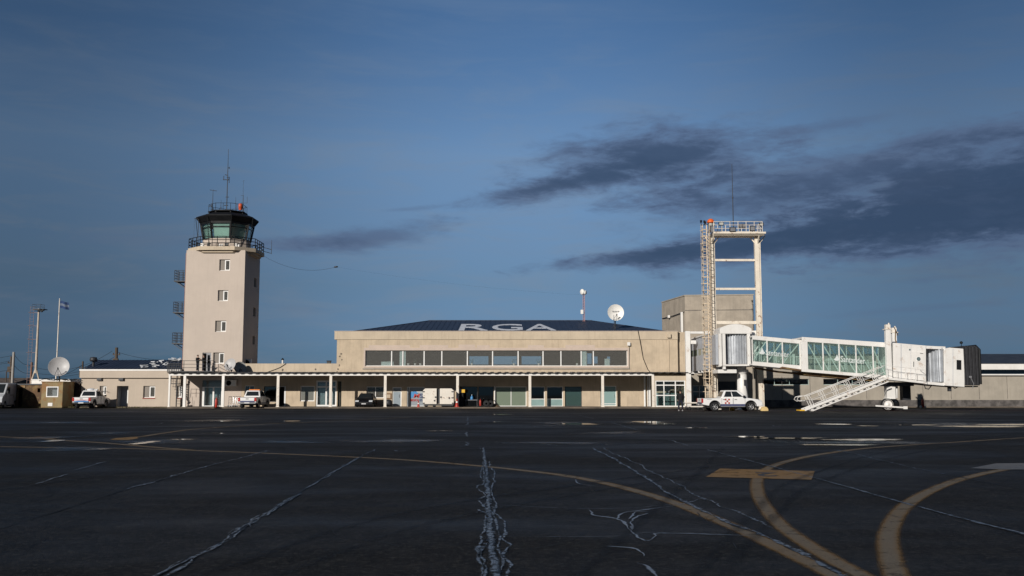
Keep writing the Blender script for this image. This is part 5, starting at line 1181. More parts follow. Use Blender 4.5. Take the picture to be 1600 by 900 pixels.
# advertising lettering on both tunnels: flame emblem and word
logo = pbr('white_film_letters', (0.66, 0.70, 0.69), 0.6, var=0.02)
def emblem(mb, c, w_, h_, yf):
    """round flame: a flattened drop with three upright tongues"""
    def dropp(cx, wd, hh, z0): return [(cx + wd * sin(t_) * (1 - 0.5 * (1 - cos(t_)) / 2), z0 + hh * (1 - cos(t_)) / 2) for t_ in [2 * pi * k / 20 for k in range(20)]]
    y = yf - 0.012
    base = [(c.x + w_ / 2 * cos(2 * pi * k / 24), c.z + h_ * 0.24 + h_ * 0.24 * sin(2 * pi * k / 24)) for k in range(24)]
    mb.prism(base, y, y + 0.009)
    for dx_, hh, wd in ((-0.16, 0.60, 0.16), (0.02, 0.98, 0.20), (0.18, 0.66, 0.15)): mb.prism(dropp(c.x + dx_ * w_, wd * w_, hh * h_, c.z + h_ * 0.08), y - 0.004 - abs(dx_) * 0.02, y - 0.002)
def advert(body, yf, ex0, ex1, ey0, ey1, x0, x1, ybl, ybr, h_):
    mb = MB(); a = P(ex0, ey1, yf); b_ = P(ex1, ey1, yf); t_ = P(ex0, ey0, yf); emblem(mb, V(((a.x + b_.x) / 2, yf, a.z)), b_.x - a.x, t_.z - a.z, yf)
    o = P(x0, ybl, yf); ux_ = P(x1, ybr, yf) - o; uy_ = P(x0, ybl - h_, yf) - o
    letters(mb, 'Santander', o + V((0, -0.004, 0)), ux_, uy_, (0, -1, 0), bold=0.002, th=0.008); mb.build('lettering', logo, body, label='white flame emblem and lettering on the glass')
advert(ta, 86.95, 1186.3, 1195.2, 544, 553.5, 1196.5, 1232.5, 555, 558.6, 9.0)
advert(tb, 86.6, 1303.4, 1312.2, 554.5, 563.8, 1313.6, 1351.5, 565.2, 568.8, 9.2)
# cab, lift columns, swivel section and bellows
YC, YCb = 86.3, 89.8
mb = MB()
def pz(px, py, Y=None): p = P(px, py, Y or YC); return (p.x, p.z)
mb.prism([pz(1396, 592), pz(1447, 597.5), pz(1447, 540), pz(1396, 535.5)], YC, YCb); cab = mb.build('cab_room', bridgewhite, jb, bevel=0.03, label='white cab with porthole door')
mb = MB(); mb.prism([pz(1424.2, 593), pz(1443.5, 595), pz(1443.5, 550.5), pz(1424.2, 549)], YC - 0.035, YC - 0.004); d_ = mb.build('door', bridgewhite, cab)
mb = MB(); p = P(1434.9, 560.8, YC); mb.lathe([(0, 0.01), (0.13, 0.01), (0.17, 0.02), (0.17, -0.01)], (p.x, YC - 0.04, p.z), (0, -1, 0), 18); p = P(1421.5, 546.5, YC); mb.lathe([(0, 0.01), (0.06, 0.01), (0.08, -0.01)], (p.x, YC - 0.02, p.z), (0, -1, 0), 12); mb.build('porthole', g_dark, d_)
mb = MB(); a, b_ = P(1427, 565, YC), P(1427, 573, YC); mb.tube([(a.x, YC - 0.09, a.z), (b_.x, YC - 0.09, b_.z)], 0.025, 6); a, b_ = P(1437, 551.8, YC), P(1442, 552.6, YC); mb.tube([(a.x, YC - 0.06, a.z), (b_.x, YC - 0.06, b_.z)], 0.02, 6); mb.build('handle', charcoal, d_)
mb = MB()
for a, b_ in ((1407.5, 1408.4), (1423, 1423.6)): mb.prism([pz(a, 592), pz(b_, 592), pz(b_, 537.5), pz(a, 537.5)], YC - 0.012, YC - 0.003)
mb.build('panel_joint', greypanel, cab)
for k, (a, b_, t_, y) in enumerate(((1387.8, 1395.6, 506, YC - 0.2), (1397.8, 1404.8, 511, YC + 3.3))):
    mb = MB(); mb.box(PX(a, y), PX(b_, y), y, y + 0.42, PZ(593, y), PZ(t_ + 8, y)); lc = mb.build('lift_column', bridgewhite, jb, bevel=0.02)
    mb = MB(); xm = (PX(a, y) + PX(b_, y)) / 2; mb.box(xm - 0.32, xm + 0.32, y - 0.06, y + 0.5, PZ(t_ + 9, y), PZ(t_ + 7.6, y)); mb.box(xm - 0.2, xm + 0.2, y, y + 0.35, PZ(t_ + 7.5, y), PZ(t_ + 1, y)); mb.tube([(xm + 0.1, y + 0.1, PZ(t_ + 1, y)), (xm + 0.1, y + 0.1, PZ(t_ - 1.5, y))], 0.07, 6); mb.build('motor_head', rustwhite, lc)
mb = MB(); mb.tube([P(1399.5, 516, 87.5), P(1399, 530, 87), P(1401, 537, 87)], 0.05, 5); mb.tube([P(1397, 511, 87.5), P(1403, 524, 88)], 0.04, 5); mb.build('hose', rustdark, jb)
# swivel section: upright ribs round a drum
mb = MB(); SC = V((PX(1462, 88), 88.0, 0)); sz0, sz1 = PZ(596.5, YC), PZ(543, YC); NN = 44; vs = []
for z in (sz0, sz1):
    for k in range(NN + 1):
        a = R(180 + 180 * k / NN); r_ = 1.55 + 0.07 * (1 if (k // 2) % 2 else -1); vs.append((SC.x + r_ * 0.56 * cos(a) * 0.95, SC.y + r_ * sin(a), z))
mb.add(vs, [(k, k + 1, NN + 2 + k, NN + 1 + k) for k in range(NN)]); sw = mb.build('swivel_curtain', sheet, jb)
mb = MB(); mb.prism([pz(1446, 600), pz(1478, 603), pz(1478, 598.5), pz(1446, 595.8)], YC + 0.1, YCb); mb.prism([pz(1446, 544.5), pz(1478, 546), pz(1478, 541.5), pz(1446, 540)], YC + 0.1, YCb); mb.lathe([(0, 0.06), (0.9, 0.06), (0.95, 0.0), (0, 0)], (SC.x, SC.y, PZ(541.5, YC)), n=24); mb.build('swivel_frame', bridgewhite, sw)
mb = MB(); mb.prism([pz(1475.5, 602.5), pz(1507.5, 605), pz(1507.5, 545), pz(1484, 543), pz(1475.5, 545)], YC, YCb); ch = mb.build('cab_head', bridgewhite, jb, bevel=0.05)
mb = MB(); mb.prism([pz(1494.5, 577.5), pz(1502, 578), pz(1502, 562.8), pz(1494.5, 562.3)], YC - 0.025, YC - 0.004); mb.build('window', blackm, ch, bevel=0.01)
mb = MB(); mb.prism([pz(1488.6, 603), pz(1489.3, 603), pz(1489.3, 544.5), pz(1488.6, 544.5)], YC - 0.01, YC - 0.003); mb.build('panel_joint', greypanel, ch)
bw = MB(); xb0, xb1 = PX(1508, YC), PX(1532, YC); zb0, zb1 = PZ(604, YC), PZ(541, YC); NB = 9
for k in range(NB):
    xa_ = xb0 + (xb1 - xb0) * k / NB; xc_ = xb0 + (xb1 - xb0) * (k + 1) / NB; i_ = 0.0 if k % 2 else 0.10
    for (y0, y1, z0, z1) in ((YC - 0.12 + i_, YC + 0.18, zb0 + 0.1, zb1 - 0.02 - i_), (YCb - 0.18, YCb + 0.12 - i_, zb0 + 0.1, zb1 - 0.02 - i_)): bw.box(xa_, xc_ - 0.004, y0, y1, z0, z1)
    bw.box(xa_, xc_ - 0.004, YC + 0.181, YCb - 0.181, zb1 - 0.3 - i_ * 0.5, zb1 + 0.05 - i_)
bel = bw.build('bellows', pbr('black_bellows_canvas', (0.022, 0.022, 0.026), 0.75, var=0.3, scale=3), jb, label='black folded bellows at the open end', bevel=0.04)
mb = MB(); mb.box(xb0, xb1 - 0.1, YC + 0.2, YCb - 0.2, zb0 - 0.05, zb0 + 0.06); mb.tube([(xb1 + 0.02, YC - 0.05, zb0 + 0.2), (xb1 + 0.05, YC - 0.05, zb1 - 0.3), (xb1 - 0.1, YC + 0.3, zb1 + 0.03), (xb1 - 0.1, YCb - 0.3, zb1 + 0.03), (xb1 + 0.05, YCb + 0.05, zb1 - 0.3)], 0.12, 8); mb.build('bumper', blackm, bel)
mb = MB(); x = PX(1516, YC); mb.tube([(x, YC - 0.16, PZ(589, YC)), (x + 0.25, YC - 0.2, PZ(600, YC)), (x + 0.1, YC - 0.2, PZ(607, YC))], 0.03, 5); mb.box(x - 0.12, x + 0.1, YC - 0.2, YC - 0.13, PZ(590.5, YC), PZ(587.5, YC)); mb.build('cable', greysteel, bel)
mb = MB(); x = PX(1505.5, 88); mb.tube([(x, 88, PZ(544, 88)), (x, 88, PZ(537, 88))], 0.03, 6); mb.lathe([(0, -0.1), (0.12, -0.08), (0.14, 0.0), (0.1, 0.1), (0, 0.14)], (x, 88, PZ(535.5, 88)), n=12); mb.build('warning_lamp', blackm, ch)
mb = MB(); mb.tube([P(1444, 600, 87), P(1446, 607, 87), P(1451, 608, 87), P(1455, 603, 87), P(1455.5, 600, 87)], 0.045, 5); mb.tube([P(1489, 604, 87), P(1492, 607, 87), P(1496, 605, 87)], 0.04, 5); x = PX(1484, 87); mb.box(x - 0.12, x + 0.12, 86.9, 87.2, PZ(611.5, 87), PZ(603, 87)); mb.build('hanging_cable', charcoal, ch)
# undercarriage
mb = MB(); y = YC + 0.3
mb.box(PX(1386, y), PX(1399.5, y), y, y + 0.7, PZ(622, y), PZ(597, y)); mb.box(PX(1384, y), PX(1399, y), y - 0.04, y + 0.75, PZ(623.5, y), PZ(621.8, y)); mb.tube([(PX(1404, y), y + 0.4, PZ(600, y)), (PX(1403, y), y + 0.4, PZ(622, y))], 0.12, 8); uc = mb.build('undercarriage_column', bridgewhite, jb, bevel=0.02)
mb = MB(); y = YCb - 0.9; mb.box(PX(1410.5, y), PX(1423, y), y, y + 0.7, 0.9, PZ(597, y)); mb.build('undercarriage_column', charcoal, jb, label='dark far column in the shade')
mb = MB(); mb.box(PX(1386, YC), PX(1430, YC), YC + 0.2, YCb - 0.2, PZ(598.5, YC) - 0.25, PZ(597, YC)); mb.build('cross_beam', charcoal, jb)
mb = MB(); y = YC + 0.6; mb.bar((PX(1386, y), y, 0.55), (PX(1418, y), YCb - 0.5, 0.55), 0.35, 0.3); mb.bar((PX(1394, y), y + 0.2, 1.0), (PX(1402, y), y + 0.6, 0.6), 0.14, 0.14); mb.bar((PX(1394, y), y + 0.3, 1.15), (PX(1390, y), y + 0.3, 0.6), 0.2, 0.2); ax = mb.build('axle', charcoal, jb)
for wx, wy, lab in ((PX(1386.4, YC), YC + 0.15, None), (PX(1391, YCb), YCb - 0.5, None)):
    R_ = 0.52; mb = MB(); mb.lathe([(0.36, -0.22), (0.47, -0.22), (0.52, -0.15), (0.52, 0.15), (0.47, 0.22), (0.36, 0.22)], (wx, wy, R_ + 0.02), (0, 1, 0), 28); wh = mb.build('wheel', rubber, jb)
    mb = MB(); mb.lathe([(0.0, -0.20), (0.10, -0.21), (0.12, -0.17), (0.40, -0.19), (0.43, -0.225), (0.46, -0.215), (0.42, 0.2), (0, 0.2)], (wx, wy, R_ + 0.02), (0, 1, 0), 28); mb.build('rim', white, wh)
mb = MB(); y = YC - 0.25; a, b_ = P(1368, 634, y), P(1417, 637, y); mb.bar(a, b_, 0.10, 0.12); mb.bar(b_, (b_.x, YCb - 0.2, b_.z), 0.1, 0.12); mb.box(b_.x - 0.3, b_.x + 0.04, y - 0.06, y + 0.06, b_.z - 0.12, b_.z + 0.12); mb.build('guard_bar', bridgewhite, jb)
# balcony and service stair
mb = MB(); y0, y1 = YC - 1.1, YC - 0.004; q0, q1, q2, q3 = P(1385.5, 589.5, y0), P(1446, 597, y0), P(1446, 599.5, y0), P(1385.5, 592.8, y0)
mb.prism([(q3.x, q3.z), (q2.x, q2.z), (q1.x, q1.z), (q0.x, q0.z)], y0, y1); bal = mb.build('service_balcony', bridgewhite, jb)
mb = MB()
for k in range(5):
    t_ = k / 4; b_ = q0.lerp(q1, t_); b_.y = y0 + 0.04; tp = b_ + V((0, 0, 1.02)); mb.tube([b_, tp], 0.022, 5)
    if k < 4:
        n_ = q0.lerp(q1, (k + 1) / 4); n_.y = y0 + 0.04
        for h in (0.5, 1.02): mb.tube([b_ + V((0, 0, h)), n_ + V((0, 0, h))], 0.02, 5)
mb.tube([q1 + V((0, 0.04, 1.02)), V((q1.x, y1, q1.z + 1.02))], 0.02, 5); mb.tube([q0 + V((0, 0.04, 1.02)), V((q0.x, y1, q0.z + 1.02))], 0.02, 5); mb.build('railing', bridgewhite, bal)
sy0, sy1 = YC - 1.15, YC - 0.25
s0, s1 = P(1257, 641.3, sy0), P(1386, 590.5, sy0); s0.z = 0.10
st = MB()
for y in (sy0, sy1): 
    a, b_ = V((s0.x, y, s0.z)), V((s1.x, y, s1.z)); st.bar(a, b_, 0.06, 0.20); st.bar(a + V((0.12, 0, -0.28)) , b_ + V((0.12, 0, -0.30)), 0.05, 0.09)
stair = st.build('service_stair', bridgewhite, jb, label='white service stair leaning up to the cab')
mb = MB()
for k in range(13): p = s0.lerp(s1, (k + 0.6) / 13.2); mb.box(p.x - 0.13, p.x + 0.13, sy0 + 0.04, sy1 - 0.04, p.z - 0.02, p.z + 0.015)
mb.build('tread', greysteel, stair)
for y in (sy0, sy1):
    mb = MB(); dv = V((-0.42, 0, 0.92)); hr = [V((s0.x, y, s0.z)).lerp(V((s1.x, y, s1.z)), t_) + dv for t_ in (0.09, 0.3, 0.5, 0.7, 0.9, 1.02)]
    lp = hr[0]; hr = [lp + V((-0.15, 0, -0.38)), lp + V((-0.62, 0, -0.42)), lp + V((-0.82, 0, -0.28)), lp + V((-0.72, 0, -0.08)), lp + V((-0.3, 0, 0.02))] + hr
    mb.tube(hr, 0.032, 6); mid = [V((s0.x, y, s0.z)).lerp(V((s1.x, y, s1.z)), t_) + dv * 0.52 for t_ in (0.12, 0.5, 1.0)]; mb.tube(mid, 0.02, 5)
    for t_ in (0.10, 0.255, 0.41, 0.57, 0.73, 0.89):
        for e in (0.0, 0.022): q = V((s0.x, y, s0.z)).lerp(V((s1.x, y, s1.z)), t_ + e); mb.tube([q, q + dv], 0.026, 5)
    mb.build('handrail', bridgewhite, stair)
mb = MB(); mb.box(s0.x - 0.42, s0.x + 0.02, sy0 - 0.05, sy1 + 0.05, 0.02, 0.12); mb.build('stair_foot', yellow, stair)
mb = MB()
for y in (sy0 + 0.05, sy1 - 0.05): mb.lathe([(0, -0.04), (0.09, -0.04), (0.09, 0.04), (0, 0.04)], (s0.x + 0.45, y, 0.095), (0, 1, 0), 14)
mb.build('castor', greysteel, stair)

# ------------------------------------------------------------------ floodlight gantry
YL = 92.0
ga = thing('floodlight_gantry', 'tall cream steel gantry with floodlights and caged ladder', 'gantry', (PX(1150, YL), YL, 0))
lx0, lx1 = PX(1117.2, YL), PX(1189.0, YL); pz1 = PZ(372, YL)
for x, k in ((lx0, 0), (lx1, 1)):
    mb = MB(); w_ = 0.235 if k == 0 else 0.27
    mb.box(x - w_, x + w_ * 0.45, YL - 0.2, YL + 0.2, 0.03, pz1)
    mb.box(x + w_ * 0.45 + 0.002, x + w_, YL - 0.12, YL + 0.12, 0.03, pz1)
    mb.build('leg', cream, ga)
for py in (406.5, 451.5, 504): z = PZ(py, YL); mb = MB(); h = 0.10 if py < 500 else 0.14; mb.box(lx0 + 0.24, lx1 - 0.28, YL - 0.1, YL + 0.1, z - h, z + h); mb.build('crossbar', cream, ga)
z = PZ(519, YL); mb = MB(); mb.box(lx0 + 0.24, lx1 - 0.28, YL + 0.11, YL + 0.3, z - 0.15, z + 0.15); mb.build('crossbar', bridgewhite, ga)
px0, px1 = PX(1111.5, YL, 366) , PX(1192.5, YL, 366); zp0, zp1 = PZ(367.5, YL), PZ(365, YL)
mb = MB(); mb.box(px0, px1, YL - 1.0, YL + 1.0, zp0, zp1 + 0.02); mb.box(px0 + 0.1, px1 - 0.1, YL - 0.8, YL + 0.8, zp0 - 0.12, zp0 - 0.003)
for x in (lx0, lx1):
    for sg in (-1, 1): mb.bar((x + sg * 0.2, YL, pz1 - 0.5), (x + sg * 0.75, YL, zp0 - 0.05), 0.1); 
    for sg in (-1, 1): mb.bar((x, YL + sg * 0.2, pz1 - 0.5), (x, YL + sg * 0.8, zp0 - 0.05), 0.1)
pf = mb.build('platform', cream, ga)
mb = MB(); rail(mb, [(px0 + 0.05, YL - 0.95), (px1 - 0.3, YL - 0.95), (px1 - 0.3, YL + 0.95), (px0 + 0.05, YL + 0.95)], zp1 + 0.02, 0.95, 3, 0.028, post=0.75); mb.build('railing', rustwhite, pf)
lens = pbr('floodlight_lens', (0.45, 0.45, 0.42), 0.2, var=0.1)
for px, py, w_, h_, y, tz in ((1127, 349.5, 0.46, 0.30, -1.05, 0), (1145, 358.3, 0.56, 0.42, -1.1, 0), (1157.3, 353, 0.32, 0.36, 0.9, 0), (1162.5, 353, 0.32, 0.36, 0.9, 0), (1176, 357, 0.48, 0.46, -1.1, 0), (1190, 350, 0.40, 0.26, -0.6, 0.4), (1110, 350.5, 0.3, 0.32, -0.9, 0), (1115.2, 350.5, 0.24, 0.32, -0.9, 0)):
    p = P(px, py, YL + y); mb = MB(); mb.box(p.x - w_ / 2, p.x + w_ / 2, p.y, p.y + 0.2, p.z - h_ / 2, p.z + h_ / 2); mb.tube([(p.x, p.y + 0.1, p.z - h_ / 2), (p.x, p.y + 0.1, zp1)], 0.03, 5); fl = mb.build('floodlight', blackm, ga, bevel=0.02)
    mb = MB(); mb.box(p.x - w_ * 0.4, p.x + w_ * 0.4, p.y - 0.012, p.y - 0.003, p.z - h_ * 0.38, p.z + h_ * 0.38); mb.build('lens', lens if px in (1127, 1190, 1110, 1115.2) else greysteel, fl)
p = P(1110, 343.5, YL - 0.7); mb = MB(); mb.lathe([(0.0, 0.0), (0.34, 0.0), (0.33, 0.1), (0.27, 0.26), (0.15, 0.36), (0.0, 0.40)], (p.x + 0.02, p.y, PZ(348.2, p.y)), n=20); mb.build('beacon_dome', orange, ga, label='orange beacon dome'); mb = MB(); mb.box(p.x - 0.2, p.x + 0.24, p.y - 0.15, p.y + 0.15, zp1 + 0.02, PZ(348.3, p.y) - 0.003); bd = mb.build('beacon_stand', greysteel, ga)
mb = MB()
for px, py in ((1095.3, 346), (1100.5, 346.5), (1102, 348)): q = P(px, py, YL - 0.6); mb.lathe([(0, -0.12), (0.09, -0.1), (0.1, 0.1), (0, 0.14)], q, n=10); mb.tube([q, (q.x, q.y, PZ(352, q.y))], 0.03, 5)
mb.tube([P(1094, 352, YL - 0.6), P(1108, 350.5, YL - 0.6)], 0.03, 5); mb.build('sensor', blackm, ga)
# caged ladder up the left side
lY = YL - 0.55; lz1 = PZ(352, lY); lcx = PX(1105.6, lY); mb = MB(); lz0 = 0.6
for dx_ in (-0.20, 0.20): mb.box(lcx + dx_ - 0.04, lcx + dx_ + 0.04, lY - 0.04, lY + 0.04, lz0, lz1)
la = mb.build('ladder', ladderm, ga)
mb = MB(); z = lz0 + 0.15; rg = MB()
while z < lz1 - 0.1: rg.tube([(lcx - 0.20, lY, z), (lcx + 0.20, lY, z)], 0.028, 5); z += 0.30
rg.build('rung', ladderm, la)
rg = MB(); z = 2.2; k = 0
while z < lz1:
    pts = [(lcx + 0.42 * cos(a), lY - 0.05 - 0.40 + 0.45 * sin(a) * 0.95, z) for a in [R(60 - 300 * q / 12 ) for q in range(13)]]
    rg.tube(pts, 0.026, 4); z += 0.62
for a in (R(180), R(225), R(270), R(315), R(0)): x, y = lcx + 0.42 * cos(a), lY - 0.45 + 0.43 * sin(a); rg.tube([(x, y, 2.2), (x, y, lz1)], 0.016, 4)
rg.build('safety_cage', ladderm, la)
rg = MB(); z = 1.5
while z < lz1 - 0.3: rg.bar((lcx + 0.2, lY + 0.04, z), (lx0 - 0.2, YL - 0.05, z), 0.04); rg.bar((lcx - 0.42, lY, z + 0.15), (lcx - 0.2, lY, z + 0.15), 0.035); z += 1.24
rg.build('ladder_bracket', ladderm, la)
rg = MB(); x = lcx + 0.42; rg.tube([(x, lY + 0.2, lz0), (x, lY + 0.2, lz1)], 0.035, 5); rg.tube([(x + 0.14, lY + 0.25, lz0), (x + 0.14, lY + 0.25, lz1 - 1)], 0.025, 5); rg.build('cable_conduit', ladderm, la)
mb = MB()
for x in (lx0, lx1): mb.box(x - 0.45, x + 0.45, YL - 0.45, YL + 0.45, 0.02, 0.10)
mb.build('base_plate', rustwhite, ga)
p = P(1144.5, 256, YL); b0 = zp1 + 0.02
mb = MB(); xw = PX(1146, YL, 360); mb.tube([(xw, YL, b0), (xw, YL, b0 + (p.z - b0) * 0.5), (xw, YL, p.z)], [0.045, 0.035, 0.02], 6); mb.lathe([(0.06, 0), (0.06, 0.15)], (xw, YL, b0 + (p.z - b0) * 0.5), n=8)
tag(mb.build('whip_antenna', charcoal), 'single tall whip antenna rising from the floodlight gantry', 'antenna')

# ================================================================== DISHES, MASTS, POLES
def dish(c, dia, az_, el_, mat, name, label, base_z, depth=0.16, cat='satellite dish', mark=False, facing_back=False):
    """parabolic dish: az 0 faces the camera side (-y), + turns to the east"""
    ax = V((sin(R(az_)) * cos(R(el_)), -cos(R(az_)) * cos(R(el_)), sin(R(el_)))); c = V(c); r = dia / 2
    t = thing(name, label, cat, (c.x, c.y, base_z))
    prof = [(r * k / 10, depth * dia * (k / 10) ** 2) for k in range(11)] + [(r * 1.015, depth * dia + 0.01)] + [(r * k / 10, depth * dia * (k / 10) ** 2 - 0.035) for k in range(10, -1, -1)]
    mb = MB(); mb.lathe(prof, c - ax * depth * dia * 0.5, ax, 32); d_ = mb.build('reflector', mat, t)
    f = c + ax * (0.42 * dia); e1 = ax.cross(V((0, 0, 1))).normalized(); e2 = e1.cross(ax)
    mb = MB(); f = f - e2 * 0.18 * dia; rim = c + ax * depth * dia * 0.5
    for a in (250, 290, 270): mb.tube([rim + (e1 * cos(R(a)) + e2 * sin(R(a))) * r * 0.98, f], 0.022 * max(1, dia / 2), 5)
    mb.lathe([(0, 0.1), (0.06, 0.1), (0.07, -0.12), (0, -0.12)], f, ax, 10); mb.build('feed_arm', charcoal if mat is not dishw else greysteel, t)
    mb = MB(); hub = c - ax * (depth * dia * 0.5 + 0.05)
    mb.tube([hub, hub - ax * 0.2, V((c.x, hub.y - ax.y * 0.3, base_z + 0.5)), V((c.x, hub.y - ax.y * 0.3, base_z))], 0.07, 8)
    for k in range(3): a = 2 * pi * k / 3 + 0.5; mb.tube([(c.x, hub.y - ax.y * 0.3, base_z + 0.6), (c.x + cos(a) * 0.55, hub.y - ax.y * 0.3 + sin(a) * 0.55, base_z)], 0.03, 5)
    mb.build('stand', charcoal, t)
    return t, d_, ax, e1, e2
Y = 104.8; c = P(92.2, 573.3, Y); dish((c.x, Y, c.z), 2.04, 18, 14, dishm, 'satellite_dish', 'pale grey satellite dish standing up behind the ochre kiosk', 0.0)
Y = YP + 1.6; c = P(360.3, 570, Y); dish((c.x, Y, c.z), 1.30, -20, 20, dishm, 'satellite_dish', 'upper grey dish on the canopy roof before the tower', CZ + 0.44)
Y = YP + 2.6; c = P(375, 575, Y); dish((c.x, Y, c.z), 1.28, 30, 14, pbr('dish_darker_grey', (0.30, 0.30, 0.29), 0.6, var=0.1), 'satellite_dish', 'darker lower dish on the canopy roof half behind its neighbour', CZ + 0.46)
Y = YW + 3.2; c = P(961.8, 488.6, Y); zb = e0.z + (Y - e0.y) * (rA.z - e0.z) / (rA.y - e0.y)
t, d_, ax, e1, e2 = dish((c.x, Y, c.z), 1.76, 4, 6, dishw, 'satellite_dish', 'large bright white dish on the terminal roof', zb)
mb = MB(); sg = 1 if e1.x > 0 else -1
for k in range(9):
    q = c + ax * 0.03 + e1 * sg * (-0.36 + 0.09 * k) + e2 * 0.15; mb.bar(q - e1 * 0.03, q + e1 * 0.03, 0.012, 0.05 + 0.03 * ((k * 5) % 3))
mb.build('faded_mark', greysteel, d_)
mb = MB(); mb.cyl((PX(957, Y), YW + 0.9, ZU - 0.5), (PX(957, Y), YW + 0.9, PZ(492, YW + 0.9)), 0.025, 5); tag(mb.build('roof_rod', charcoal), 'thin upright rod just in front of the white roof dish', 'rod')
# red and white mast with microwave drums on the terminal ridge
Y = YW + 11.4; p = P(912.5, 502, Y); zb = rA.z - 0.15
t = thing('microwave_mast', 'slim red and white mast with two white drums on the terminal ridge', 'mast', (p.x, Y, zb))
mastred = pbr('mast_red_paint', (0.52, 0.27, 0.24), 0.6); top = PZ(455, Y)
mb = MB()
for dx_, dy_ in ((-0.1, 0), (0.1, 0), (0, 0.17)): mb.tube([(p.x + dx_, Y + dy_, zb), (p.x + dx_, Y + dy_, top)], 0.024, 5)
k = 0; z = zb
while z < top - 0.3: mb.tube([(p.x - 0.1, Y, z), (p.x + 0.1, Y, z + 0.3)], 0.012, 4); mb.tube([(p.x + 0.1, Y, z), (p.x, Y + 0.17, z + 0.3)], 0.012, 4); z += 0.3
mb.build('lattice', mastred, t)
for px, py, d_, az_, nm in ((909.5, 456, 0.66, -55, 'antenna_drum'), (914.5, 457, 0.5, 60, 'antenna_drum')):
    q = P(px, py, Y - 0.1); a = V((sin(R(az_)), -cos(R(az_)), 0)); mb = MB(); mb.lathe([(0, 0.12), (d_ / 2 * 0.8, 0.10), (d_ / 2, 0.04), (d_ / 2, -0.1), (d_ * 0.2, -0.2), (0, -0.2)], q, a, 20); mb.build(nm, dishw, t)
q = P(909.3, 487.5, Y - 0.05); mb = MB(); mb.box(q.x - 0.16, q.x + 0.16, Y - 0.25, Y - 0.03, q.z - 0.25, q.z + 0.25); mb.build('radio_box', bridgewhite, t, bevel=0.02)
mastred0 = pbr('faded_red_ladder', (0.30, 0.20, 0.18), 0.7, var=0.2)
# floodlight mast with ladder and flagpole behind the kiosk
Y = 112.0; xb = P(55, 600, Y).x; zt_ = PZ(478, Y); zb_ = PZ(583, Y)
t = thing('floodlight_mast', 'slender floodlight mast with ladder at the far left', 'mast', (xb, Y, 0))
mb = MB(); mb.tube([(xb, Y, zb_), (xb, Y, zt_ - 0.3)], [0.15, 0.10], 8); 
for sx in (-0.45, 0.45): mb.tube([(xb, Y, zb_ + 0.6), (xb + sx, Y, zb_ - 0.9), (xb + sx, Y, 0)], 0.09, 6)
mb.box(xb - 0.5, xb + 0.5, Y - 0.15, Y + 0.15, zb_ - 1.0, zb_ - 0.8); mb.build('pole', pbr('brown_weathered_paint', (0.50, 0.42, 0.34), 0.7, var=0.15), t)
mb = MB(); lx = xb - 0.75
for dx_ in (-0.2, 0.2): mb.tube([(lx + dx_, Y, 2.0), (lx + dx_, Y, zt_)], 0.018, 5)
z = 2.2
while z < zt_: mb.tube([(lx - 0.2, Y, z), (lx + 0.2, Y, z)], 0.012, 4); z += 0.33
z = 3
while z < zt_: mb.tube([(lx + 0.2, Y, z), (xb, Y, z)], 0.025, 4); mb.tube([(lx + 0.25 * cos(a), Y - 0.25 + 0.3 * sin(a), z) for a in [R(40 * q) for q in range(10)]], 0.016, 4); z += 1.5
mb.build('ladder', mastred0, t)
mb = MB(); mb.box(xb - 0.55, xb + 0.75, Y - 0.5, Y + 0.5, zt_ - 0.45, zt_ - 0.36); rail(mb, [(xb - 0.55, Y - 0.48), (xb + 0.4, Y - 0.48), (xb + 0.4, Y + 0.48), (xb - 0.55, Y + 0.48)], zt_ - 0.36, 0.5, 2, 0.014, post=0.8); mb.build('platform', charcoal, t)
for k in range(4): x = xb + 0.2 + 0.17 * k; mb = MB(); mb.box(x, x + 0.18, Y - 0.75, Y - 0.52, zt_ - 0.75 + 0.12 * (k % 2), zt_ - 0.5 + 0.12 * (k % 2)); mb.build('floodlight', blackm, t, bevel=0.02)
Y = 110.0; xf = P(87.5, 590, Y).x; zt_ = PZ(468, Y)
t = thing('flagpole', 'tall white flagpole flying a blue and white flag behind the kiosk', 'flagpole', (xf, Y, 0))
mb = MB(); mb.tube([(xf, Y, 0), (xf, Y, zt_)], [0.085, 0.05], 8); mb.lathe([(0, 0), (0.09, 0.06), (0, 0.14)], (xf, Y, zt_), n=10); mb.build('pole', rustwhite, t)
flagm, g = new_mat('flag_cloth'); tc = g.n('ShaderNodeTexCoord').outputs['UV']; uvs = g.sep(tc)
band = g.m('MULTIPLY', g.m('GREATER_THAN', uvs[1], 0.34), g.m('LESS_THAN', uvs[1], 0.66))
b = g.n('ShaderNodeBsdfPrincipled'); g.put(b.inputs['Base Color'], g.mix(band, (0.022, 0.05, 0.14, 1), (0.13, 0.16, 0.22, 1))); b.inputs['Roughness'].default_value = 0.9; finish(flagm, g, b.outputs[0])
mb = MB(); n1, n2 = 14, 6; vs = []
for sgn in (0.004, -0.004):
    for j in range(n2 + 1):
        for i in range(n1 + 1):
            u, v_ = i / n1, j / n2; vs.append((xf + 0.08 + u * 0.95, Y + 0.16 * sin(u * 8 + v_ * 1.5) * u + sgn, zt_ - 0.15 - (1 - v_) * 0.80 - u * u * 0.28 + 0.07 * sin(u * 7 + 1) * u))
q = (n1 + 1) * (n2 + 1); fs = []
for j in range(n2):
    for i in range(n1): a = j * (n1 + 1) + i; fs.append((a, a + 1, a + n1 + 2, a + n1 + 1)); fs.append((q + a + n1 + 1, q + a + n1 + 2, q + a + 1, q + a))
mb.add(vs, fs, 0, True); fo = mb.build('flag', flagm, t); uvl = fo.data.uv_layers.new()
for lp_ in fo.data.loops: k = lp_.vertex_index % q; uvl.data[lp_.index].uv = ((k % (n1 + 1)) / n1, (k // (n1 + 1)) / n2)
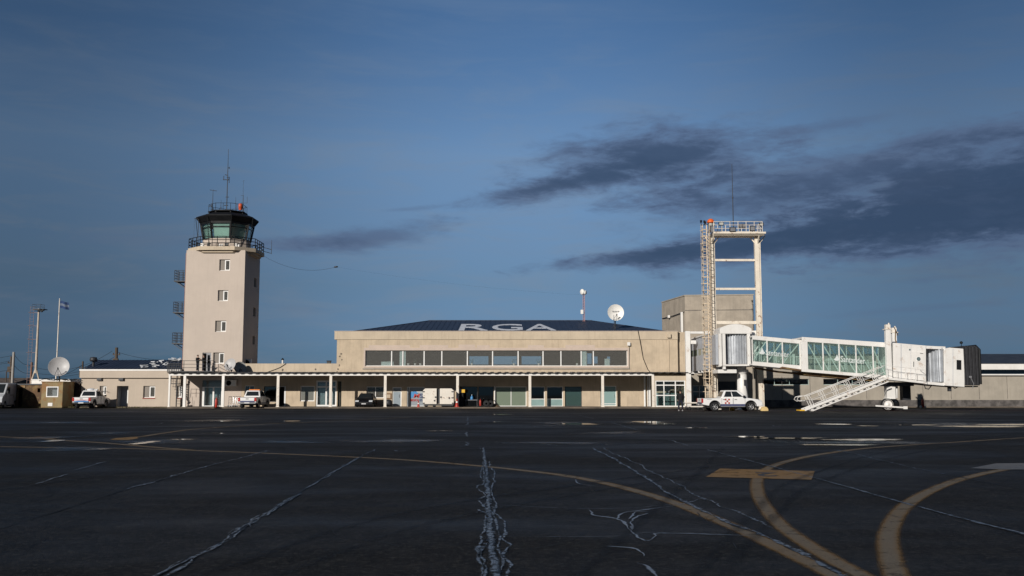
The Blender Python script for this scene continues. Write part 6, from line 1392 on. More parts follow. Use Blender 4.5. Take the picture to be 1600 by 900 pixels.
# utility poles and their wires
poles = {}
def upole(px, pyt, Y, r, mat, label, arm=True, key=None):
    x = PX(px, Y); zt_ = PZ(pyt, Y); t = thing('utility_pole', label, 'utility pole', (x, Y, 0), group='utility poles behind the buildings on the left')
    mb = MB(); mb.tube([(x, Y, 0), (x, Y, zt_)], [r, r * 0.75], 8); mb.build('pole', mat, t)
    if arm:
        mb = MB(); mb.box(x - 0.42, x + 0.42, Y - 0.06, Y + 0.06, zt_ - 0.9, zt_ - 0.8); mb.box(x - 0.3, x + 0.3, Y - 0.3, Y - 0.05, zt_ - 2.0, zt_ - 1.3)
        for dx_ in (-0.36, 0.36): mb.lathe([(0.03, 0), (0.07, 0.05), (0.05, 0.16), (0, 0.2)], (x + dx_, Y, zt_ - 0.80), n=8)
        mb.build('crossarm', polewood, t)
    poles[key] = V((x, Y, zt_)); return t
upole(18.5, 550, 122, 0.20, polecon, 'pale concrete pole standing beside the van at the left edge', False, 'a')
upole(15, 557, 128, 0.17, polewood, 'dark wooden pole just left of the pale concrete one', True, 'b')
upole(8.5, 580, 150, 0.10, polewood, 'shortest thin pole at the far left edge', False, 'c')
upole(47.5, 566, 120, 0.17, pbr('rusty_pole', (0.20, 0.10, 0.06), 0.8), 'rust brown pole right beside the floodlight mast', False, 'd')
upole(179.5, 543, 118, 0.24, polewood, 'stout dark pole behind the dark blue annex roof', True, 'e')
upole(127.5, 564.5, 126, 0.15, polewood, 'thin dark pole at the left end of the annex', True, 'f')
def wire(a, b_, sag, r=0.022, n=16): 
    mb = MB(); a, b_ = V(a), V(b_); mb.tube([a.lerp(b_, k / n) - V((0, 0, sag * 4 * (k / n) * (1 - k / n))) for k in range(n + 1)], r, 4)
    return tag(mb.build('overhead_wire', blackm), 'thin black overhead wire strung between the poles on the left', 'wire', 'overhead wires on the left')
E, Fp, B, D, A = poles['e'], poles['f'], poles['b'], poles['d'], poles['a']
wire(E - V((0.5, 0, 0.4)), D - V((0, 0, 0.5)), 1.2); wire(E - V((0.2, 0, 1.1)), D - V((0, 0, 1.2)), 1.0); wire(E - V((0, 0, 1.8)), D - V((0, 0, 2.0)), 0.5)
wire(D - V((0, 0, 0.3)), A - V((0, 0, 0.2)), 0.5); wire(D - V((0, 0, 1.3)), A - V((0, 0, 1.5)), 0.4); wire(D - V((0, 0, 2.4)), A - V((0, 0, 3.2)), 0.3)
for k, z in enumerate((0.4, 1.2, 2.1)): wire(A - V((0, 0, z)), V((A.x - 22, A.y + 4, A.z - z - 0.6)), 0.8)
wire(Fp - V((0, 0, 0.4)), D - V((0, 0, 1.7)), 0.8); wire(E - V((0, 0, 0.5)), V((TXL - 0.05, TCY, PZ(560, TCY))), 0.5)
wire(B - V((0, 0, 0.5)), V((B.x - 20, B.y + 2, B.z - 1.6)), 0.9)
# wire aerial slung from the tower balcony towards the roof mast
a = V((TCX + BH - 0.1, TCY - 1.2, PZ(395, TCY))); b_ = P(525, 417, TCY + 1.0); mb = MB(); n = 26
mb.tube([a.lerp(b_, k / n) - V((0, 0, 1.05 * 4 * (k / n) * (1 - k / n))) for k in range(n + 1)], 0.016, 4)
mb.lathe([(0, -0.25), (0.09, -0.15), (0.09, 0.15), (0, 0.25)], b_, V((1, 0, 0.1)), 8)
m2 = V((p.x - 0.02, YW + 11.4, PZ(461, YW + 11.4))); mb.tube([b_.lerp(m2, k / 10) - V((0, 0, 1.6 * (k / 10) * (1 - k / 10))) for k in range(11)], 0.004, 4)
tag(mb.build('wire_antenna', charcoal), 'fine wire aerial hanging from the right of the control tower', 'antenna')

# ================================================================== SHEDS ON THE LEFT
Y = 100.6
k0, k1 = P(64.5, 620, Y).x, P(97.5, 620, Y).x; kz = PZ(597.5, Y)
t = thing('kiosk', 'ochre and rust mottled kiosk with white framed window', 'kiosk', ((k0 + k1) / 2, Y, 0))
wo = (P(72.5, 612, Y).x, P(91.3, 612, Y).x, PZ(620.5, Y), PZ(604, Y))
mb = MB(); mb.wall(k0, k1, 0.05, kz, Y, 0.1, [wo]); mb.box(k0, k0 + 0.1, Y + 0.1, Y + 2.6, 0.05, kz); mb.box(k1 - 0.1, k1, Y + 0.1, Y + 2.6, 0.05, kz); mb.box(k0 + 0.1, k1 - 0.1, Y + 2.5, Y + 2.6, 0.05, kz); mb.build('wall', rustcamo, t)
mb = MB(); mb.box(k0 - 0.05, k1 + 0.05, Y - 0.06, Y + 2.7, kz + 0.003, kz + 0.1); mb.build('roof', rustcamo, t)
window(t, wo, Y, [], depth=-0.03, fw=0.09, gm=g_upper)
mb = MB(); mb.box(wo[0], wo[1], Y + 0.5, Y + 0.52, wo[2], wo[3]); mb.build('blind', greypanel, t)
p = P(78.6, 632, Y); mb = MB(); mb.box(p.x - 0.24, p.x + 0.24, Y - 0.05, Y - 0.004, p.z - 0.17, p.z + 0.17); mb.build('vent_plate', bridgewhite, t, bevel=0.02)
t = thing('rusty_shed', 'long rusty shed with dark doorway beside the white van', 'shed', (P(40, 620, Y).x, Y + 0.6, 0)); Ys = Y + 0.8
s0, s1 = P(22, 620, Ys).x, k0 - 0.02; so_ = [(P(28.5, 620, Ys).x, P(35, 620, Ys).x, 0.05, PZ(605.5, Ys)), (P(58, 620, Ys).x, P(62.5, 620, Ys).x, PZ(613, Ys), PZ(606.5, Ys))]
mb = MB(); mb.wall(s0, s1, 0.02, PZ(601.5, Ys), Ys, 0.1, so_); mb.box(s0, s0 + 0.1, Ys + 0.1, Ys + 2.5, 0.02, PZ(601.5, Ys)); mb.box(s0 + 0.1, s1, Ys + 2.4, Ys + 2.5, 0.02, PZ(601.5, Ys)); mb.build('wall', rustdark, t)
mb = MB(); mb.box(s0 - 0.1, s1, Ys - 0.1, Ys + 2.6, PZ(601.5, Ys) + 0.003, PZ(601.5, Ys) + 0.12); mb.build('roof', charcoal, t)
mb = MB(); mb.box(P(27, 600, Ys).x, P(40, 600, Ys).x, Ys - 0.06, Ys - 0.003, PZ(606, Ys), PZ(602.3, Ys)); mb.build('fascia_board', rustcamo, t)
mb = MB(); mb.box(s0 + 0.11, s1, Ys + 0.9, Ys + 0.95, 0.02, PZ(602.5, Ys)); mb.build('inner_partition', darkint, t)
t = thing('board_shed', 'dark brown boarded shed between the kiosk and the annex', 'shed', (P(112, 620, Y).x, Y + 1, 0)); Ys = Y + 2.85; b0_, b1_ = P(98, 620, Ys).x, AX0 - 0.05
mb = MB(); n = 10
for k in range(n): xa_ = b0_ + (b1_ - b0_) * k / n; mb.box(xa_ + 0.008, b0_ + (b1_ - b0_) * (k + 1) / n - 0.008, Ys - 0.02 * (k % 2), Ys + 0.1, 0.02, PZ(597.5, Ys) - 0.03 * (k % 3))
mb.box(b0_ + 0.05, b1_ - 0.05, Ys + 0.1, Ys + 2, 0.02, PZ(598.5, Ys)); mb.build('wall', shedm, t)
mb = MB()
for px in (102, 113): mb.box(P(px, 618, Ys).x, P(px + 4.5, 618, Ys).x, Ys - 0.06, Ys - 0.03, PZ(627, Ys), PZ(608, Ys))
mb.build('window', blackm, t)
mb = MB(); mb.box(b0_ - 0.05, b1_ + 0.05, Ys - 0.08, Ys + 2.1, PZ(597.5, Ys) + 0.003, PZ(597.5, Ys) + 0.08); mb.build('roof', shedm, t)
mb = MB(); rnd = random.Random(9)                  # hoses and cable lying over the shed roofs
for k in range(5):
    x0_ = P(60 + k * 9, 598, Y).x; mb.tube([(x0_ + q_ * 0.35, Y + 0.1 + 0.1 * rnd.random(), kz + 0.14 + 0.22 * abs(sin(q_ * 0.9 + k))) for q_ in range(7)], 0.03, 5)
tag(mb.build('roof_cable', blackm), 'tangle of black cable draped over the kiosk roof', 'cable')

# ================================================================== VEHICLES
carwhite = pbr('vehicle_white', (0.78, 0.77, 0.76), 0.25, var=0.03)
carblack = pbr('vehicle_black', (0.010, 0.010, 0.012), 0.18, var=0.1)
trim = pbr('black_trim', (0.015, 0.015, 0.016), 0.6, var=0.1)
alloy = pbr('alloy_rim', (0.50, 0.49, 0.48), 0.35, metal=0.7, var=0.05)
lampred = pbr('tail_lamp_red', (0.40, 0.015, 0.012), 0.25, var=0.05)
lampw = pbr('headlamp_lens', (0.62, 0.64, 0.66), 0.15, var=0.05)
plate = pbr('number_plate', (0.55, 0.55, 0.55), 0.5, var=0.05)
bluelivery = pbr('blue_livery', (0.03, 0.16, 0.42), 0.35, var=0.06)
navylivery = pbr('navy_livery', (0.05, 0.06, 0.14), 0.35, var=0.06)
barorange = pbr('amber_light_bar', (0.75, 0.20, 0.03), 0.3, var=0.08)
def arch(cx, r, a0=180, a1=0, n=12, z0=0.42): return [(cx + r * cos(R(a0 + (a1 - a0) * k / n)), z0 + r * sin(R(a0 + (a1 - a0) * k / n))) for k in range(n + 1)]
def wheels(t, xs_, track, rad, w_=0.24):
    for cx in xs_:
        for s in (-1, 1):
            y = s * track / 2; mb = MB(); pr = [(rad * 0.62, -w_ / 2), (rad * 0.94, -w_ / 2), (rad, -w_ * 0.36), (rad, w_ * 0.36), (rad * 0.94, w_ / 2), (rad * 0.62, w_ / 2)]
            mb.lathe(pr, (cx, y, rad), (0, 1, 0), 26); wh = mb.build('wheel', rubber, t, world=False)
            mb = MB(); o = s * w_ * 0.40
            mb.lathe([(rad * 0.66, 0), (rad * 0.62, 0.01), (rad * 0.58, -0.03), (rad * 0.57, -0.06)], (cx, y + o, rad), (0, s, 0), 26)
            mb.lathe([(0, -0.01), (rad * 0.17, -0.012), (rad * 0.18, -0.05)], (cx, y + o, rad), (0, s, 0), 14)
            for k in range(6):
                a = 2 * pi * k / 6; d = V((cos(a), 0, sin(a))); c_ = V((cx, y + o - s * 0.03, rad)); mb.bar(c_ + d * rad * 0.12, c_ + d * rad * 0.6, 0.065, 0.035, up=V((0, 1, 0)))
            mb.disc((cx, y + o - s * 0.075, rad), rad * 0.6, (0, s, 0), 24, 1)
            mb.build('rim', [alloy, blackm], wh, world=False)
def cabin(t, xb0, xb1, xt0, xt1, zb, zt, hb, ht, paint, panes, glassm=None, roofname='cab'):
    """greenhouse: tapered solid with glass panels set proud of its sloping faces; panes: (face, u0, u1, v0, v1)"""
    B = [V((xb0, -hb, zb)), V((xb1, -hb, zb)), V((xb1, hb, zb)), V((xb0, hb, zb))]; T = [V((xt0, -ht, zt)), V((xt1, -ht, zt)), V((xt1, ht, zt)), V((xt0, ht, zt))]
    mb = MB(); mb.hexa(B + T); o = mb.build(roofname, paint, t, world=False, bevel=0.07)
    F_ = {'right': (B[0], B[1], T[1], T[0]), 'front': (B[1], B[2], T[2], T[1]), 'left': (B[2], B[3], T[3], T[2]), 'rear': (B[3], B[0], T[0], T[3])}
    for f, u0, u1, v0, v1, *sk in panes:
        a, b_, c_, d_ = F_[f]; nrm = (b_ - a).cross(d_ - a).normalized()
        pt = lambda u, v_: a.lerp(b_, u).lerp(d_.lerp(c_, u), v_)
        s0_, s1_ = (sk + [0, 0])[:2]
        q = [pt(u0, v0), pt(u1, v0), pt(u1 + s1_, v1), pt(u0 + s0_, v1)]
        m_ = MB(); m_.hexa([x - nrm * 0.01 for x in q] + [x + nrm * 0.008 for x in q]); m_.build({'front': 'windscreen', 'rear': 'rear_window'}.get(f, 'side_window'), glassm or carglass, o, world=False, bevel=0.004)
    return o
carglass = pbr('vehicle_dark_glass', (0.018, 0.022, 0.025), 0.06, var=0.05)
def pickup(name, label, loc, rotz, livery, lamp, paint=carwhite, lightbar=None, group=None):
    """double cab pickup: +x forward, wheels on z = 0"""
    t = thing(name, label, 'pickup truck', loc, rotz, group)
    hw = 0.89; rw, fw_ = 1.12, 4.21; ar = 0.47
    low = [(0.10, 0.55), (0.04, 0.72), (0.03, 1.08), (1.62, 1.10), (1.66, 1.12), (3.80, 1.12), (4.25, 1.08), (4.85, 0.99), (5.10, 0.90), (5.22, 0.74), (5.24, 0.50), (5.10, 0.40)]
    low += list(reversed(arch(fw_, ar))) [0:] if False else [(fw_ + ar, 0.40)] + [(fw_ + ar * cos(R(a)), 0.42 + ar * sin(R(a))) for a in range(10, 180, 16)] + [(fw_ - ar, 0.40), (rw + ar, 0.40)] + [(rw + ar * cos(R(a)), 0.42 + ar * sin(R(a))) for a in range(10, 180, 16)] + [(rw - ar, 0.45)]
    mb = MB(); mb.prism(low, -hw, hw); body = mb.build('body', paint, t, world=False, bevel=0.05, fix=True)
    mb = MB(); mb.box(0.12, 1.60, -hw + 0.10, hw - 0.10, 1.103, 1.118); mb.build('bed_cover', trim, t, world=False)
    mb = MB(); mb.box(0.5, 4.9, -0.62, 0.62, 0.30, 0.41)
    for cx in (rw, fw_): mb.box(cx - 0.46, cx + 0.46, -hw + 0.26, hw - 0.26, 0.32, 0.86)
    mb.build('chassis', trim, t, world=False)
    for s in (-1, 1):                              # dark arch liners, sills, handles, door gaps
        mb = MB()
        for cx in (rw, fw_):
            P_ = [(cx + r_ * cos(R(a)), 0.42 + r_ * sin(R(a))) for r_, seq in ((ar + 0.035, range(0, 181, 15)), (ar - 0.01, range(180, -1, -15))) for a in seq]
            n_ = len(P_) // 2
            for k in range(n_ - 1): mb.hexa([(P_[k][0], s * (hw + .012), P_[k][1]), (P_[k + 1][0], s * (hw + .012), P_[k + 1][1]), (P_[2 * n_ - 2 - k][0], s * (hw + .012), P_[2 * n_ - 2 - k][1]), (P_[2 * n_ - 1 - k][0], s * (hw + .012), P_[2 * n_ - 1 - k][1]),
                                             (P_[k][0], s * (hw - .05), P_[k][1]), (P_[k + 1][0], s * (hw - .05), P_[k + 1][1]), (P_[2 * n_ - 2 - k][0], s * (hw - .05), P_[2 * n_ - 2 - k][1]), (P_[2 * n_ - 1 - k][0], s * (hw - .05), P_[2 * n_ - 1 - k][1])])
        mb.build('wheel_arch', trim, t, world=False, fix=True)
        mb = MB(); mb.box(1.62, 3.72, s * (hw - 0.03), s * (hw + 0.07), 0.36, 0.43); mb.build('running_board', greysteel, t, world=False, bevel=0.01)
        if livery != 'blue': mb = MB(); mb.box(1.62, 3.72, s * (hw + 0.002), s * (hw + 0.008), 0.44, 0.60); mb.build('side_stripe', navylivery, t, world=False)
        for xa_, xb_ in ((1.72, 2.68), (2.72, 3.72)):
            mb = MB()
            for x in (xa_, xb_): mb.box(x - 0.008, x + 0.008, s * (hw + 0.001), s * (hw + 0.006), 0.46, 1.10)
            d_ = mb.build('door', trim, t, world=False); mb = MB(); mb.box(xa_ + 0.10, xa_ + 0.30, s * (hw + 0.001), s * (hw + 0.035), 0.96, 1.0); mb.build('handle', trim if livery == 'checker' else greysteel, d_, world=False)
        mb = MB(); mb.box(3.52, 3.72, s * 0.92, s * 1.08, 1.14, 1.32); mb.build('mirror', trim, t, world=False, bevel=0.03)
        mb = MB(); mb.box(0.0, 0.14, s * 0.70, s * 0.895, 0.70, 1.06); mb.build('tail_lamp', lampred, t, world=False, bevel=0.015)
        mb = MB(); mb.prism([(4.78, 0.92), (5.16, 0.76), (5.19, 0.86), (4.98, 0.975)], s * 0.60, s * 0.905); mb.build('headlight', lampw, t, world=False, bevel=0.01)
    cabin(t, 1.68, 4.02, 2.02, 3.20, 1.10, 1.76, 0.84, 0.66, paint, [('right', 0.09, 0.405, 0.16, 0.86, 0.03, 0.035), ('right', 0.44, 0.86, 0.16, 0.86, 0.02, -0.07), ('left', 1 - 0.405, 0.91, 0.16, 0.86, -0.035, -0.03), ('left', 0.14, 0.56, 0.16, 0.86, 0.07, -0.02), ('front', 0.07, 0.93, 0.10, 0.90), ('rear', 0.09, 0.91, 0.20, 0.84)])
    mb = MB(); mb.box(-0.06, 0.10, -0.86, 0.86, 0.46, 0.60); mb.build('rear_bumper', greysteel if livery != 'blue' else trim, t, world=False, bevel=0.03)
    mb = MB(); mb.box(5.06, 5.29, -0.86, 0.86, 0.42, 0.62); fb = mb.build('front_bumper', paint, t, world=False, bevel=0.05)
    mb = MB(); mb.box(5.16, 5.262, -0.52, 0.52, 0.66, 0.86); mb.build('grille', trim, t, world=False, bevel=0.02)
    mb = MB(); mb.box(5.292, 5.30, -0.25, 0.25, 0.46, 0.58); mb.build('number_plate', plate, fb, world=False)
    mb = MB(); mb.box(-0.075, -0.062, -0.25, 0.25, 0.50, 0.62); mb.build('number_plate', plate, t, world=False)
    # tailgate with its livery
    mb = MB(); mb.box(0.005, 0.028, -0.68, 0.68, 0.66, 1.06); tg = mb.build('tailgate', paint, t, world=False, bevel=0.01)
    mb = MB(); mb.box(-0.012, 0.003, -0.14, 0.14, 0.90, 0.97); mb.build('handle', trim, tg, world=False)
    mb = MB()
    if livery == 'blue':
        mb.prism([(-0.69, 0.62), (0.69, 0.62), (0.69, 0.70), (0.3, 0.77), (-0.3, 0.78), (-0.69, 0.72)], -0.004, 0.003, plane='yz'); mb.build('blue_panel', bluelivery, tg, world=False)
        mb = MB(); mb.box(-0.004, 0.004, -0.68, 0.68, 0.80, 0.85); mb.build('red_stripe', redprint, tg, world=False)
    else:
        mb.box(-0.004, 0.004, -0.69, 0.69, 0.62, 0.76); mb.build('navy_panel', navylivery, tg, world=False)
    if livery == 'checker':
        mb = MB(); q = 0.145
        for i, j in ((0, 0), (2, 0), (1, 1), (0, 2), (2, 2)): mb.box(1.98 + i * q, 1.98 + (i + 1) * q * 1.0 - 0.008, -(hw + 0.012), -(hw + 0.002), 0.62 + j * q, 0.62 + (j + 1) * q - 0.008)
        mb.build('checker_emblem', red, t, world=False)
        mb = MB(); mb.box(0.45, 0.85, -(hw + 0.008), -(hw + 0.002), 0.99, 1.02); mb.build('small_lettering', greysteel, t, world=False)
    if lightbar: mb = MB(); mb.box(2.5, 2.75, -0.55, 0.55, 1.775, 1.87); mb.build('light_bar', lightbar, t, world=False, bevel=0.03)
    wheels(t, (rw, fw_), 1.52, 0.375)
    return t
# pickup seen from its side on the apron (its right flank faces the camera when it heads +x)
pY = 85.2; px0_ = P(1094.5, 640, pY).x
pk = pickup('pickup_truck', 'white pickup with red checker emblem parked sideways below the boarding bridge', (px0_, pY + 0.5, 0.0), R(3), 'checker', None)
pk2 = pickup('pickup_truck', 'white pickup with blue and red tailgate parked before the annex', (PX(127.5, 98.2), 98.2, 0), R(90) + R(2), 'blue', None)
for o in list(kids(pk2)):                           # roof load of that truck
    pass
mb = MB(); mb.lathe([(0, 0.0), (0.42, 0.0), (0.40, 0.10), (0.2, 0.2), (0, 0.2)], (2.6, 0.05, 1.775), n=18); mb.box(2.4, 2.8, -0.62, -0.30, 1.775, 1.87); mb.tube([(2.8, -0.45, 1.77), (2.8, -0.45, 2.0)], 0.03, 6); mb.tube([(2.7, 0.66, 1.77), (2.7, 0.66, 1.92)], 0.03, 6); mb.build('roof_beacon', rubbish, pk2, world=False, bevel=0.02)
pk3 = pickup('pickup_truck', 'white pickup with navy stripe and amber light bar nosed in under the canopy', (PX(386.5, 97.6), 97.6, 0), R(90) - R(1), 'navy', None, lightbar=barorange)
# dark hatchback facing the apron
def hatchback(name, label, loc, rotz):
    t = thing(name, label, 'car', loc, rotz); hw = 0.87; rw, fw_ = 0.78, 3.30; ar = 0.36
    low = [(0.06, 0.40), (0.0, 0.60), (0.05, 0.90), (0.4, 0.95), (2.9, 0.95), (3.55, 0.86), (3.95, 0.72), (4.08, 0.55), (4.06, 0.30), (3.9, 0.22)]
    low += [(fw_ + ar, 0.24)] + [(fw_ + ar * cos(R(a)), 0.31 + ar * sin(R(a))) for a in range(10, 180, 18)] + [(fw_ - ar, 0.22), (rw + ar, 0.22)] + [(rw + ar * cos(R(a)), 0.31 + ar * sin(R(a))) for a in range(10, 180, 18)] + [(rw - ar, 0.28)]
    mb = MB(); mb.prism(low, -hw, hw); mb.build('body', carblack, t, world=False, bevel=0.07, fix=True)
    mb = MB(); mb.box(0.5, 3.7, -0.6, 0.6, 0.18, 0.5); mb.build('chassis', trim, t, world=False)
    cabin(t, 0.20, 3.12, 0.75, 2.15, 0.93, 1.47, 0.82, 0.60, carblack, [('right', 0.12, 0.40, 0.14, 0.84, 0.05, 0.03), ('right', 0.43, 0.78, 0.14, 0.84, 0.02, -0.05), ('left', 0.60, 0.88, 0.14, 0.84, -0.03, -0.05), ('left', 0.22, 0.57, 0.14, 0.84, 0.05, -0.02), ('front', 0.08, 0.92, 0.08, 0.9), ('rear', 0.1, 0.9, 0.2, 0.85)], roofname='cab')
    for s in (-1, 1):
        mb = MB(); mb.prism([(3.62, 0.80), (4.0, 0.60), (4.03, 0.68), (3.86, 0.79)], s * 0.50, s * 0.85); mb.build('headlight', lampw, t, world=False, bevel=0.01)
        mb = MB(); mb.box(2.55, 2.72, s * 0.88, s * 1.02, 0.98, 1.12); mb.build('mirror', carblack, t, world=False, bevel=0.03)
        mb = MB(); mb.box(-0.01, 0.12, s * 0.62, s * 0.84, 0.62, 0.88); mb.build('tail_lamp', lampred, t, world=False, bevel=0.01)
        mb = MB(); mb.tube([(0.9, s * 0.56, 1.51), (2.0, s * 0.56, 1.51)], 0.025, 6); mb.tube([(0.95, s * 0.56, 1.46), (0.95, s * 0.56, 1.51)], 0.02, 5); mb.tube([(1.95, s * 0.56, 1.46), (1.95, s * 0.56, 1.51)], 0.02, 5); mb.build('roof_rail', alloy, t, world=False)
    mb = MB(); mb.box(4.0, 4.086, -0.45, 0.45, 0.50, 0.60); mb.build('grille', trim, t, world=False, bevel=0.01)
    mb = MB(); mb.box(4.088, 4.10, -0.22, 0.22, 0.40, 0.50); mb.build('number_plate', plate, t, world=False)
    wheels(t, (rw, fw_), 1.48, 0.31, 0.2); return t
hatchback('hatchback_car', 'black hatchback facing the apron under the canopy', (PX(577, 103.4) + 0.0, 103.2, 0.12 - 0.12), R(-90) + R(1))
# white van at the left edge, facing the apron
def van(name, label, loc, rotz):
    t = thing(name, label, 'van', loc, rotz); hw = 0.98; rw, fw_ = 1.0, 4.1; ar = 0.42
    low = [(0.03, 0.5), (0.0, 0.9), (0.06, 2.3), (0.18, 2.45), (3.3, 2.50), (3.55, 2.42), (4.35, 1.45), (4.95, 1.18), (5.15, 0.95), (5.18, 0.5), (5.05, 0.35)]
    low += [(fw_ + ar, 0.36)] + [(fw_ + ar * cos(R(a)), 0.36 + ar * sin(R(a))) for a in range(10, 180, 18)] + [(fw_ - ar, 0.34), (rw + ar, 0.34)] + [(rw + ar * cos(R(a)), 0.36 + ar * sin(R(a))) for a in range(10, 180, 18)] + [(rw - ar, 0.36)]
    mb = MB(); mb.prism(low, -hw, hw); mb.build('body', pbr('greyed_van_white', (0.46, 0.47, 0.49), 0.35, var=0.08, streak=0.3), t, world=False, bevel=0.09, fix=True)
    mb = MB(); mb.box(0.4, 4.8, -0.7, 0.7, 0.22, 0.7); mb.build('chassis', trim, t, world=False)
    for s in (-1, 1):
        mb = MB(); mb.prism([(2.95, 1.45), (4.05, 1.45), (3.55, 2.12), (2.98, 2.12)], s * (hw - 0.02), s * (hw + 0.012)); mb.build('side_window', carglass, t, world=False)
        mb = MB(); mb.box(4.0, 4.15, s * (hw + 0.01), s * (hw + 0.22), 1.4, 1.75); mb.build('mirror', trim, t, world=False, bevel=0.03)
        mb = MB()
        for x in (1.55, 2.85, 4.0): mb.box(x - 0.01, x + 0.01, s * (hw + 0.001), s * (hw + 0.006), 0.5, 2.2)
        mb.box(1.6, 2.8, s * (hw + 0.001), s * (hw + 0.02), 1.28, 1.33); d_ = mb.build('sliding_door', trim, t, world=False)
        mb = MB(); mb.box(1.62, 1.8, s * (hw + 0.005), s * (hw + 0.04), 1.1, 1.15); mb.build('handle', trim, d_, world=False)
        mb = MB(); mb.prism([(4.75, 1.05), (5.12, 0.85), (5.16, 0.98), (4.95, 1.16)], s * 0.6, s * 0.97); mb.build('headlight', lampw, t, world=False, bevel=0.01)
    mb = MB(); a = V((4.30, 0, 1.52)); b_ = V((3.60, 0, 2.38)); nrm = V((b_.z - a.z, 0, a.x - b_.x)).normalized() * 0.015
    mb.hexa([(a.x, -0.8, a.z), (a.x, 0.8, a.z), (b_.x, 0.78, b_.z), (b_.x, -0.78, b_.z)] + [(a.x + nrm.x, -0.8, a.z + nrm.z), (a.x + nrm.x, 0.8, a.z + nrm.z), (b_.x + nrm.x, 0.78, b_.z + nrm.z), (b_.x + nrm.x, -0.78, b_.z + nrm.z)]); mb.build('windscreen', carglass, t, world=False, fix=True)
    mb = MB(); mb.box(5.0, 5.24, -0.95, 0.95, 0.36, 0.62); mb.build('front_bumper', trim, t, world=False, bevel=0.04)
    mb = MB(); mb.box(5.1, 5.2, -0.5, 0.5, 0.72, 0.88); mb.build('grille', trim, t, world=False)
    wheels(t, (rw, fw_), 1.7, 0.36, 0.22); return t
vx = P(5, 620, 97.4).x
va = R(-90) + R(10.5)
fwd = V((cos(va), sin(va), 0)); lft = V((-sin(va), cos(va), 0))
origin = V((vx, 97.4, 0)) - fwd * 4.9 - lft * 0.98
van('delivery_van', 'white panel van parked at the left edge of the apron', tuple(origin), va)
# white ground trailer: two blunt boxes with a dark gap
Y = 99.2; t = thing('baggage_trailer', 'boxy white trailer in two halves with dark gap between', 'trailer', (PX(686, Y), Y, 0))
def half(xa_, xb_, cut):
    z0_, z1_ = PZ(631.5, Y), PZ(607, Y); c_ = 0.22
    pl = [(xa_, z0_), (xb_, z0_), (xb_, z1_), (xa_ + c_, z1_), (xa_, z1_ - c_)] if cut == 'l' else [(xa_, z0_), (xb_, z0_), (xb_, z1_ - c_), (xb_ - c_, z1_), (xa_, z1_)]
    mb = MB(); mb.prism(pl, Y, Y + 1.7); h = mb.build('box', rustwhite, t, bevel=0.025)
    f = MB()
    for px, py in ((662, 612, ), (662, 621.5), (662, 630)) if cut == 'l' else ((707, 612), (707, 621.5), (707.5, 630)): q = P(px, py, Y); f.box(q.x - 0.10, q.x + 0.10, Y - 0.03, Y - 0.003, q.z - 0.05, q.z + 0.05)
    for px, py in ((680.5, 620.5), (679, 626)) if cut == 'l' else ((689, 620.5), (702, 622)): q = P(px, py, Y); f.box(q.x - 0.07, q.x + 0.07, Y - 0.04, Y - 0.003, q.z - 0.07, q.z + 0.07)
    f.build('latch', charcoal, h)
half(PX(660.8, Y), PX(682.3, Y), 'l'); half(PX(687.2, Y), PX(709, Y), 'r')
mb = MB(); mb.box(PX(682.4, Y), PX(687.1, Y), Y + 0.25, Y + 1.5, PZ(631, Y), PZ(608, Y)); mb.box(PX(662, Y), PX(708, Y), Y + 0.1, Y + 1.6, PZ(634, Y), PZ(631.6, Y) - 0.01); ch_ = mb.build('chassis', charcoal, t)
for px in (666, 678.5, 692, 704):
    x = PX(px, Y); mb = MB(); mb.lathe([(0.08, -0.08), (0.15, -0.08), (0.17, -0.04), (0.17, 0.04), (0.15, 0.08), (0.08, 0.08), (0.0, 0.08)], (x, Y + 0.25, 0.171 + 0.12), (0, 1, 0), 18); mb.lathe([(0.0, -0.07), (0.08, -0.07)], (x, Y + 0.25, 0.291), (0, 1, 0), 14); mb.build('wheel', rubber, t)

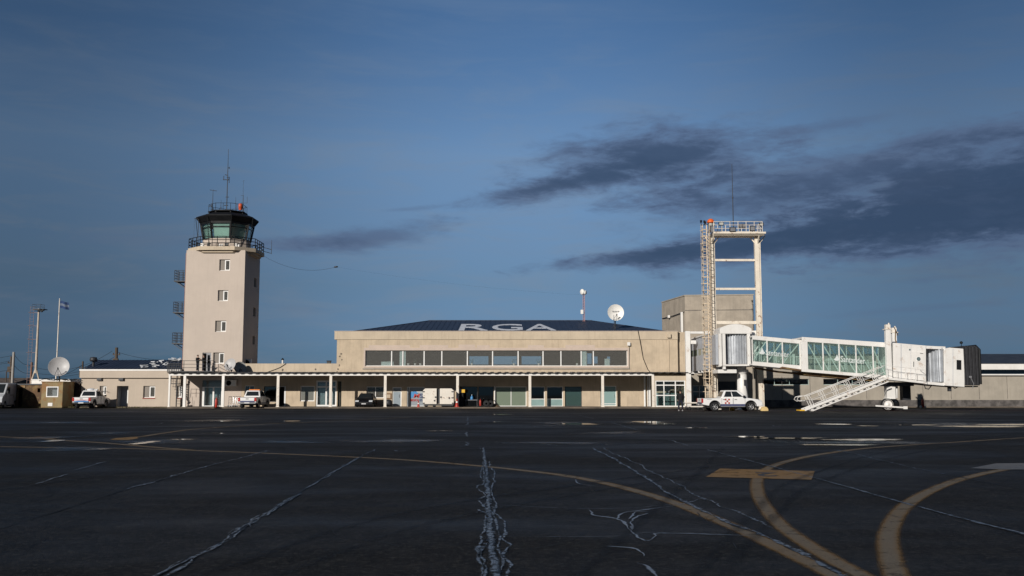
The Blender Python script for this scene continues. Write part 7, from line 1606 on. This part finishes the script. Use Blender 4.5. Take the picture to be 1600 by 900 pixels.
# ================================================================== SMALL THINGS
def cone(px, Y, h, label, zb=0.12):
    x = PX(px, Y); t = thing('traffic_cone', label, 'traffic cone', (x, Y, zb)); r = h * 0.28
    mb = MB(); mb.box(x - r, x + r, Y - r, Y + r, zb + 0.002, zb + 0.04); mb.build('base', red, t, bevel=0.01)
    mb = MB(); mb.lathe([(r * 0.8, 0.041), (r * 0.15, h), (0, h)], (x, Y, zb), n=16); c_ = mb.build('cone', red, t)
    mb = MB(); f = lambda q: r * 0.8 + (r * 0.15 - r * 0.8) * q
    mb.lathe([(f(0.5) + .004, h * 0.5), (f(0.68) + .004, h * 0.68)], (x, Y, zb), n=16); mb.build('band', white, c_)
cone(654, 98.9, 0.62, 'red traffic cone in front of the frosted shopfront pane')
cone(714, 99.4, 0.85, 'tall red traffic cone at the foot of the post right of the trailer')
def ext_trolley(px, Y, h, label, zb=0.12, name='fire_extinguisher', wheel=True, s=1.0):
    x = PX(px, Y); t = thing(name, label, 'fire extinguisher', (x, Y, zb)); r = h * 0.125
    mb = MB(); mb.lathe([(0, 0.10), (r * 0.8, 0.10), (r, 0.16), (r, h * 0.72), (r * 0.7, h * 0.84), (r * 0.25, h * 0.9), (r * 0.25, h), (0, h)], (x, Y, zb), n=18); mb.build('cylinder', red, t)
    mb = MB(); mb.tube([(x + r * 0.2, Y, zb + h * 0.96), (x - r * 1.3, Y - 0.03, zb + h * 0.85), (x - r * 1.5, Y - 0.05, zb + h * 0.4), (x - r * 0.9, Y - r, zb + h * 0.25)], 0.022, 6); mb.tube([(x - r * 0.6, Y + r, zb + 0.2), (x - r * 0.6, Y + r, zb + h * 1.12), (x + r * 0.6, Y + r, zb + h * 1.12), (x + r * 0.6, Y + r, zb + 0.2)], 0.018, 6); mb.build('hose', blackm, t)
    for sg in (-1, 1):
        mb = MB(); q = r + 0.06; mb.lathe([(0, -0.03), (h * 0.13, -0.03), (h * 0.14, 0), (h * 0.13, 0.03), (0, 0.03)], (x + sg * q, Y + r * 0.5, zb + h * 0.14), (1, 0.35, 0), 18); mb.build('wheel', white if s > 1 else rubber, t)
    return t
ext_trolley(338.5, 98.3, 1.1, 'red wheeled fire extinguisher beside the tower entrance', 0.0)
ext_trolley(750.5, 99.3, 0.80, 'red wheeled fire extinguisher before the dark glazing', 0.12)
ext_trolley(1441, 98.0, 1.05, 'red fire extinguisher with white wheels right of the bridge undercarriage', 0.0, s=2)
# black cabinet with a yellow notice, stools and counter by the dark glazing
Y = 100.8; t = thing('equipment_cabinet', 'black cabinet with yellow notice behind the canopy post', 'cabinet', (PX(720, Y), Y, 0.12))
mb = MB(); mb.box(PX(716.5, Y), PX(724, Y), Y, Y + 0.6, 0.121, PZ(614, Y)); mb.build('body', blackm, t, bevel=0.02)
mb = MB(); mb.box(PX(717, Y), PX(720.8, Y), Y - 0.02, Y + 0.1, PZ(613.8, Y), PZ(608, Y)); mb.build('grey_box', greypanel, t); mb = MB(); mb.box(PX(721.3, Y), PX(726.3, Y), Y - 0.03, Y + 0.01, PZ(613.5, Y), PZ(608.5, Y)); mb.build('notice', yellow, t)
Y = 101.6; t = thing('work_table', 'dark metal table standing before the dark glazing', 'table', (PX(737, Y), Y, 0.12)); mb = MB(); mb.box(PX(726, Y), PX(746, Y), Y, Y + 0.7, PZ(625.5, Y), PZ(624.5, Y)); mb.build('table_top', greysteel, t)
for px in (726.8, 745.3):
    for dy_ in (0.04, 0.66): mb = MB(); mb.box(PX(px, Y) - 0.03, PX(px, Y) + 0.03, Y + dy_ - 0.03, Y + dy_ + 0.03, 0.121, PZ(625.5, Y) - 0.002); mb.build('leg', charcoal, t)
t = thing('plastic_jug', 'blue plastic jug standing on the dark metal table', 'jug', (PX(737, Y), Y + 0.3, PZ(624.5, Y))); mb = MB(); z_ = PZ(624.5, Y); mb.lathe([(0, 0.002), (0.13, 0.002), (0.15, 0.05), (0.14, 0.28), (0.05, 0.38), (0.04, 0.44), (0, 0.44)], (PX(737, Y), Y + 0.3, z_), n=14); mb.build('body', blue, t); mb = MB(); mb.lathe([(0, 0.442), (0.05, 0.442), (0.05, 0.50), (0, 0.5)], (PX(737, Y), Y + 0.3, z_), n=10); mb.build('cap', white, t)
mb = MB(); Y = 99.2; c_ = V((PX(760, Y), Y, 0.12)); rr = 0.34
for dx_ in (-0.0, 0.42):
    mb.lathe([(0.10, -0.06), (rr * 0.9, -0.06), (rr, 0), (rr * 0.9, 0.06), (0.1, 0.06)], (c_.x + dx_, Y, 0.12 + rr), (0.2, 1, 0), 20)
mb.tube([(c_.x - 0.1, Y + 0.1, 0.5), (c_.x + 0.8, Y + 0.2, 0.75), (c_.x + 1.2, Y + 0.2, 0.3)], 0.05, 6); tag(mb.build('hand_cart', rubber), 'low dark hand cart on two wheels before the dark glazing', 'cart')
mb = MB(); c_ = V((PX(773, 99.8), 99.8, 0.12)); mb.add([c_ + V((0.62 * r_ * cos(a) * (1 + 0.2 * mnoise.noise(V((cos(a), sin(a), r_ * 3)))), 0.4 * r_ * sin(a), 0.34 * (1 - r_ ** 1.5) + 0.03 * mnoise.noise(V((a * 2, r_ * 5, 0))) + 0.002)) for r_ in (1.0, 0.7, 0.4, 0.12) for a in [2 * pi * k / 16 for k in range(16)]],
    [(j * 16 + k, j * 16 + (k + 1) % 16, (j + 1) * 16 + (k + 1) % 16, (j + 1) * 16 + k) for j in range(3) for k in range(16)] + [tuple(range(48, 64))], 0, True); tag(mb.build('soil_mound', soil), 'small mound of brown soil at the foot of the pale glazing', 'mound')
# framed notice on the wall, dark barrel below it
p = P(607, 619, YW); mb = MB(); mb.box(p.x - 0.36, p.x + 0.32, YW - 0.06, YW - 0.003, p.z - 0.30, p.z + 0.30); t = thing('wall_notice', 'brown framed notice on the wall behind the canopy post', 'notice', (p.x, YW, p.z - 0.3)); mb.build('frame', wood, t); mb = MB(); mb.box(p.x - 0.24, p.x + 0.2, YW - 0.075, YW - 0.062, p.z - 0.18, p.z + 0.18); mb.build('panel', beige2, t)
Y = 102.9; x = PX(607, Y); t = thing('waste_bin', 'dark round topped bin on the pavement below the framed notice', 'bin', (x, Y, 0.12)); mb = MB(); mb.lathe([(0, 0.003), (0.34, 0.003), (0.40, 0.35), (0.38, 0.5)], (x, Y, 0.12), n=20); mb.build('body', charcoal, t); mb = MB(); mb.lathe([(0.40, 0.5), (0.36, 0.62), (0.2, 0.7), (0, 0.72)], (x, Y, 0.12), n=20); mb.build('lid', charcoal, t)
# luggage trolleys nested beside the dark pickup
trl = thing('luggage_trolley', 'steel luggage trolley nearest the white entrance post in the row by the pickup', 'trolley', (PX(361, 101.2), 101.2, 0.12), 0, 'luggage trolleys in a row')
mb = MB(); h = 1.0
for x in (-0.22, 0.22): mb.tube([(x, -0.1, 0.12), (x, 0.05, 0.55), (x, 0.12, h)], 0.018, 6); mb.tube([(x, -0.1, 0.12), (x * 0.7, -0.75, 0.10)], 0.018, 6)
for z in (0.4, 0.7): mb.tube([(-0.22, 0.05 if z < 0.5 else 0.09, z), (0.22, 0.05 if z < 0.5 else 0.09, z)], 0.012, 5)
mb.tube([(-0.155, -0.75, 0.10), (0.155, -0.75, 0.10)], 0.018, 6); mb.build('frame', steel, trl, world=False)
mb = MB(); mb.tube([(-0.26, 0.12, h), (0.26, 0.12, h)], 0.028, 8); mb.build('handlebar', charcoal, trl, world=False)
for x, y in ((-0.22, -0.05), (0.22, -0.05), (0, -0.72)): mb = MB(); mb.lathe([(0, -0.02), (0.07, -0.02), (0.07, 0.02), (0, 0.02)], (x, y, 0.072), (1, 0, 0), 14); mb.build('wheel', rubber, trl, world=False)
mb = MB(); mb.hexa([(-0.2, -0.7, 0.125), (0.2, -0.7, 0.125), (0.24, -0.12, 0.15), (-0.24, -0.12, 0.15), (-0.2, -0.7, 0.135), (0.2, -0.7, 0.135), (0.24, -0.12, 0.16), (-0.24, -0.12, 0.16)]); mb.build('deck', steel, trl, world=False)
for k, (px, lab) in enumerate([(364.8, 'second steel luggage trolley from the white entrance post'), (368.6, 'third steel luggage trolley, between two others in the row'), (372.4, 'steel luggage trolley closest to the pickup with the light bar')]):
    dup(trl, (PX(px, 101.2), 101.2, 0.12), R(3 * (k - 1)), lab)
# tow bars behind the checker pickup, wheel chock, timber
Y = 86.3
def towbar(px0_, px1_, y, z, label):
    a, b_ = P(px0_, 630, y), P(px1_, 630, y); t = thing('tow_bar', label, 'tow bar', ((a.x + b_.x) / 2, y, 0)); mb = MB(); mb.tube([(a.x, y, z), (b_.x, y, z)], 0.07, 8); mb.build('bar', rustwhite, t)
    for x in (a.x + 0.3, b_.x - 0.3): mb = MB(); mb.bar((x, y, z - 0.05), (x, y, 0.16), 0.05); wq = mb.build('leg', greysteel, t); mb = MB(); mb.lathe([(0, -0.04), (0.15, -0.04), (0.15, 0.04), (0, 0.04)], (x, y - 0.06, 0.155), (0, 1, 0), 16); mb.build('wheel', rubber, wq)
    mb = MB(); mb.tube([(a.x, y - 0.2, z), (a.x, y + 0.2, z)], 0.06, 8); mb.build('coupling', greysteel, t)
towbar(1068, 1096, 91.5, 0.62, 'upper white tow bar on little wheels behind the checker pickup')
towbar(1072, 1104, 90.0, 0.30, 'lower white tow bar close to the ground behind the checker pickup')
def wedge(px, y, w_, h_, mat, label, name='wheel_chock', cat='wheel chock'):
    x = PX(px, y); mb = MB(); n = 14; mb.prism([(x - w_ / 2, 0.012)] + [(x - w_ / 2 * cos(pi * k / n), 0.02 + h_ * sin(pi * k / n) ** 0.7) for k in range(1, n)] + [(x + w_ / 2, 0.012)], y - 0.15, y + 0.15); tag(mb.build(name, mat, bevel=0.015), label, cat)
wedge(1193.5, 85.3, 0.62, 0.36, pbr('pale_yellow_plastic', (0.62, 0.45, 0.20), 0.6), 'pale yellow rounded chock at the nose of the checker pickup')
wedge(1143, 87.2, 0.42, 0.30, yellow, 'small yellow chock under the middle of the checker pickup')
wedge(1102.5, 86.9, 0.40, 0.34, ladderm, 'cream chock block by the rear wheel of the checker pickup')
Y = 104.5; mb = MB(); x = PX(1147, Y); mb.hexa([(x - 0.4, Y - 0.3, 0.11), (x + 0.3, Y - 0.3, 0.11), (x + 0.45, Y + 0.1, 0.11), (x - 0.25, Y + 0.1, 0.11), (x - 0.2, Y + 0.15, 2.4), (x + 0.15, Y + 0.15, 2.5), (x + 0.3, Y + 0.3, 2.5), (x - 0.1, Y + 0.3, 2.4)]); tag(mb.build('plank_board', wood), 'brown wooden board leaning in the shade beside the rotunda column', 'board')
mb = MB(); p = P(423, 615, YW + 0.9); 
# boxes along the pavement edge, far right litter
# ================================================================== PEOPLE
skin = pbr('skin', (0.40, 0.24, 0.17), 0.6, var=0.05); cloth = pbr('black_jacket_cloth', (0.006, 0.006, 0.007), 0.9, var=0.2); jeans = pbr('navy_trouser_cloth', (0.009, 0.011, 0.026), 0.9, var=0.2); hairm = pbr('dark_hair', (0.012, 0.010, 0.009), 0.7); shoe = pbr('pale_soled_shoe', (0.30, 0.30, 0.31), 0.7)
def skinmesh(name, pts, edges, rad, mat, parent, sub=2):
    me = bpy.data.meshes.new(name); me.from_pydata([tuple(p_) for p_ in pts], edges, []); me.materials.append(mat)
    o = bpy.data.objects.new(name, me); COL.objects.link(o); o.parent = parent
    md = o.modifiers.new('skin', 'SKIN'); md.use_smooth_shade = True
    sv = me.skin_vertices[0].data if me.skin_vertices else None
    if sv is None:
        bm = bmesh.new(); bm.from_mesh(me); bm.verts.layers.skin.verify(); bm.to_mesh(me); bm.free(); sv = me.skin_vertices[0].data
    for i, r in enumerate(rad): sv[i].radius = (r, r) if not isinstance(r, tuple) else r; sv[i].use_root = (i == 0)
    s = o.modifiers.new('sub', 'SUBSURF'); s.levels = sub; s.render_levels = sub
    return o
def person(label, loc, rotz, arms, cap=False, cl=cloth, tr_=jeans, scale=1.0, stance=0.11):
    """standing adult 1.75 m, facing local -y; arms: for each side (elbow, wrist, finger direction)"""
    t = thing('person', label, 'person', loc, rotz); t.scale = (scale,) * 3
    pts, ed, rad = [], [], []
    def add(p_, r, par=None):
        pts.append(V(p_)); rad.append(r)
        if par is not None: ed.append((par, len(pts) - 1))
        return len(pts) - 1
    pel = add((0, 0, 0.95), (0.125, 0.10)); sp = add((0, 0.01, 1.12), (0.12, 0.09), pel); chs = add((0, 0.01, 1.33), (0.14, 0.10), sp); nk = add((0, 0.005, 1.47), 0.055, chs); hb = add((0, -0.01, 1.56), 0.065, nk); hc = add((0, -0.015, 1.655), 0.095, hb); add((0, -0.01, 1.72), 0.06, hc)
    jk = dict(p=[V((0, 0, 0.86)), V((0, 0, 0.98)), V((0, 0.01, 1.14)), V((0, 0.01, 1.34)), V((0, 0.01, 1.45))], e=[(0, 1), (1, 2), (2, 3), (3, 4)], r=[(0.23, 0.16), (0.23, 0.16), (0.22, 0.16), (0.235, 0.155), (0.09, 0.085)])
    for s, (elb, wri, fd) in zip((-1, 1), arms):
        sh = add((s * 0.185, 0.01, 1.40), 0.065, chs); e_ = add((s * elb[0], elb[1], elb[2]), 0.045, sh); w_ = add((s * wri[0], wri[1], wri[2]), 0.028, e_); fd = V((s * fd[0], fd[1], fd[2])).normalized(); palm = add(pts[w_] + fd * 0.085, 0.034, w_)
        side = fd.cross(V((0, 1, 0.2))).normalized(); nrm_ = fd.cross(side).normalized()
        for q, l in ((-0.030, 0.062), (-0.010, 0.078), (0.010, 0.074), (0.030, 0.058)):
            a_ = add(pts[palm] + fd * 0.03 + side * q, 0.0095, palm); b2 = add(pts[a_] + fd * l * 0.6, 0.009, a_); add(pts[b2] + fd * l * 0.4 + nrm_ * 0.02, 0.0085, b2)
        th_ = add(pts[w_] + fd * 0.03 + side * 0.035 * s + nrm_ * 0.015, 0.011, w_); add(pts[th_] + fd * 0.05 + side * 0.02 * s + nrm_ * 0.015, 0.009, th_)
        b0_ = len(jk['p']); jk['p'] += [V((s * 0.20, 0.01, 1.395)), pts[e_].copy(), pts[w_].lerp(pts[e_], 0.06)]; jk['e'] += [(3, b0_), (b0_, b0_ + 1), (b0_ + 1, b0_ + 2)]; jk['r'] += [0.10, 0.085, 0.062]
    tp = dict(p=[V((0, 0, 0.99)), V((0, 0, 0.90))], e=[(0, 1)], r=[(0.155, 0.115), (0.16, 0.12)])
    for s in (-1, 1):
        hip_ = add((s * 0.09, 0, 0.88), 0.085, pel); kn = add((s * (stance - 0.005), -0.015, 0.49), 0.058, hip_); an_ = add((s * stance, 0.02, 0.09), 0.036, kn); add((s * (stance + 0.02), -0.12, 0.04), 0.035, an_)
        b0_ = len(tp['p']); tp['p'] += [V((s * 0.095, 0, 0.82)), V((s * (stance - 0.003), -0.012, 0.49)), V((s * stance, 0.02, 0.10))]; tp['e'] += [(1, b0_), (b0_, b0_ + 1), (b0_ + 1, b0_ + 2)]; tp['r'] += [0.105, 0.080, 0.070]
    body = skinmesh('body', pts, ed, rad, skin, t)
    skinmesh('jacket', jk['p'], jk['e'], jk['r'], cl, t); skinmesh('trousers', tp['p'], tp['e'], tp['r'], tr_, t)
    for s in (-1, 1): mb = MB(); mb.hexa([(s * stance - 0.05, -0.19, 0.0), (s * stance + 0.055, -0.19, 0.0), (s * stance + 0.05, 0.09, 0.0), (s * stance - 0.05, 0.09, 0.0), (s * stance - 0.035, -0.16, 0.06), (s * stance + 0.04, -0.16, 0.06), (s * stance + 0.045, 0.085, 0.10), (s * stance - 0.04, 0.085, 0.10)]); mb.build('shoe', shoe, t, world=False, bevel=0.02)
    mb = MB(); c_ = V((0, 0.008, 1.665))               # hair: a cap over crown, back and sides
    N1, N2 = 7, 18; vs = []
    for j in range(N1 + 1):
        for k in range(N2):
            a = 2 * pi * k / N2; lim = R(75) if sin(a) < -0.3 else R(118); th2 = lim * j / N1
            vs.append(c_ + V((0.098 * sin(th2) * cos(a), 0.116 * sin(th2) * sin(a), 0.112 * cos(th2))))
    mb.add(vs, [(j * N2 + k, (j + 1) * N2 + k, (j + 1) * N2 + (k + 1) % N2, j * N2 + (k + 1) % N2) for j in range(N1) for k in range(N2)], 0, True); mb.build('cap' if cap else 'hair', cloth if cap else hairm, t, world=False)
    mb = MB()                                        # face: brow, nose, mouth, eyes, ears
    mb.hexa([(-0.014, -0.105, 1.635), (0.014, -0.105, 1.635), (0.014, -0.09, 1.635), (-0.014, -0.09, 1.635), (-0.007, -0.112, 1.665), (0.007, -0.112, 1.665), (0.006, -0.09, 1.69), (-0.006, -0.09, 1.69)])
    for s in (-1, 1): mb.lathe([(0, 0.012), (0.018, 0.008), (0.022, 0.0), (0, -0.005)], (s * 0.098, 0.0, 1.655), (s, 0.2, 0), 10)
    f_ = mb.build('face', skin, t, world=False)
    mb = MB()
    for s in (-1, 1): mb.lathe([(0, 0.008), (0.010, 0.004), (0.012, 0)], (s * 0.034, -0.100, 1.678), (0, -1, 0), 8)
    mb.box(-0.022, 0.022, -0.108, -0.098, 1.607, 1.613); mb.build('features', hairm, f_, world=False)
    return t
hang = ((0.255, 0.03, 1.12), (0.27, -0.02, 0.88), (0.05, -0.1, -1))
pocket = ((0.29, 0.05, 1.13), (0.21, -0.10, 0.95), (-0.3, -0.3, -0.8))
phone = ((0.22, 0.02, 1.12), (0.10, -0.27, 1.24), (-0.3, -0.6, 0.5))
Y = G(1063, 642.3).y
person('person in black jacket and navy trousers standing with back turned near the pickup', (PX(1063, Y), Y, 0.0), R(176), (pocket, pocket), cap=True, scale=1.03, stance=0.15)
zt_ = z0 if False else CZ + 0.46
Y = YP + 1.7; person('person in black cap with raised hands on the terrace before the tower', (PX(307.5, Y), Y, zt_), R(70), (phone, phone), cap=True, scale=0.96)
Y = YW - 0.55; person('person in dark clothes standing at the tower balcony door', (PX(316.8, Y), Y, zt_), R(-100), (hang, phone), scale=1.0)
